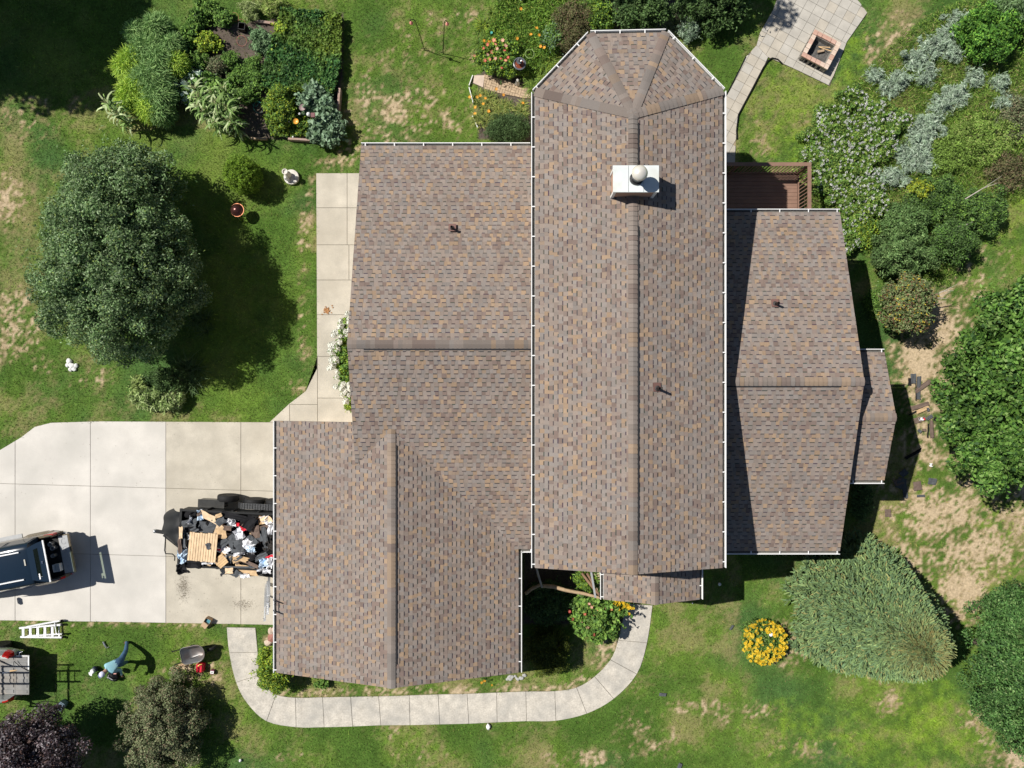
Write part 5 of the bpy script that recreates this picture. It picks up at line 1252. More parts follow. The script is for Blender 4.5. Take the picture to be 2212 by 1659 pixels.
for i, (u, v, r) in enumerate(((2075, 45, .5), (2050, 75, .55), (2020, 100, .6), (1985, 125, .55), (1925, 190, .45), (1945, 170, .45), (2005, 160, .5), (2060, 110, .45), (2010, 270, .65), (1985, 300, .65), (1965, 335, .65), (1995, 345, .6), (2165, 175, .35), (2110, 165, .35), (2175, 220, .35), (2040, 225, .5), (1935, 380, .5), (1900, 395, .45), (1890, 160, .3), (2070, 200, .5))):
    plant('artemisia_clump', 'silver-leaved artemisia ' + snames[i], 'plant', a2(u, v, .35), (r * 1.05, r, .25), .2, int(1500 * r / .5), .19, .026, PA_SILV, clr=.12, ncl=26, lobes=.45, up=.3, low=-.5, trunk=0, m=m_leafd, group='silver artemisia drift')
plant('leafy_shrub', 'bright green glossy bush in the upper right corner', 'shrub', a2(2135, 70, .8), (1.25, 1.1, .7), .7, 9000, .13, .05, [(.08, .20, .03, 3), (.14, .28, .04, 2), (.04, .11, .02, 2)], clr=.28, ncl=110, low=-.6, trunk=.05)
plant('leafy_shrub', 'wispy grey-green shrub at the very top right', 'shrub', a2(2190, 15, .8), (1.0, .6, .7), .7, 5000, .16, .03, [(.16, .25, .12, 3), (.10, .18, .06, 2)], clr=.26, ncl=70, low=-.6, trunk=.05)
strap_plant('ornamental_grass', 'tan and green grass tussock in the middle of the wild planting', 'grass tuft', 1945, 225, .5, 600, .55, .014, [(.30, .26, .10, 2), (.17, .22, .05, 2)], nc=18)
for i, (u, v, rx, ry, z, n, pal, l) in enumerate(((2115, 455, 1.3, 1.0, .7, 11000, PA_DARK + PA_GREEN, 'tangled dark shrub at the right of the wild planting'), (2130, 300, 1.4, 1.1, .35, 11000, [(.16, .26, .05, 3), (.12, .19, .04, 2), (.24, .30, .09, 1)], 'olive green scrub mound on the far right'), (2060, 330, .9, .9, .3, 7000, [(.16, .26, .05, 3), (.11, .18, .035, 2)], 'low olive scrub right of the silver drift'), (2020, 430, 1.2, .9, .6, 10000, PA_DARK + PA_GREEN, 'leafy dark shrub below the silver drift'), (1960, 480, .9, .75, .8, 7500, [(.09, .17, .055, 3), (.13, .21, .075, 2), (.06, .11, .03, 2)], 'grey-green shrub above the crab apple'),
                                            (1950, 550, 1.25, .95, 1.0, 12000, [(.09, .165, .055, 3), (.14, .22, .08, 2), (.05, .09, .025, 2)], 'dense grey-green shrub left of the sandy path'), (2060, 520, .9, .8, 1.0, 8000, PA_DARK + PA_GREEN[:1], 'dark twiggy shrub nearest the open lawn on the right'), (2180, 370, .8, .8, .35, 5000, PA_BRONZE, 'brownish scrub at the far right edge'), (1870, 500, .5, .55, .4, 3600, PA_LIME + PA_GREEN, 'bright low greenery beside the right wing'),
                                            (1890, 655, .35, .5, .3, 2000, PA_GREEN, 'small green plant in the house shadow below the crab apple'), (2200, 250, .8, 1.0, .3, 5000, PA_OLIVE, 'dry olive scrub at the right edge'))):
    plant('scrub_shrub', l, 'shrub', a2(u, v, z), (rx, ry, z * .75), z * .8, n, .085 if i != 5 else .10, .04, pal, clr=.24, ncl=95, low=-.6, lobes=.24, trunk=.04)
plant('crab_apple', 'small crab apple tree with yellowing leaves beside the right wing shadow', 'tree', a2(1962, 655, 1.6), (1.05, 1.15, .7), 1.55, 8500, .095, .06, [(.11, .16, .06, 3), (.17, .20, .09, 2), (.16, .10, .06, 1.2), (.35, .28, .04, .5)], clr=.25, ncl=110, low=-.5, lobes=.12, trunk=.07)
plant('lime_shrub', 'yellow-leaved branch shrub in the wild planting', 'shrub', a2(1995, 405, .8), (.55, .35, .2), .75, 800, .08, .045, [(.30, .34, .03, 2), (.18, .26, .04, 2)], clr=.12, ncl=20, trunk=.03)
m_grey_br = mat('grey_branch', (.42, .38, .33), .8, var=.2)
for i, (u0, v0, u1, v1, z, l) in enumerate(((2010, 640, 2060, 628, 1.4, 'upper bare grey branch reaching over the sandy path'), (1990, 652, 2045, 645, 1.3, 'middle bare grey branch over the sandy path'), (1985, 668, 2035, 664, 1.2, 'lower bare grey branch over the sandy path'), (2085, 430, 2155, 395, 1.2, 'bare grey branch in the tangled shrub'), (2100, 480, 2060, 505, 1.2, 'forked grey branch in the dark twiggy shrub'))):
    a = at(u0, v0, z * .8); b = at(u1, v1, z); mb = MB(); mid = (a + b) / 2 + Vector((0, .08, .1)); mb.tube([a, mid, b], [.025, .018, .006], 6); mb.tube([mid, b + Vector((.1, .25, .1))], [.012, .004], 5)
    mb.build('branch', m_grey_br, None, label=l, cat='branch')

# landscape edging hose
mb = MB(); mb.tube([at(*p, .05) for p in ((1592, 300), (1591, 282), (1595, 248), (1611, 218), (1627, 188), (1640, 163), (1649, 146), (1659, 131), (1668, 125), (1680, 128), (1690, 137))], .028, 6)
mb.build('edging_hose', m_black, None, label='black landscape edging running along the path and patio', cat='edging')
mb = MB(); mb.tube([at(*p, .05) for p in ((1611, 122), (1599, 147), (1586, 172), (1577, 190), (1568, 206))], .02, 6)
mb.build('edging_hose', m_black, None, label='thin black edging on the house side of the path', cat='edging')
# ------------------------------------------------------------------ pickup with open cap
m_navy = mat('navy_paint', (.010, .021, .038), .17, var=.05, coat=.0, spec=.35)
m_tint = mat('tinted_glass', (.02, .03, .02), .1, var=0, spec=.5)
_n = m_tint.node_tree; _t = _n.nodes.new('ShaderNodeBsdfTransparent'); _t.inputs[0].default_value = (.45, .55, .45, 1); _m = _n.nodes.new('ShaderNodeMixShader'); _m.inputs[0].default_value = .75
_n.links.new(_n.nodes['Principled BSDF'].outputs[0], _m.inputs[1]); _n.links.new(_t.outputs[0], _m.inputs[2]); _n.links.new(_m.outputs[0], _n.nodes['Material Output'].inputs[0])
m_tan = mat('tan_paint', (.17, .14, .095), .22, metal=.3, var=.05, coat=.5)
m_silver = mat('silver_paint', (.38, .41, .40), .3, metal=.45, var=.06, coat=.5)
m_redl = mat('tail_light', (.36, .012, .01), .15, var=.05)
m_liner = mat('bed_liner', (.10, .105, .11), .7, var=.2, scale=5)
m_chrome = mat('chrome', (.75, .76, .78), .12, metal=1.0, var=0)
m_int = mat('dark_interior', (.012, .012, .013), .8)
m_lgrey = mat('light_grey_plastic', (.36, .37, .38), .6, var=.1)
def wheel(parent, x, y, z, r=.38, w=.25, ax='y', name='wheel', rimc=None):
    Q = Matrix.Rotation(math.pi / 2, 3, 'X') if ax == 'y' else Matrix.Identity(3)
    t = MB(); t.lathe((x, y, z), [(r * .6, -w / 2), (r * .93, -w / 2), (r, -w * .32), (r, w * .32), (r * .93, w / 2), (r * .6, w / 2)], 26, Q)
    o = t.build(name, m_rubber, parent, True)
    t = MB(); t.lathe((x, y, z), [(r * .58, -w * .42), (r * .56, -w * .3), (.05, -w * .33), (.05, w * .33), (r * .56, w * .3), (r * .58, w * .42)], 20, Q); t.build('rim', rimc or m_steel, o, True)
    return o
def body_loft(secs):
    """secs: (x, [(half width, z) ...] from bottom up)"""
    out = []
    for x, pr in secs:
        out.append([(x, -y, z) for y, z in pr] + [(x, y, z) for y, z in reversed(pr)])
    mb = MB(); mb.loft(out); return mb
px, py = -17.45, -6.70
tr = empty('pickup_truck', (px, py, 0), R(11), 'tan pickup truck with navy bed cap, its rear glass lifted and tailgate down', 'pickup truck')
low = lambda w, zt: [(w * .88, .34), (w, .50), (w * 1.0, .85), (w * .955, zt)]
body_loft([(-5.55, low(.78, .82)), (-5.3, low(.88, .95)), (-4.2, low(.95, 1.05)), (-3.9, low(.95, 1.08)), (-2.0, low(.96, 1.12)), (-1.62, low(.96, 1.13))]).build('body', m_tan, tr, True)
for s_ in (-1, 1):
    mb = MB(); mb.loft([[(x, s_ * y, z) for y, z in ((.80, .4), (.90, .4), (.97 * k, .6), (.97 * k, .88), (.92 * k, 1.13), (.84 * k, 1.13))] for x, k in ((-1.63, 1), (-1.1, 1), (-.62, .985), (-.46, .95))]); mb.build('fender', m_tan, tr, True)
    mb = MB(); mb.loft([[(x, s_ * y, z) for y, z in ((.865 * k, .82), (.945 * k, .84), (.925 * k, 1.10), (.85 * k, 1.11))] for x, k in ((-.80, 1.0), (-.55, 1.0), (-.44, .985))]); mb.build('tail_light', m_redl, tr, True)
    for x in (-1.25, -4.35): wheel(tr, x, s_ * .84, .38)
    mb = MB(); mb.loft([[(x, s_ * y, z) for y, z in ((.90, .72), (1.0 * k, .60), (1.0 * k, .80), (.93, .90))] for x, k in ((-1.85, .95), (-1.6, 1.04), (-.9, 1.04), (-.72, .97))]); mb.build('wheel_arch', m_tan, tr, True)
    mb = MB(); mb.beam((-4.0, s_ * 1.02, .42), (-2.1, s_ * 1.02, .42), .16, .05); mb.build('running_board', m_lgrey, tr)
    mb = MB(); mb.beam((-3.35, s_ * .53, 1.90), (-1.30, s_ * .53, 1.90), .045, .03); mb.build('roof_rail', m_alu, tr)
    mb = MB(); mb.box((-3.75, s_ * 1.12, 1.12), (.14, .26, .18)); mb.build('mirror', m_chrome, tr, bev=.03)
    # side glass of cab and cap
    mb = MB(); mb.add([(-3.7, s_ * .937, 1.15), (-2.1, s_ * .945, 1.17), (-2.15, s_ * .805, 1.72), (-3.25, s_ * .80, 1.70)], [(0, 1, 2, 3)]); mb.build('side_window', m_glass, tr)
    mb = MB(); mb.add([(-1.95, s_ * .945, 1.2), (-1.05, s_ * .93, 1.2), (-1.15, s_ * .81, 1.70), (-1.95, s_ * .80, 1.72)], [(0, 1, 2, 3)]); mb.build('side_window', m_glass, tr)
gh = lambda w, z0, zt: [(w, z0), (w * .985, z0 + .05), (w * .86, zt - .10), (w * .78, zt - .03), (w * .60, zt)]
mb = body_loft([(-4.15, gh(.90, 1.04, 1.12)), (-3.45, gh(.90, 1.08, 1.80)), (-2.7, gh(.92, 1.10, 1.88)), (-1.9, gh(.93, 1.12, 1.88)), (-1.15, gh(.93, 1.12, 1.86)), (-1.02, gh(.92, 1.12, 1.83))])
mb.build('cap', m_navy, tr, True)
mb = MB(); mb.loft([[(-1.03, -.62, 1.80), (-1.03, .62, 1.80), (-1.03, .62, 1.84), (-1.03, -.62, 1.84)], [(-.78, -.70, 1.82), (-.78, .70, 1.82), (-.78, .70, 1.86), (-.78, -.70, 1.86)]]); mb.loft([[(-.60, -.75, 1.83), (-.60, .75, 1.83), (-.60, .75, 1.862), (-.60, -.75, 1.862)], [(-.36, -.80, 1.84), (-.36, .80, 1.84), (-.36, .80, 1.87), (-.36, -.80, 1.87)]])
for s_ in (-1, 1): mb.loft([[(-.78, s_ * .52, 1.82), (-.78, s_ * .70, 1.82), (-.78, s_ * .70, 1.86), (-.78, s_ * .52, 1.86)], [(-.60, s_ * .56, 1.83), (-.60, s_ * .75, 1.83), (-.60, s_ * .75, 1.862), (-.60, s_ * .56, 1.862)]])
h_ = mb.build('lift_hatch', m_navy, tr)
mb = MB(); mb.add([(-.78, -.52, 1.845), (-.78, .52, 1.845), (-.60, .56, 1.85), (-.60, -.56, 1.85)], [(0, 1, 2, 3)]); mb.build('hatch_glass', m_tint, h_)
mb = MB(); mb.beam((-.345, -.81, 1.865), (-.345, .81, 1.865), .05, .035); mb.build('hatch_edge', m_alu, h_)
mb = MB(); mb.box((-.50, -.02, 1.885), (.05, .09, .03)); mb.build('latch', m_chrome, h_, bev=.008)
mb = MB(); mb.box((-.71, -.53, 1.862), (.05, .22, .004), M_=Matrix.Rotation(-.02, 3, 'Y')); mb.build('sticker', m_white, h_)
mb = MB(); mb.box((-1.16, .10, 1.873), (.05, .24, .02)); mb.build('brake_light', mat('pale_lens', (.5, .48, .42), .3), tr)
mb = MB(); mb.box((-1.05, 0, .78), (1.2, 1.66, .03)); mb.build('bed_floor', m_int, tr)
mb = MB(); mb.box((-.60, -.83, .95), (.30, .03, .36)); mb.box((-.60, .83, .95), (.30, .03, .36)); mb.build('bed_wall', m_int, tr)
tg = MB(); tg.box((-.22, 0, .80), (.46, 1.56, .05)); tg = tg.build('tailgate', m_tan, tr, bev=.012)
mb = MB(); mb.box((-.245, 0, .829), (.36, 1.48, .008)); mb.build('inner_panel', m_lgrey, tg)
mb = MB()
for yy in (.52, .2, -.2, -.52):
    pts = [(-.245 + .09 * math.cos(a), yy + .11 * math.sin(a), .836) for a in np.linspace(.7, 5.6, 12)]; mb.tube(pts, .008, 5)
mb.build('embossing', m_lgrey, tg)
mb = MB(); mb.box((-.36, 0, .56), (.22, 1.75, .16)); mb.build('bumper', m_chrome, tr, bev=.03)
for (x, y, z, sx, sy, sz, m_, l, c_) in ((-.62, -.45, .90, .26, .28, .2, m_white, 'white plastic crate on the lower side of the pickup bed', 'crate'),):
    p = Matrix.Rotation(R(11), 3, 'Z') @ Vector((x, y, 0)); mb = MB()
    for a, b, cc, d in ((0, sy / 2, sx, .02), (0, -sy / 2, sx, .02), (sx / 2, 0, .02, sy), (-sx / 2, 0, .02, sy)): mb.box((a, b, 0), (cc, d, sz))
    mb.box((0, 0, -sz / 2 + .01), (sx, sy, .02)); o = mb.build('crate', m_, None, label=l, cat=c_); o.location = (px + p.x, py + p.y, z); o.rotation_euler = (0, 0, R(11))
for i, (x, y, r, l) in enumerate(((-.68, .52, .09, 'steel can at the upper side of the pickup bed'), (-.62, .35, .09, 'steel can in the middle of the pickup bed'), (-.66, .05, .08, 'lowest steel can in the pickup bed'))):
    p = Matrix.Rotation(R(11), 3, 'Z') @ Vector((x, y, 0)); mb = MB(); mb.lathe((0, 0, 0), [(r, 0), (r, .22), (r * .9, .225), (r * .9, .2), (.004, .2)], 16); mb.build('paint_can', m_steel, None, True, label=l, cat='can').location = (px + p.x, py + p.y, .80)

# silver pickup at the left edge
qx, qy = -19.17, -11.56
t2 = empty('pickup_truck', (qx, qy, 0), 0, 'silver pickup truck with its ribbed grey tailgate down at the left edge', 'pickup truck')
for s_ in (-1, 1):
    mb = MB(); mb.loft([[(x, s_ * y, z) for y, z in ((.78, .4), (.90 * k, .4), (1.0 * k, .6), (1.02 * k, .85), (.99 * k, 1.05), (.90 * k, 1.18), (.80, 1.19))] for x, k in ((-2.6, 1), (-1.9, 1.03), (-1.3, 1.06), (-.9, 1.03), (-.64, .97), (-.58, .90))]); mb.build('fender', m_silver, t2, True)
    mb = MB(); mb.loft([[(x, s_ * y, z) for y, z in ((.86 * k, .84), (1.03 * k, .86), (1.01 * k, 1.06), (.92 * k, 1.195), (.86 * k, 1.20))] for x, k in ((-.80, 1.01), (-.66, .985), (-.56, .93))]); mb.build('tail_light', m_redl, t2, True)
    for x in (-1.45, -4.6): wheel(t2, x, s_ * .97, .39, .39, .26, rimc=m_chrome)
    mb = MB(); mb.beam((-2.4, s_ * .85, 2.42), (-.55, s_ * .85, 2.42), .05, .05); mb.beam((-1.9, s_ * .85, 1.18), (-1.9, s_ * .85, 2.4), .05, .05); mb.build('rack_rail', m_black, t2)
mb = MB(); mb.beam((-.75, -.88, 2.40), (-.75, .88, 2.40), .06, .05); mb.beam((-2.3, -.88, 2.40), (-2.3, .88, 2.40), .06, .05); mb.build('rack_crossbar', m_black, t2)
mb = body_loft([(-5.6, low(.80, .9)), (-5.2, low(.92, 1.0)), (-4.0, low(.97, 1.1)), (-2.6, low(.97, 1.16))]); mb.build('body', m_silver, t2, True)
body_loft([(-4.2, gh(.9, 1.1, 1.2)), (-3.7, gh(.9, 1.1, 1.78)), (-2.9, gh(.9, 1.1, 1.82)), (-2.62, gh(.9, 1.1, 1.70))]).build('cab', m_silver, t2, True)
m_bedg = mat('grey_bed', (.22, .22, .215), .65, var=.22, scale=4, hue=(.30, .25, .20))
mb = MB(); mb.box((-1.6, 0, .74), (2.0, 1.56, .03)); mb.build('bed_floor', m_bedg, t2)
for k in range(7):
    mb = MB(); mb.box((-1.55, -.66 + k * .22, .765), (1.8, .12, .018)); mb.build('bed_rib', m_bedg, t2)
tg = MB(); tg.box((-.29, 0, .77), (.56, 1.56, .05)); tg = tg.build('tailgate', m_bedg, t2, bev=.01)
for k in range(7):
    mb = MB(); mb.box((-.29, -.66 + k * .22, .803), (.40, .12, .016)); mb.build('tailgate_rib', m_bedg, tg)
mb = MB(); mb.box((-.03, .5, .80), (.05, .56, .012)); mb.box((-.28, .76, .80), (.5, .035, .012)); mb.build('edge_trim', m_white, tg)
mb = MB(); mb.tube([(-.55, .60, .9), (-.3, .35, .86), (-.03, .18, .83)], .012, 6); mb.build('cable', m_black, t2)
mb = MB(); mb.box((-.50, 0, .55), (.2, 1.8, .18)); mb.build('bumper', m_chrome, t2, bev=.03)
o = empty('roof_ladder', (-19.5, -11.15, 2.45), 0, 'ladder lying on the rack of the silver pickup, throwing its shadow on the lawn', 'ladder')
mb = MB(); mb.beam((-3.0, .22, .05), (0, .22, .05), .05, .09); mb.beam((-3.0, -.22, .05), (0, -.22, .05), .05, .09)
mb.build('side_rail', m_alu, o)
for k in range(9):
    mb = MB(); mb.tube([(-.25 - k * .3, -.2, .05), (-.25 - k * .3, .2, .05)], .018, 6); mb.build('rung', m_alu, o)
for i, (u, v, z, l) in enumerate(((30, 1448, .95, 'pale tool lying in the silver pickup bed'), (14, 1452, .95, 'white nozzle lying in the silver pickup bed'))):
    p = at(u, v, z - .15); mb = MB(); mb.tube([(-.15, -.03, 0), (.05, 0, .02), (.16, .02, 0)], [.03, .025, .008], 7); mb.build('tool', m_pine if i == 0 else m_white, None, True, label=l, cat='tool').location = p

# ------------------------------------------------------------------ debris trailer
TX, TY, TA = -12.985, -6.0, R(-2.8)
TR = Matrix.Rotation(TA, 3, 'Z')
t3 = empty('dump_trailer', (TX, TY, 0), TA, 'black dump trailer backed to the garage and heaped with torn roofing', 'trailer')
m_trl = mat('trailer_black', (.011, .012, .013), .5, var=.3, scale=6, spec=.25)
mb = MB(); mb.box((2.12, 0, .62), (4.2, 2.1, .10)); mb.build('floor', m_trl, t3)
mb = MB(); mb.box((.03, 0, .95), (.05, 2.2, .66)); mb.build('front_wall', m_trl, t3)
mb = MB(); mb.beam((.03, -1.15, 1.30), (.03, 1.15, 1.30), .09, .07); mb.build('top_rail', m_trl, t3)
for s_ in (-1, 1):
    mb = MB(); mb.box((2.12, s_ * 1.08, .95), (4.2, .045, .64)); mb.build('side_wall', m_trl, t3)
    mb = MB(); mb.beam((.03, s_ * 1.09, 1.30), (4.22, s_ * 1.09, 1.30), .07, .06); mb.build('top_rail', m_trl, t3)
    for x in (2.56, 3.42): wheel(t3, x, s_ * 1.42, .40, .40, .20)
    mb = MB(); mb.loft([[(x, s_ * 1.14, z), (x, s_ * 1.38, z), (x, s_ * 1.38, z - .03), (x, s_ * 1.14, z - .03)] for x, z in ((1.95, .55), (2.15, .80), (3.85, .80), (4.05, .55))]); fd_ = mb.build('fender', mat('tread_plate', (.05, .052, .056), .4, metal=.5, var=.3, scale=30, bump=.4, bscale=40), t3)
    for k in range(16):
        mb = MB(); mb.box((2.2 + k * .105, s_ * 1.26, .808), (.02, .22, .012)); mb.build('tread', m_trl, fd_)
    for x in (1.0, 2.0, 3.0, 3.9):
        mb = MB(); mb.box((x, s_ * 1.13, .95), (.06, .05, .6)); mb.build('stake', m_trl, t3)
mb = MB(); mb.box((.95, 1.28, .72), (1.05, .32, .05)); mb.box((.95, 1.28, .5), (1.0, .28, .4)); mb.build('tool_box', mat('tool_box_black', (.03, .03, .028), .3, var=.3), t3)
mb = MB(); mb.beam((.0, .75, .55), (-.95, .08, .55), .1, .12); mb.beam((.0, -.75, .55), (-.95, -.08, .55), .1, .12); mb.beam((-.8, 0, .58), (-1.25, .05, .58), .13, .1); mb.build('tongue', m_trl, t3)
mb = MB(); mb.lathe((-1.3, .05, .56), [(.03, -.05), (.075, -.04), (.08, .05), (.04, .1), (.005, .11)], 12); mb.build('coupler', m_steel, t3, True)
mb = MB(); mb.tube([(-.72, .0, .9), (-.72, -.62, .92), (-.68, -.74, .92), (-.40, -.74, .93), (-.30, -.82, .93), (-.30, -1.0, .93)], .022, 7); mb.lathe((-.72, 0, .1), [(.07, 0), (.045, .02), (.045, .8), (.05, .82)], 12); mb.build('jack_crank', m_trl, t3)
sp = wheel(t3, 1.50, 1.50, .42, .42, .24, name='spare_tyre'); 
def grid_cloth(nu, nv, f):
    V = [f(i / nu, j / nv) for j in range(nv + 1) for i in range(nu + 1)]
    F = [(j * (nu + 1) + i, j * (nu + 1) + i + 1, (j + 1) * (nu + 1) + i + 1, (j + 1) * (nu + 1) + i) for j in range(nv) for i in range(nu)]
    return V, F
m_tarp = mat('black_tarp', (.014, .015, .016), .5, spec=.25, var=.3, scale=4, bump=.2, bscale=8)
def tf(a, b):
    y = -.28 + 1.3 * a; sag = .5 * math.sin(math.pi * min(max(a, 0), 1)) ** .7
    return (.02 - 1.35 * b * (0.4 + .7 * sag) - .06 * math.sin(9 * a) * b, y, 1.33 - .62 * b ** 1.6 + .03 * math.sin(13 * a + 4 * b))
V, F = grid_cloth(18, 8, tf); mb = MB(); mb.add(V, F); mb.build('front_tarp', m_tarp, t3, True)
def tl(x, y, z): p = TR @ Vector((x, y, 0)); return Vector((TX + p.x, TY + p.y, z))
# crumpled felt underneath
gxx = np.linspace(.08, 4.15, 90); gyy = np.linspace(-1.03, 1.03, 50); AX, AY = np.meshgrid(gxx, gyy)
AZ = .98 + .30 * (vnoise(AX, AY, 1.6, 20, 4) - .2) + .14 * np.abs(vnoise(AX, AY, 4.2, 21, 3) - .5) * 2 - .12 * (np.abs(AY) > .92)
ix = np.arange(90 * 50).reshape(50, 90); FF = np.stack([ix[:-1, :-1], ix[:-1, 1:], ix[1:, 1:], ix[1:, :-1]], -1).reshape(-1, 4)
felt = link('roofing_felt', mesh_np('roofing_felt', np.stack([AX, AY, AZ], -1), FF, None, mat('felt_black', (.015, .015, .016), .85, spec=.15, var=.5, scale=5, bump=.4, bscale=30)), None, label='crumpled black roofing felt and dust filling the trailer bed', cat='roofing debris', kind='stuff')
felt.location = (TX, TY, 0); felt.rotation_euler = (0, 0, TA)
m_scr = mat('scrap', rough=.85, spec=.15, attr=True, var=.22, scale=7, bump=.25, bscale=50)
SC = {'black': (.014, .014, .016), 'grey': (.085, .092, .10), 'brown': (.15, .11, .09), 'ply': (.66, .50, .33), 'osb': (.54, .38, .22), 'white': (.78, .79, .82), 'blue': (.55, .68, .82), 'red': (.60, .03, .05), 'card': (.42, .27, .14)}
def heapz(lx, ly):
    x = np.array([lx]); y = np.array([ly])
    return float(.98 + .30 * (vnoise(x, y, 1.6, 20, 4) - .2)[0] + .14 * abs(float(vnoise(x, y, 4.2, 21, 3)[0]) - .5) * 2)
def scrap(name, x, y, z, w, h, rz, kind, crump=.02, label=None, cat='roofing scrap', group=None, n=4, tilt=.15, cut=.25, th=.006):
    c = SC[kind]; mb = MB(); mb.cur = c
    if kind in ('white', 'blue'): n = 7; crump = max(crump, .03) * 1.3; cut = .42
    jx = [[rnd.uniform(-cut, cut) / n for _ in range(n + 1)] for _ in range(n + 1)]
    sk = rnd.uniform(-cut, cut); tp = rnd.uniform(-cut, cut) * .6; ph = rnd.uniform(0, 6)
    def f(a, b):
        i, j = int(round(a * n)), int(round(b * n))
        q = (a - .5) * w * (1 + tp * (b - .5) * 2) + sk * w * (b - .5) + jx[i][j] * w; r_ = (b - .5) * h + jx[j][i] * h
        return (q, r_, crump * (math.sin(a * 7 + ph) + math.cos(b * 8 + ph * 2) + rnd.uniform(-1, 1)))
    V, F = grid_cloth(n, n, f)
    mb.add(V, F); k = len(V)
    V2 = [(p[0], p[1], p[2] - th) for p in V]; mb.add(V2, [tuple(reversed(q)) for q in F])
    e = [i for i in range(n + 1)] + [(n + 1) * j + n for j in range(1, n + 1)] + [(n + 1) * n + i for i in range(n - 1, -1, -1)] + [(n + 1) * j for j in range(n - 1, 0, -1)]
    mb.f += [(e[i], e[i] + k, e[(i + 1) % len(e)] + k, e[(i + 1) % len(e)]) for i in range(len(e))]; mb.mi += [0] * len(e)
    o = mb.build(name, m_scr, None, col=True, label=label, cat=cat, group=group)
    o.location = (x, y, z); o.rotation_euler = (rnd.uniform(-tilt, tilt), rnd.uniform(-tilt, tilt), rz)
    return o
def Tz(zx, zy, z=1.32): return at(322.6 + zx / 7.68, 1060 + zy / 7.68, z)
k2m = .0181 / 7.68
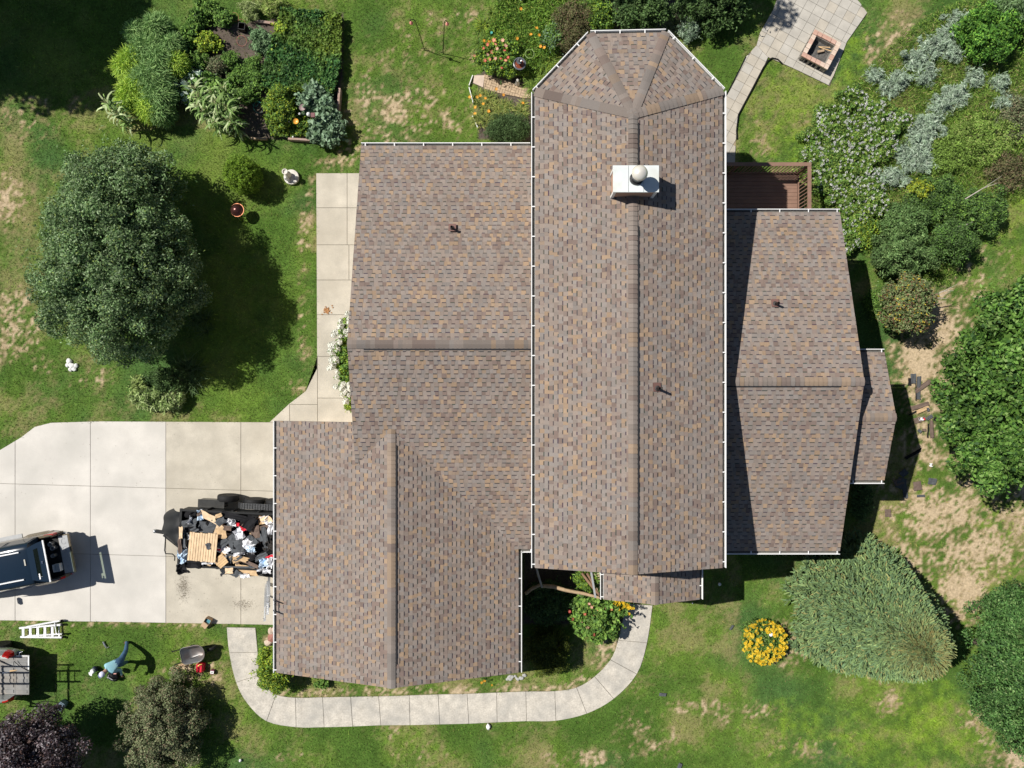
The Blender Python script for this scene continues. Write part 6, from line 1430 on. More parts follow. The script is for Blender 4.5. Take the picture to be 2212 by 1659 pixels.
# (zoom x, zoom y, width, height, rotation deg, kind, crumple, name, label)
big = [(660, 400, 200, 130, -10, 'black', .03, 'plastic_bag', 'crumpled shiny black bag in the front upper corner of the trailer'), (850, 400, 110, 180, 10, 'blue', .035, 'paper_wrapper', 'crumpled pale blue wrapper by the upper rail of the trailer'), (1010, 430, 260, 110, -25, 'ply', .002, 'plywood_piece', 'pale plywood strip near the upper rail of the trailer'), (660, 540, 260, 120, 8, 'grey', .012, 'shingle_scrap', 'long grey shingle strip near the front wall of the trailer'),
       (960, 610, 300, 190, -8, 'grey', .012, 'felt_sheet', 'broad dark grey sheet above the wooden slatted pallet'), (700, 640, 190, 110, 20, 'black', .015, 'shingle_scrap', 'black scrap tucked behind the slatted pallet'), (1180, 480, 170, 170, 40, 'grey', .02, 'shingle_scrap', 'square dark scrap right of the plywood strip'), (1150, 640, 110, 210, -25, 'ply', .003, 'plywood_piece', 'narrow pale plywood shard beside the broad grey sheet'),
       (1220, 690, 150, 190, 12, 'osb', .004, 'plywood_piece', 'orange-brown strand board piece in the middle of the load'), (1330, 510, 130, 110, 20, 'white', .04, 'paper_wrapper', 'crumpled white wrapper in the upper middle of the load'), (1470, 560, 60, 60, 0, 'red', .02, 'can', 'crushed red can shape among the upper wrappers'), (1320, 610, 130, 80, -5, 'brown', .01, 'shingle_scrap', 'brown scrap under the upper white wrapper'), (1570, 620, 90, 90, 15, 'red', .02, 'paper_wrapper', 'red and white wrapper piece in the upper load'),
       (1680, 530, 170, 250, -25, 'black', .025, 'felt_sheet', 'large folded black felt sheet near the upper fender'), (1240, 860, 210, 110, 35, 'grey', .01, 'shingle_scrap', 'grey strip lying on the red and white wrapper'), (1230, 970, 280, 130, -12, 'white', .02, 'paper_wrapper', 'large red and white shingle wrapper right of the slatted pallet'), (1150, 960, 110, 30, -15, 'red', .008, 'paper_wrapper', 'red printed strip of the big wrapper'), (1380, 800, 150, 130, 45, 'grey', .01, 'shingle_scrap', 'grey shingle square in the centre of the load'),
       (1500, 720, 150, 200, 35, 'white', .04, 'paper_wrapper', 'long white wrapper in the centre right of the load'), (1470, 910, 230, 200, 5, 'grey', .02, 'shingle_scrap', 'pile of grey shingle tabs in the centre of the load'), (1460, 900, 90, 110, 3, 'black', .01, 'shingle_scrap', 'small dark tab on the grey tab pile'), (1500, 1030, 200, 80, 10, 'white', .035, 'paper_wrapper', 'white wrapper below the grey tab pile'), (1640, 880, 160, 180, 40, 'white', .03, 'paper_wrapper', 'white wrapper right of the grey tab pile'),
       (1700, 960, 130, 110, 0, 'blue', .01, 'paper_wrapper', 'pale blue printed wrapper near the mud clods'), (1700, 830, 150, 200, 40, 'grey', .02, 'shingle_scrap', 'bent grey shingle strip right of centre'), (1760, 680, 140, 200, 5, 'brown', .01, 'shingle_scrap', 'brown-grey shingle piece near the eave'), (1850, 490, 90, 140, -5, 'card', .005, 'cardboard_piece', 'brown cardboard flap at the upper right of the load'), (1950, 480, 180, 120, 8, 'ply', .004, 'plywood_piece', 'pale cardboard sheet at the upper right of the load'), (1980, 510, 110, 90, 20, 'white', .03, 'paper_wrapper', 'white wrapper on the pale sheet by the eave'),
       (1940, 580, 180, 60, 22, 'brown', .006, 'shingle_scrap', 'taupe shingle strip pointing at the eave'), (2010, 640, 90, 170, 5, 'white', .03, 'paper_wrapper', 'white wrapper disappearing under the eave'), (1930, 720, 80, 260, 3, 'grey', .01, 'shingle_scrap', 'upright grey strip near the eave'), (1810, 790, 150, 130, 20, 'grey', .015, 'shingle_scrap', 'torn grey shingle above the mud clods'), (1690, 1090, 130, 110, -20, 'black', .02, 'shingle_scrap', 'black scrap below the mud clods'), (1860, 1090, 210, 90, 20, 'grey', .012, 'shingle_scrap', 'dark grey scrap under the red strip'),
       (2010, 1090, 120, 50, 22, 'red', .006, 'paper_wrapper', 'red strip with white marks beside the eave'), (1910, 1190, 150, 150, 10, 'blue', .05, 'plastic_bag', 'pale blue crumpled bag near the lower right of the load'), (2020, 1180, 90, 170, 0, 'white', .05, 'plastic_bag', 'white crumpled plastic at the eave, lower right'), (1830, 1310, 140, 70, 5, 'white', .05, 'plastic_bag', 'white crumpled plastic over the lower rail'), (1980, 1320, 130, 80, 0, 'white', .05, 'plastic_bag', 'white plastic bunch at the lower right rail'), (1700, 1210, 260, 60, -22, 'brown', .01, 'shingle_scrap', 'brown shingle strip near the lower rail'),
       (1430, 1130, 130, 130, 15, 'osb', .003, 'plywood_piece', 'strand board piece in the lower middle of the load'), (1560, 1120, 180, 80, -15, 'osb', .003, 'plywood_piece', 'second strand board piece right of the first'), (1500, 1110, 130, 40, 35, 'grey', .006, 'shingle_scrap', 'grey strip across the strand board'), (1240, 1080, 100, 150, 10, 'osb', .003, 'plywood_piece', 'orange board end behind the small slatted piece'), (1330, 1120, 90, 150, -10, 'grey', .015, 'shingle_scrap', 'grey scrap by the small slatted piece'), (1620, 1310, 330, 140, -8, 'osb', .004, 'plywood_piece', 'long strand board hanging over the lower rail'),
       (1350, 1310, 130, 90, 5, 'ply', .004, 'plywood_piece', 'pale plywood corner over the lower rail'), (1590, 1400, 160, 80, 5, 'white', .012, 'paper_wrapper', 'white and blue wrapper hanging below the trailer side'), (1450, 1360, 130, 110, -30, 'grey', .02, 'shingle_scrap', 'grey scrap hanging over the lower rail'), (560, 1090, 170, 220, 15, 'blue', .05, 'plastic_bag', 'big pale blue crumpled bag left of the slatted pallet'), (580, 1280, 180, 170, 10, 'black', .05, 'plastic_bag', 'black bag bulging over the lower front corner'), (760, 1210, 220, 120, -5, 'black', .02, 'felt_sheet', 'black felt under the lower edge of the pallet'),
       (970, 1200, 180, 35, -4, 'white', .004, 'trim_strip', 'white trim strip below the slatted pallet'), (1520, 1255, 540, 30, -2, 'grey', .003, 'trim_strip', 'long pale metal strip along the lower side of the load'), (1100, 390, 260, 60, -15, 'black', .02, 'felt_sheet', 'black felt fold along the upper rail'), (1420, 420, 400, 90, -12, 'black', .02, 'felt_sheet', 'long black felt fold along the upper side'), (590, 780, 50, 320, 8, 'grey', .004, 'trim_strip', 'blue-grey metal strip standing left of the pallet'), (540, 900, 60, 260, 5, 'brown', .02, 'shingle_scrap', 'brown scraps along the front wall'), (560, 680, 60, 190, 5, 'ply', .003, 'plywood_piece', 'pale lath at the front wall of the trailer'), (1180, 400, 110, 60, 20, 'osb', .004, 'plywood_piece', 'small orange splinter at the upper rail')]
for i, (zx, zy, w, h, a, kd, cr, nm_, lb) in enumerate(big):
    p = Tz(zx, zy, 1.28); lx = (TR.inverted() @ (p - Vector((TX, TY, 0)))).x
    scrap(nm_, p.x, p.y, 1.25 + .16 * rnd.random() + i * .0012, w * k2m, h * k2m, R(a), kd, cr, lb, 'wrapper' if 'wrap' in nm_ or 'bag' in nm_ else ('board' if 'ply' in nm_ else 'roofing scrap'), n=7 if cr > .03 else 4, tilt=.12)
for i in range(110):
    lx = rnd.uniform(.15, 4.1); ly = rnd.uniform(-1.0, 1.0); p = tl(lx, ly, 0)
    kd = rnd.choices(['black', 'grey', 'brown', 'white', 'osb', 'ply'], [3, 5, 2.5, 5.0, .8, .8])[0]
    zn = ('upper ' if ly > .35 else 'lower ' if ly < -.35 else 'middle ') + ('front' if lx < 1.4 else 'centre' if lx < 2.8 else 'eave end')
    cw = {'black': 'black felt', 'grey': 'dark grey shingle', 'brown': 'brown shingle', 'white': 'white paper', 'osb': 'strand board', 'ply': 'pale wood'}[kd]
    scrap('shingle_scrap', p.x, p.y, heapz(lx, ly) + .10 + rnd.uniform(0, .12), rnd.uniform(.08, .34), rnd.uniform(.06, .2), rnd.uniform(0, 3.14), kd, rnd.uniform(.004, .02) if kd != 'white' else .035, 'small loose ' + cw + ' scrap in the ' + zn + ' of the trailer heap', group='small scraps in the trailer heap', tilt=.35, n=3)
# clods of torn tar
mb = MB(); 
for i in range(150):
    a = rnd.uniform(0, 6.28); q = abs(rnd.gauss(0, .2)); c = tl(3.75 + q * math.cos(a) * 1.3, -.12 + q * math.sin(a), 1.33 + rnd.uniform(0, .12) - q * .2); d = Vector((rnd.uniform(-1, 1), rnd.uniform(-1, 1), rnd.uniform(-.2, .8))).normalized() * rnd.uniform(.05, .12)
    mb.beam(c, c + d, .035, .02)
mb.build('tar_shreds', mat('tar', (.035, .03, .026), .9, var=.4), label='heap of dark twisted tar shreds near the eave end of the load', cat='roofing debris', kind='stuff')
# slatted pallet
m_pale = mat('pallet_slat', (.68, .50, .31), .8, var=.2, scale=5)
pc = Tz(880, 940, 1.55)
o = empty('slatted_pallet', (pc.x, pc.y, 1.50), R(-5.5), 'square pallet of pale wooden slats lying on top of the trailer load', 'pallet')
for k in range(11):
    mb = MB(); mb.box((-.50 + k * .10, rnd.uniform(-.015, .015), .03 + rnd.uniform(-.003, .003)), (.084, 1.10 + rnd.uniform(-.02, .02), .02)); mb.build('slat', m_pale, o)
for y in (-.42, 0, .42):
    mb = MB(); mb.box((0, y, -.01), (1.08, .08, .05)); mb.build('bearer', m_pine, o)
pc = Tz(1180, 1170, 1.48); o = empty('slatted_piece', (pc.x, pc.y, 1.42), R(40), 'small slatted wooden offcut below the right corner of the pallet', 'board')
for k in range(5):
    mb = MB(); mb.box((0, -.18 + k * .085, .02), (.46 - .03 * abs(k - 2), .078, .018)); mb.build('slat', m_pine, o)
mb = MB(); mb.box((0, 0, -.004), (.07, .42, .03)); mb.build('bearer', m_pine, o)
scrap('shingle_scrap', Tz(1020, 900).x - .0, Tz(1020, 900).y, 1.57, .16, .26, R(10), 'grey', .008, 'dark notched shingle scrap lying on the slatted pallet')

# ------------------------------------------------------------------ ladders
o = empty('extension_ladder', (-9.92, -7.70, 0), 0, 'aluminium extension ladder leaning on the garage gutter', 'ladder')
d_ = Vector((1.36, 0, 4.0))
for y in (0, -.43):
    mb = MB(); mb.beam((0, y, 0), d_ * .78 + Vector((0, y, 0)), .035, .09, up=(1, 0, 0)); mb.build('side_rail', m_alu, o)
    mb = MB(); mb.beam(d_ * .30 + Vector((-.05, y * .88 - .025, 0)), d_ + Vector((-.05, y * .88 - .025, 0)), .03, .085, up=(1, 0, 0)); mb.build('side_rail', m_alu, o)
for k in range(11):
    mb = MB(); q = d_ * (.06 + k * .0885); mb.tube([q + Vector((-.02, -.02, 0)), q + Vector((-.02, -.41, 0))], .02, 7); mb.build('rung', m_alu, o)
o = empty('extension_ladder', (-10.05, -8.05, 0), 0, 'second ladder section lying against the first at the garage gutter', 'ladder')
for y in (0,):
    mb = MB(); mb.beam((.02, -.55, .0), (.80, -.80, 2.45), .05, .09, up=(1, 0, 0)); mb.beam((.0, -.10, .0), (.82, -.28, 2.45), .04, .08, up=(1, 0, 0)); mb.build('side_rail', m_alu, o)
for k in range(8):
    t = .06 + k * .12; mb = MB(); mb.tube([(.0 + .82 * t, -.10 - .18 * t, 2.45 * t), (.02 + .78 * t, -.55 - .25 * t, 2.45 * t)], .018, 6); mb.build('rung', m_alu, o)
# step ladder on the lawn (folded, lying on its side rails)
a0 = at(83, 1361, .12)
o = empty('step_ladder', (a0.x, a0.y, 0), R(1), 'folded white aluminium step ladder lying on the lawn below the driveway', 'step ladder')
def SL(u, v, z): p = at(u, v, z); return (p.x - a0.x, p.y - a0.y, z)
mb = MB(); mb.beam(SL(43, 1355.5, .12), SL(132, 1350, .12), .07, .10); mb.beam(SL(45, 1374.5, .12), SL(134, 1377, .12), .07, .10); mb.build('front_rail', m_alu, o)
mb = MB(); mb.beam(SL(58, 1353.5, .24), SL(130, 1341.5, .24), .06, .07); mb.beam(SL(60, 1373, .24), SL(134, 1370, .24), .05, .07); mb.build('back_rail', m_alu, o)
for k, (u) in enumerate((51, 66.5, 82.5, 98, 114)):
    mb = MB(); mb.box((SL(u, 1365, .15)[0], SL(u, 1365, .15)[1], .17), (.10, .34 + .015 * k, .03)); mb.build('step', m_alu, o)
mb = MB(); mb.beam(SL(128, 1353, .08), SL(128, 1374, .08), .04, .04); mb.beam(SL(118, 1345, .2), SL(122, 1372, .2), .03, .03); mb.build('brace', m_alu, o)
for (u, v) in ((134, 1341.5), (134, 1350), (134, 1378), (136, 1371)):
    mb = MB(); q = SL(u, v, .12); mb.box(q, (.08, .07, .09)); mb.build('rubber_foot', m_rubber, o)

# ------------------------------------------------------------------ person
def skin_mesh(joints, edges, radii, sub=2):
    me = bpy.data.meshes.new('skin_src'); me.from_pydata(joints, edges, [])
    ob = bpy.data.objects.new('skin_src', me); COL.objects.link(ob)
    sk = ob.modifiers.new('skin', 'SKIN'); ss = ob.modifiers.new('sub', 'SUBSURF'); ss.levels = sub; ss.render_levels = sub
    bm = bmesh.new(); bm.from_mesh(me)
    lay = bm.verts.layers.skin.verify()
    for v_, r_ in zip(bm.verts, radii): v_[lay].radius = (r_, r_) if not hasattr(r_, '__len__') else r_
    bm.verts.ensure_lookup_table(); bm.verts[0][lay].use_root = True
    bm.to_mesh(me); bm.free()
    dg = bpy.context.evaluated_depsgraph_get(); dg.update()
    out = bpy.data.meshes.new_from_object(ob.evaluated_get(dg))
    bpy.data.objects.remove(ob); return out
J = {'pel': (-15.50, -10.98, .95), 'wst': (-15.58, -11.02, 1.06), 'chs': (-15.71, -11.08, 1.20), 'nck': (-15.80, -11.15, 1.31), 'hd0': (-15.83, -11.19, 1.37), 'hd1': (-15.87, -11.24, 1.46),
     'hpA': (-15.45, -10.89, .90), 'knA': (-15.49, -10.69, .50), 'anA': (-15.66, -10.50, .11), 'toA': (-15.80, -10.56, .05),
     'hpB': (-15.50, -11.08, .90), 'knB': (-15.60, -11.22, .50), 'anB': (-15.66, -11.30, .11), 'toB': (-15.82, -11.36, .05),
     'shA': (-15.61, -11.24, 1.22), 'elA': (-15.46, -11.27, .96), 'haA': (-15.50, -11.54, .80), 'fiA': (-15.51, -11.62, .76),
     'shB': (-15.86, -11.00, 1.23), 'elB': (-16.02, -11.10, .98), 'haB': (-15.99, -11.38, .80), 'fiB': (-15.98, -11.46, .76)}
nm_ = list(J); jid = {k: i for i, k in enumerate(nm_)}
ed = [('pel', 'wst'), ('wst', 'chs'), ('chs', 'nck'), ('nck', 'hd0'), ('hd0', 'hd1'), ('pel', 'hpA'), ('hpA', 'knA'), ('knA', 'anA'), ('anA', 'toA'), ('pel', 'hpB'), ('hpB', 'knB'), ('knB', 'anB'), ('anB', 'toB'), ('chs', 'shA'), ('shA', 'elA'), ('elA', 'haA'), ('haA', 'fiA'), ('chs', 'shB'), ('shB', 'elB'), ('elB', 'haB'), ('haB', 'fiB')]
rad = {'pel': .14, 'wst': .135, 'chs': .155, 'nck': .065, 'hd0': .085, 'hd1': .09, 'hpA': .105, 'knA': .075, 'anA': .055, 'toA': .045, 'hpB': .105, 'knB': .075, 'anB': .055, 'toB': .045, 'shA': .085, 'elA': .058, 'haA': .038, 'fiA': .03, 'shB': .085, 'elB': .058, 'haB': .038, 'fiB': .03}
rad = {k: q * 1.22 if k not in ('hd0', 'hd1', 'fiA', 'fiB', 'haA', 'haB') else q * 1.05 for k, q in rad.items()}
pm = skin_mesh([J[k] for k in nm_], [(jid[a], jid[b]) for a, b in ed], [rad[k] for k in nm_])
m_jean = mat('denim', (.045, .11, .20), .9, var=.2, scale=9); m_shirt = mat('light_blue_shirt', (.22, .45, .52), .9, var=.12, scale=6, hue=(.36, .52, .55)); m_skin = mat('skin', (.42, .24, .17), .6); m_shoe = mat('brown_shoe', (.09, .055, .04), .7)
pm.materials.clear()
for mm in (m_jean, m_shirt, m_skin, m_shoe): pm.materials.append(mm)
seg_m = {('pel', 'wst'): 0, ('wst', 'chs'): 1, ('chs', 'nck'): 1, ('nck', 'hd0'): 2, ('hd0', 'hd1'): 2, ('pel', 'hpA'): 0, ('hpA', 'knA'): 0, ('knA', 'anA'): 0, ('anA', 'toA'): 3, ('pel', 'hpB'): 0, ('hpB', 'knB'): 0, ('knB', 'anB'): 0, ('anB', 'toB'): 3, ('chs', 'shA'): 1, ('shA', 'elA'): 1, ('elA', 'haA'): 1, ('haA', 'fiA'): 2, ('chs', 'shB'): 1, ('shB', 'elB'): 1, ('elB', 'haB'): 1, ('haB', 'fiB'): 2}
from mathutils.geometry import intersect_point_line
for pl in pm.polygons:
    best = 9; bm_i = 1
    for (a, b), mi in seg_m.items():
        A_, B_ = Vector(J[a]), Vector(J[b]); q, t = intersect_point_line(pl.center, A_, B_); t = min(1, max(0, t)); dd = (pl.center - A_.lerp(B_, t)).length - rad[a] * (1 - t) - rad[b] * t
        if dd < best: best = dd; bm_i = mi
    pl.material_index = bm_i; pl.use_smooth = True
org = Vector((-15.66, -10.9, 0))
pm.transform(Matrix.Translation(-org))
# hands with fingers, ears and nose joined to the one body mesh
mb = MB(); mb.m = 2
for h, f in (('haA', 'fiA'), ('haB', 'fiB')):
    H_, F_ = Vector(J[h]) - org, Vector(J[f]) - org; d = (F_ - H_).normalized(); sd = d.cross(Vector((0, 0, 1))).normalized(); dn = d.cross(sd)
    for k in range(4):
        b_ = F_ + sd * (-.03 + .02 * k); l_ = (.05, .062, .06, .045)[k]; mb.tube([b_ - d * .02, b_ + d * l_ * .5, b_ + d * l_ * .85 + Vector((0, 0, -.02)), b_ + d * l_ * .95 + Vector((0, 0, -.045))], [.010, .010, .009, .007], 6)
    b_ = H_ + sd * .035; mb.tube([b_, b_ + d * .04 + sd * .03, b_ + d * .075 + sd * .03 + Vector((0, 0, -.02))], [.012, .011, .008], 6)
hd = Vector(J['hd1']) - org; fw = Vector((-.55, -.35, -.75)).normalized(); rt = fw.cross(Vector((0, 0, 1))).normalized()
mb.lathe(hd + fw * .095, [(.004, -.02), (.014, 0), (.004, .02)], 8)
for s_ in (-1, 1): mb.lathe(hd + rt * s_ * .088 - Vector((0, 0, .02)), [(.004, -.03), (.02, 0), (.004, .03)], 8)
ex = mb.mesh('person_extra', [m_jean, m_shirt, m_skin, m_shoe])
bm = bmesh.new(); bm.from_mesh(pm); bm.from_mesh(ex); bm.to_mesh(pm); bm.free()
person = link('person', pm, None, label='person in light blue shirt, jeans and white cap bending over on the lawn', cat='person'); person.location = org
mb = MB()
Qc = Vector((0, 0, 1)).rotation_difference(Vector((-.35, -.2, .9)).normalized()).to_matrix()
mb.lathe(hd + Vector((-.005, -.005, .02)), [(.108, -.02), (.112, .03), (.095, .08), (.05, .108), (.004, .115)], 20, Qc); cp = mb.build('cap', mat('white_cap', (.62, .64, .80), .8), person, True)
mb = MB(); c0 = hd + Vector((-.08, -.07, .0)); mb.loft([[c0 + Vector((math.cos(a) * r_ , math.sin(a) * r_, dz)) for a in np.linspace(3.0, 4.6, 7)] for r_, dz in ((.03, .0), (.13, -.03))], closed=False, caps=False); mb.build('cap_visor', mat('cap_blue', (.13, .14, .26), .7), cp)
def blob(name, c, r, m, lump=.12, seed=0, sub=3, **k):
    bmr = bmesh.new(); bmesh.ops.create_icosphere(bmr, subdivisions=sub, radius=1)
    for w in bmr.verts:
        q = 1 + lump * (math.sin(w.co.x * 4 + seed) * math.cos(w.co.y * 5 + seed) + .5 * math.sin(w.co.z * 7 + seed * 2)); w.co = Vector((w.co.x * r[0] * q, w.co.y * r[1] * q, w.co.z * r[2] * q))
    me = bpy.data.meshes.new(name); bmr.to_mesh(me); bmr.free(); me.materials.append(m); me.polygons.foreach_set('use_smooth', np.ones(len(me.polygons), dtype=bool))
    o = link(name, me, None, **k); o.location = c; return o
m_bagb = mat('black_nylon', (.010, .010, .012), .7, spec=.2, var=.4, bump=.3, bscale=20)
bgp = at(246, 1461, .15)
o = empty('tool_bag', (bgp.x, bgp.y, 0), R(-30), 'bulging black tool bag on the grass at the feet of the bending person', 'tool bag')
q = blob('bag_body', (0, 0, .17), (.24, .17, .17), m_bagb, .1); q.parent = o
mb = MB(); mb.tube([(-.18, 0, .25), (-.1, .02, .42), (.1, .02, .42), (.18, 0, .25)], .016, 6); mb.build('handle', m_lgrey, o)
mb = MB(); mb.box((-.17, -.14, .12), (.1, .06, .16)); mb.build('pocket', m_lgrey, o, bev=.015)
bgp = at(252, 1450, .3)
blob('tool_pouch', bgp, (.15, .10, .09), m_bagb, .18, 3, label='black tool pouch with pink handled tool beside the bending person', cat='tool pouch')
mb = MB(); mb.tube([(-.06, 0, 0), (.06, .01, .02)], .02, 7); mb.build('pink_tool', mat('pink_handle', (.55, .25, .22), .5), None, label='pinkish handle lying on the black tool pouch', cat='tool').location = bgp + Vector((.0, -.06, .1))
hp_ = at(199, 1451, .3)
o = empty('spare_hat', (hp_.x, hp_.y, 0), R(20), 'white cap resting on a small dark bag left of the bending person', 'cap')
q = blob('dark_bag', (.02, .02, .12), (.10, .12, .12), mat('navy_cloth', (.02, .03, .06), .8), .1, 2); q.parent = o
mb = MB(); mb.lathe((0, 0, .25), [(.10, -.01), (.10, .03), (.075, .08), (.004, .10)], 16); mb.loft([[(-.07 + math.cos(a) * r_, -.05 + math.sin(a) * r_, .24) for a in np.linspace(2.6, 4.4, 7)] for r_ in (.03, .13)], closed=False, caps=False); mb.build('crown', mat('cap_white_cloth', (.75, .76, .78), .8), o, True)
mb = MB(); mb.tube([at(222.5, 1386, .05), at(226, 1393, .05), at(230, 1400, .06)], [.03, .035, .02], 7); mb.tube([at(230, 1400, .05), at(236, 1397, .1)], .012, 5); mb.build('nail_gun', m_steel, None, label='grey hand tool lying on the grass above the bending person', cat='tool')

# ------------------------------------------------------------------ wheelbarrow and cans
w0 = at(418, 1412, .5)
wb = empty('wheelbarrow', (w0.x, w0.y, 0), R(12), 'grey steel wheelbarrow with rust stains standing on the lawn', 'wheelbarrow')
def WB(u, v, z): p = at(u, v, z); q = Matrix.Rotation(-R(12), 3, 'Z') @ Vector((p.x - w0.x, p.y - w0.y, 0)); return (q.x, q.y, z)
def rrect(hx, hy, r, z, cx=0, cy=0, n=6, rr2=None):
    out = []
    for qx_, qy_, a0_, rr in ((1, 1, 0, rr2 or r), (-1, 1, 90, r), (-1, -1, 180, r), (1, -1, 270, rr2 or r)):
        for k in range(n + 1):
            a = R(a0_ + 90 * k / n); out.append((cx + qx_ * (hx - rr) + rr * math.cos(a), cy + qy_ * (hy - rr) + rr * math.sin(a), z))
    return out
m_wbs = mat('barrow_steel', (.16, .165, .17), .45, metal=.5, var=.2, scale=4, hue=(.25, .15, .10))
outer = [rrect(.24, .16, .08, .30, .06), rrect(.30, .21, .12, .36, .04), rrect(.46, .325, .16, .58, 0, 0, rr2=.30), rrect(.475, .34, .17, .585, 0, 0, rr2=.31)]
inner = [rrect(.465, .33, .165, .582, 0, 0, rr2=.30), rrect(.452, .315, .155, .570, 0, 0, rr2=.29), rrect(.30, .215, .10, .37, .04), rrect(.24, .16, .08, .32, .06)]
mb = MB(); mb.loft(outer + inner); mb.build('tray', m_wbs, wb, True)
mb = MB(); mb.tube([p for p in rrect(.475, .34, .17, .588, 0, 0, rr2=.31)] + [rrect(.475, .34, .17, .588, 0, 0, rr2=.31)[0]], .012, 6, False); mb.build('tray_rim', m_wbs, wb, True)
for s_ in (-1, 1):
    mb = MB(); mb.tube([(-.82, s_ * .27, .55), (-.4, s_ * .25, .42), (.2, s_ * .16, .30), (.62, s_ * .07, .22)], .019, 7); mb.build('handle', m_black, wb)
    mb = MB(); mb.tube([(-.82, s_ * .27, .55), (-.68, s_ * .265, .505)], .024, 7); mb.build('grip', m_rubber, wb)
    mb = MB(); mb.tube([(-.25, s_ * .22, .38), (-.28, s_ * .22, .02), (-.15, s_ * .22, .02)], .015, 6); mb.build('leg', m_black, wb)
wheel(wb, .62, 0, .2, .2, .09)
g0 = at(433, 1442, .15)
gc_ = empty('fuel_can', (g0.x, g0.y, 0), R(-4), 'red plastic fuel can with yellow spout on the lawn under the wheelbarrow', 'fuel can')
m_redp = mat('red_plastic', (.62, .015, .04), .4, var=.05)
mb = MB(); mb.loft([rrect(.135, .17, .04, .0), rrect(.14, .175, .05, .05), rrect(.14, .175, .05, .24), rrect(.11, .14, .05, .30)]); mb.build('tank', m_redp, gc_, True)
mb = MB(); mb.tube([(-.04, -.12, .29), (-.04, -.10, .36), (-.04, .08, .36), (-.04, .12, .29)], .022, 7); mb.build('handle', m_redp, gc_)
mb = MB(); mb.lathe((-.03, .10, .29), [(.07, 0), (.07, .03), (.04, .035)], 14); mb.build('collar', m_redp, gc_)
mb = MB(); mb.tube([(-.03, .12, .32), (.04, .19, .33), (.12, .21, .32)], [.022, .016, .010], 7); mb.build('spout', mat('yellow_plastic', (.75, .62, .12), .4), gc_)
c0 = at(450.5, 1340, .12)
cb = empty('cardboard_box', (c0.x, c0.y, 0), R(-30), 'open cardboard box with blue inside on the driveway edge', 'cardboard box')
m_card = mat('cardboard', (.46, .32, .20), .85, var=.08)
mb = MB()
for a, b, cc, d in ((0, .10, .24, .006), (0, -.10, .24, .006), (.12, 0, .006, .2), (-.12, 0, .006, .2)): mb.box((a, b, .13), (cc, d, .25))
mb.box((0, 0, .004), (.24, .2, .006)); mb.build('carton', m_card, cb)
mb = MB(); mb.beam((-.0, -.10, .25), (-.06, -.36, .12), .24, .006); mb.build('flap', m_card, cb)
mb = MB(); mb.box((0, .0, .10), (.22, .18, .12)); mb.build('blue_lining', mat('teal_print', (.05, .22, .28), .6), cb)
c0 = at(458.5, 1452, .12)
cb = empty('small_carton', (c0.x, c0.y, 0), R(-4), 'small white-topped carton with maroon sides near the fuel can', 'carton')
mb = MB(); mb.box((0, 0, .07), (.13, .17, .14)); mb.build('carton', mat('maroon_print', (.18, .03, .07), .6), cb)
mb = MB(); mb.box((0, .0, .143), (.135, .11, .004)); mb.build('label', m_white, cb)
mb = MB(); mb.beam((-.03, -.03, .147), (.0, .03, .147), .02, .002); mb.beam((.0, .03, .1475), (.03, -.02, .1475), .016, .002); mb.build('label_print', m_bagb, cb)
# wood chips by the barrow
mb = MB()
for i in range(150):
    t = rnd.random(); u = 371 + t * 38 + rnd.gauss(0, 3.5); v = 1452 - t * 28 + rnd.gauss(0, 4.0); p = at(u, v, .03); a = rnd.uniform(0, 3.14); l_ = rnd.uniform(.02, .06)
    mb.beam(p, p + Vector((math.cos(a) * l_, math.sin(a) * l_, rnd.uniform(0, .02))), .02, .012)
mb.build('wood_chips', mat('chips', (.62, .42, .28), .8, var=.4, scale=40), label='scattered pale wood chips on the bare soil left of the wheelbarrow', cat='wood chips', kind='stuff')
# blue grey case by the purple tree
c0 = at(136, 1522, .1); o = empty('tool_case', (c0.x, c0.y, 0), R(-32), 'small blue-grey compressor box half under the purple tree', 'tool case')
mb = MB(); mb.box((0, 0, .16), (.26, .34, .3)); mb.build('case', mat('blue_grey', (.17, .24, .30), .5), o, bev=.03)
mb = MB(); mb.box((0, 0, .315), (.10, .20, .02)); mb.build('grip_recess', m_black, o)
mb = MB(); mb.tube([at(122, 1517, .03), at(118, 1500, .03), at(121, 1480, .03), at(114, 1466, .03)], .010, 5); mb.tube([at(128, 1519, .03), at(112, 1516, .03), at(95, 1514, .03), at(70, 1522, .03)], .010, 5); mb.build('air_hose', m_black, None, label='thin black hose running from the blue-grey box across the lawn', cat='hose')

# ------------------------------------------------------------------ courtyard logs and porch trellis
def logp(name, pts, rad_, label, m=None, cat='log'):
    mb = MB(); mb.tube([at(*p) for p in pts], rad_, 9); return mb.build(name, m or m_log, None, True, label=label, cat=cat)
logp('log_rail', [(1173, 1265.5, 1.5), (1195, 1267, 1.5), (1222, 1275, 1.5), (1260, 1282, 1.45), (1299, 1292, 1.45)], [.075, .08, .07, .065, .05], 'long bent peeled log rail running to the porch', )
logp('log_rail', [(1136, 1282, 1.3), (1148, 1272, 1.45), (1168, 1263, 1.55)], [.07, .07, .06], 'short peeled log leaning from the garage wall to the rail joint')
logp('log_post', [(1152, 1190, 2.0), (1156, 1215, 1.9), (1162, 1240, 1.8), (1171, 1269, 1.6)], [.04, .045, .045, .04], 'grey crooked branch from the corner gutter down to the log rail', m_grey_br, 'branch')
logp('log_post', [(1257, 1238, 1.2), (1270, 1255, 1.3), (1286, 1275, 1.4), (1300, 1290, 1.4)], [.05, .06, .06, .05], 'brown bark branch slanting under the porch roof', mat('brown_branch', (.20, .12, .07), .8, var=.3), 'branch')
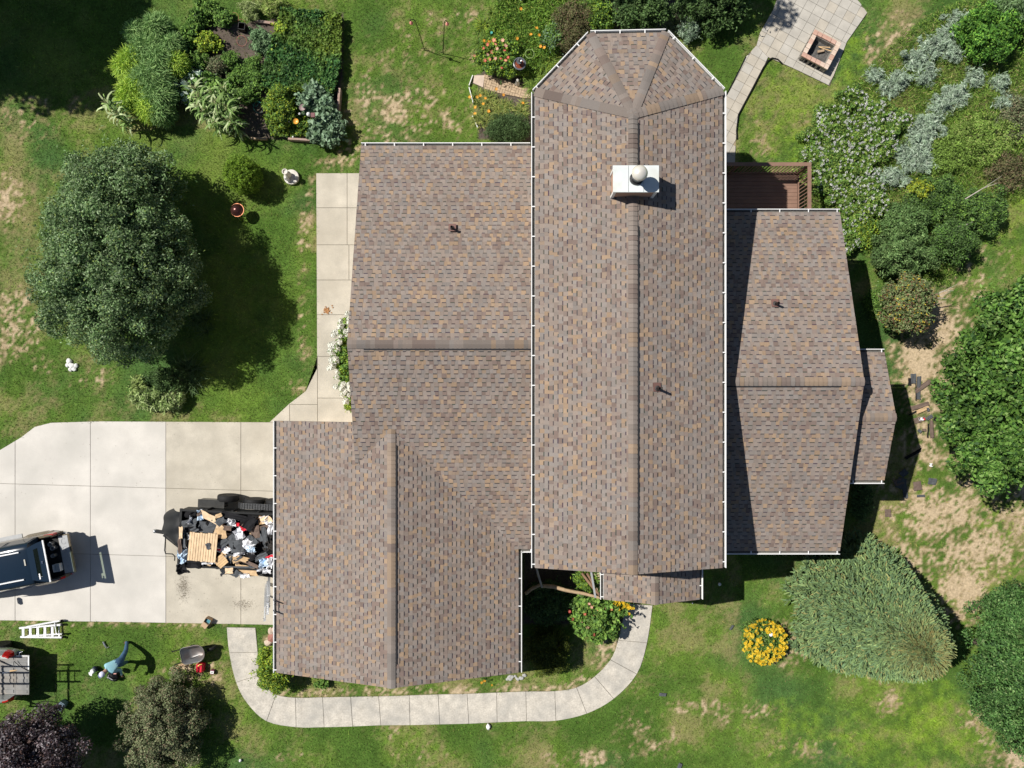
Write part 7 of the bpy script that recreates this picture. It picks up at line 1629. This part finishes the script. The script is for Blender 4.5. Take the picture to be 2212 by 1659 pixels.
logp('log_post', [(1268, 1238, 1.3), (1278, 1255, 1.35), (1284, 1268, 1.4)], [.05, .05, .04], 'second brown branch beside the white post', mat('brown_branch', (.20, .12, .07), .8, var=.3), 'branch')
mb = MB(); mb.beam(at(1277, 1236, 2.0), at(1286, 1290, 1.8), .07, .09); mb.build('trellis_post', m_lgrey, None, label='pale grey straight beam in front of the porch trellis', cat='beam')
o = empty('porch_bench', at(1292, 1252, 0), 0, 'slatted pale wooden bench beside the porch wall behind the grey beam', 'bench')
for k, v in enumerate((1241, 1246, 1251, 1257, 1263, 1270)):
    a = at(1281 + k * .9, v, 1.0); b = at(1302, v - 3, 1.0); mb = MB(); l0 = at(1292, 1252, 0)
    mb.beam(a - l0, b - l0, .05, .03); mb.build('slat', mat('pale_slat', (.55, .46, .30), .7), o)
for x in (-.15, .12):
    mb = MB(); mb.box((x, 0, .48), (.05, .4, .95)); mb.build('leg', m_wood, o)
stone = MB(); stone.prism(P((1205, 1310), (1222, 1312), (1224, 1338), (1203, 1336)), -.02, .03); stone.build('stepping_stone', m_paver, None, label='grey stepping stone in the dark courtyard', cat='stepping stone')
# ------------------------------------------------------------------ scraps on the ground right of the house
def Gz(x, y, z=.03): return at(1912.4 + x / 3.178, 795 + y / 3.178, z)      # from the close-up of the scrap area
for i, (x, y, w, h, a, kd, l) in enumerate(((190, 72, .22, .40, 2, 'grey', 'square grey shingle underside left of the top black strip'), (228, 135, .17, .95, 0, 'grey', 'tall grey shingle strip with black tar line at the top of the scraps'), (208, 140, .035, .98, 0, 'black', 'black tar line between the two grey shingle pieces'), (255, 125, .75, .19, 35, 'brown', 'taupe shingle strip crossing the grey strips diagonally'), (335, 100, .26, .20, -12, 'black', 'dark folded shingle end at the upper right of the scraps'),
                                          (235, 260, .72, .16, 18, 'brown', 'long taupe shingle strip halfway down the scraps'), (255, 285, .55, .15, 22, 'osb', 'tan shingle strip below the long taupe one'), (200, 300, .6, .05, 28, 'black', 'thin black shingle edge at the shadow line'), (290, 285, .10, .15, 15, 'grey', 'small grey chip beside the tan strip'), (265, 340, .14, .12, 40, 'brown', 'small brown chip in the middle cluster'), (300, 340, .28, .14, 35, 'grey', 'grey striped chip in the middle cluster'), (345, 352, .18, .14, -20, 'black', 'dark chip at the right of the middle cluster'), (240, 350, .18, .14, 10, 'white', 'pale flake in the middle cluster'), (262, 352, .09, .09, 30, 'red', 'reddish flake in the middle cluster'),
                                          (315, 420, .16, .70, 3, 'brown', 'curved taupe strip standing below the middle cluster'), (290, 430, .05, .55, -4, 'black', 'dark tab edge along the curved taupe strip'), (232, 432, .12, .16, 45, 'grey', 'notched grey flake left of the reddish chips'), (262, 425, .16, .10, 0, 'brown', 'reddish brown chip left of the curved strip'), (220, 358, .30, .22, 15, 'brown', 'flat taupe piece at the edge of the shadow'), (190, 590, .75, .12, 28, 'black', 'black shingle edge sticking out of the house shadow'), (320, 778, .34, .26, -8, 'grey', 'square dark shingle with a light slot lying alone on dry grass'), (219, 808, .34, .36, 10, 'brown', 'ragged taupe piece near the shadow below the bay'),
                                          (240, 877, .33, .09, 2, 'grey', 'small grey strip below the ragged taupe piece'), (125, 720, .30, .25, 40, 'grey', 'shingle scrap deep in the bay shadow, upper'), (105, 790, .45, .35, 70, 'grey', 'broad shingle scrap deep in the bay shadow'), (130, 830, .18, .75, 5, 'grey', 'long shingle strip deep in the bay shadow, lower'), (90, 780, .4, .25, 20, 'brown', 'brown shingle scrap deep in the bay shadow, left'), (311, 665, .08, .12, 10, 'white', 'tiny pale flake on the dry grass'), (165, 95, .12, .3, 0, 'black', 'dark flake at the top corner of the bay shadow'))):
    p = Gz(x, y); scrap('shingle_scrap', p.x, p.y, .05 + .003 * (i % 9), w, h, R(a), kd, .006, l, tilt=.05, cut=.10)
for u, v, w, h, a, kd, l in ((1917, 1105, .24, .20, 0, 'brown', 'square brown shingle with dark seam on the lawn below the bay shadow'), (1917, 1112, .24, .16, 0, 'brown', 'lower half of the brown shingle on the lawn below the bay shadow'), (1580, 1355, .22, .09, 55, 'grey', 'grey shingle chip left of the yellow flower bush'), (1431, 1500, .28, .13, -6, 'grey', 'grey shingle chip alone on the lawn beyond the curved walk'), (1468, 1654, .15, .22, -25, 'grey', 'grey shingle chip at the bottom edge of the lawn')):
    p = at(u, v, .04); scrap('shingle_scrap', p.x, p.y, .07, w, h, R(a), kd, .004, l, tilt=.04, cut=.08)
for u, v, s_, l, nm2 in ((1055, 1570, .16, 'white work glove lying on the grass beyond the walk', 'glove'), (519, 1643, .10, 'white crumpled paper on the lawn right of the olive bush', 'paper_scrap'), (1555, 1262, .12, 'pale blue-white item in the black house shadow', 'paper_scrap'), (1496, 1303, .05, 'tiny pale scrap on the lawn by the porch', 'paper_scrap'), (1602, 441, .2, 'pale blue crumpled cloth on the deck in the shadow', 'cloth')):
    p = at(u, v, .6 if u == 1602 else .07)
    blob(nm2, p, (s_ * .55, s_ * .8 if nm2 == 'glove' else s_ * .6, s_ * .4), mat('cloth_blue', (.40, .52, .80), .7) if u == 1602 else m_white, .25, u, 2, label=l, cat=nm2.replace('_', ' ').replace('scrap', '').strip())
for u, v, l in ((706, 673, 'small heap of dry brown leaves on the side walk'), ):
    mb = MB()
    for i in range(40):
        p = at(u + rnd.gauss(0, 4), v + rnd.gauss(0, 4), .03); a = rnd.uniform(0, 3.1); mb.beam(p, p + Vector((math.cos(a) * .05, math.sin(a) * .05, rnd.uniform(0, .03))), .04, .006)
    mb.build('dry_leaves', mat('dry_leaf', (.40, .20, .08), .9), None, label=l, cat='dry leaves', kind='stuff')
# oil and dirt marks on the driveway
m_stain = mat('scuff_dirt', (.20, .17, .13), 1.0, var=.4, scale=6, world=True)
mb = MB()
for i in range(900):
    k = rnd.random()
    if k < .55: u = 397 + rnd.gauss(0, 7); v = 1270 + rnd.gauss(0, 14)
    elif k < .8: u = 528 + rnd.gauss(0, 11); v = 1305 + rnd.gauss(0, 5)
    elif k < .9: u = rnd.uniform(365, 580); v = rnd.uniform(1240, 1340)
    else: u = rnd.uniform(0, 590); v = rnd.uniform(930, 1080)
    p = at(u, v, 0); s_ = rnd.uniform(.004, .013); a = rnd.uniform(0, 6.28)
    pts = [(p.x + math.cos(a + t) * s_ * rnd.uniform(.6, 1.5), p.y + math.sin(a + t) * s_ * rnd.uniform(.6, 1.5)) for t in (0, 1.25, 2.5, 3.75, 5)]
    mb.prism(ccw(pts), .016, .019)
mb.build('dirt_specks', m_stain, drive, kind='stuff')
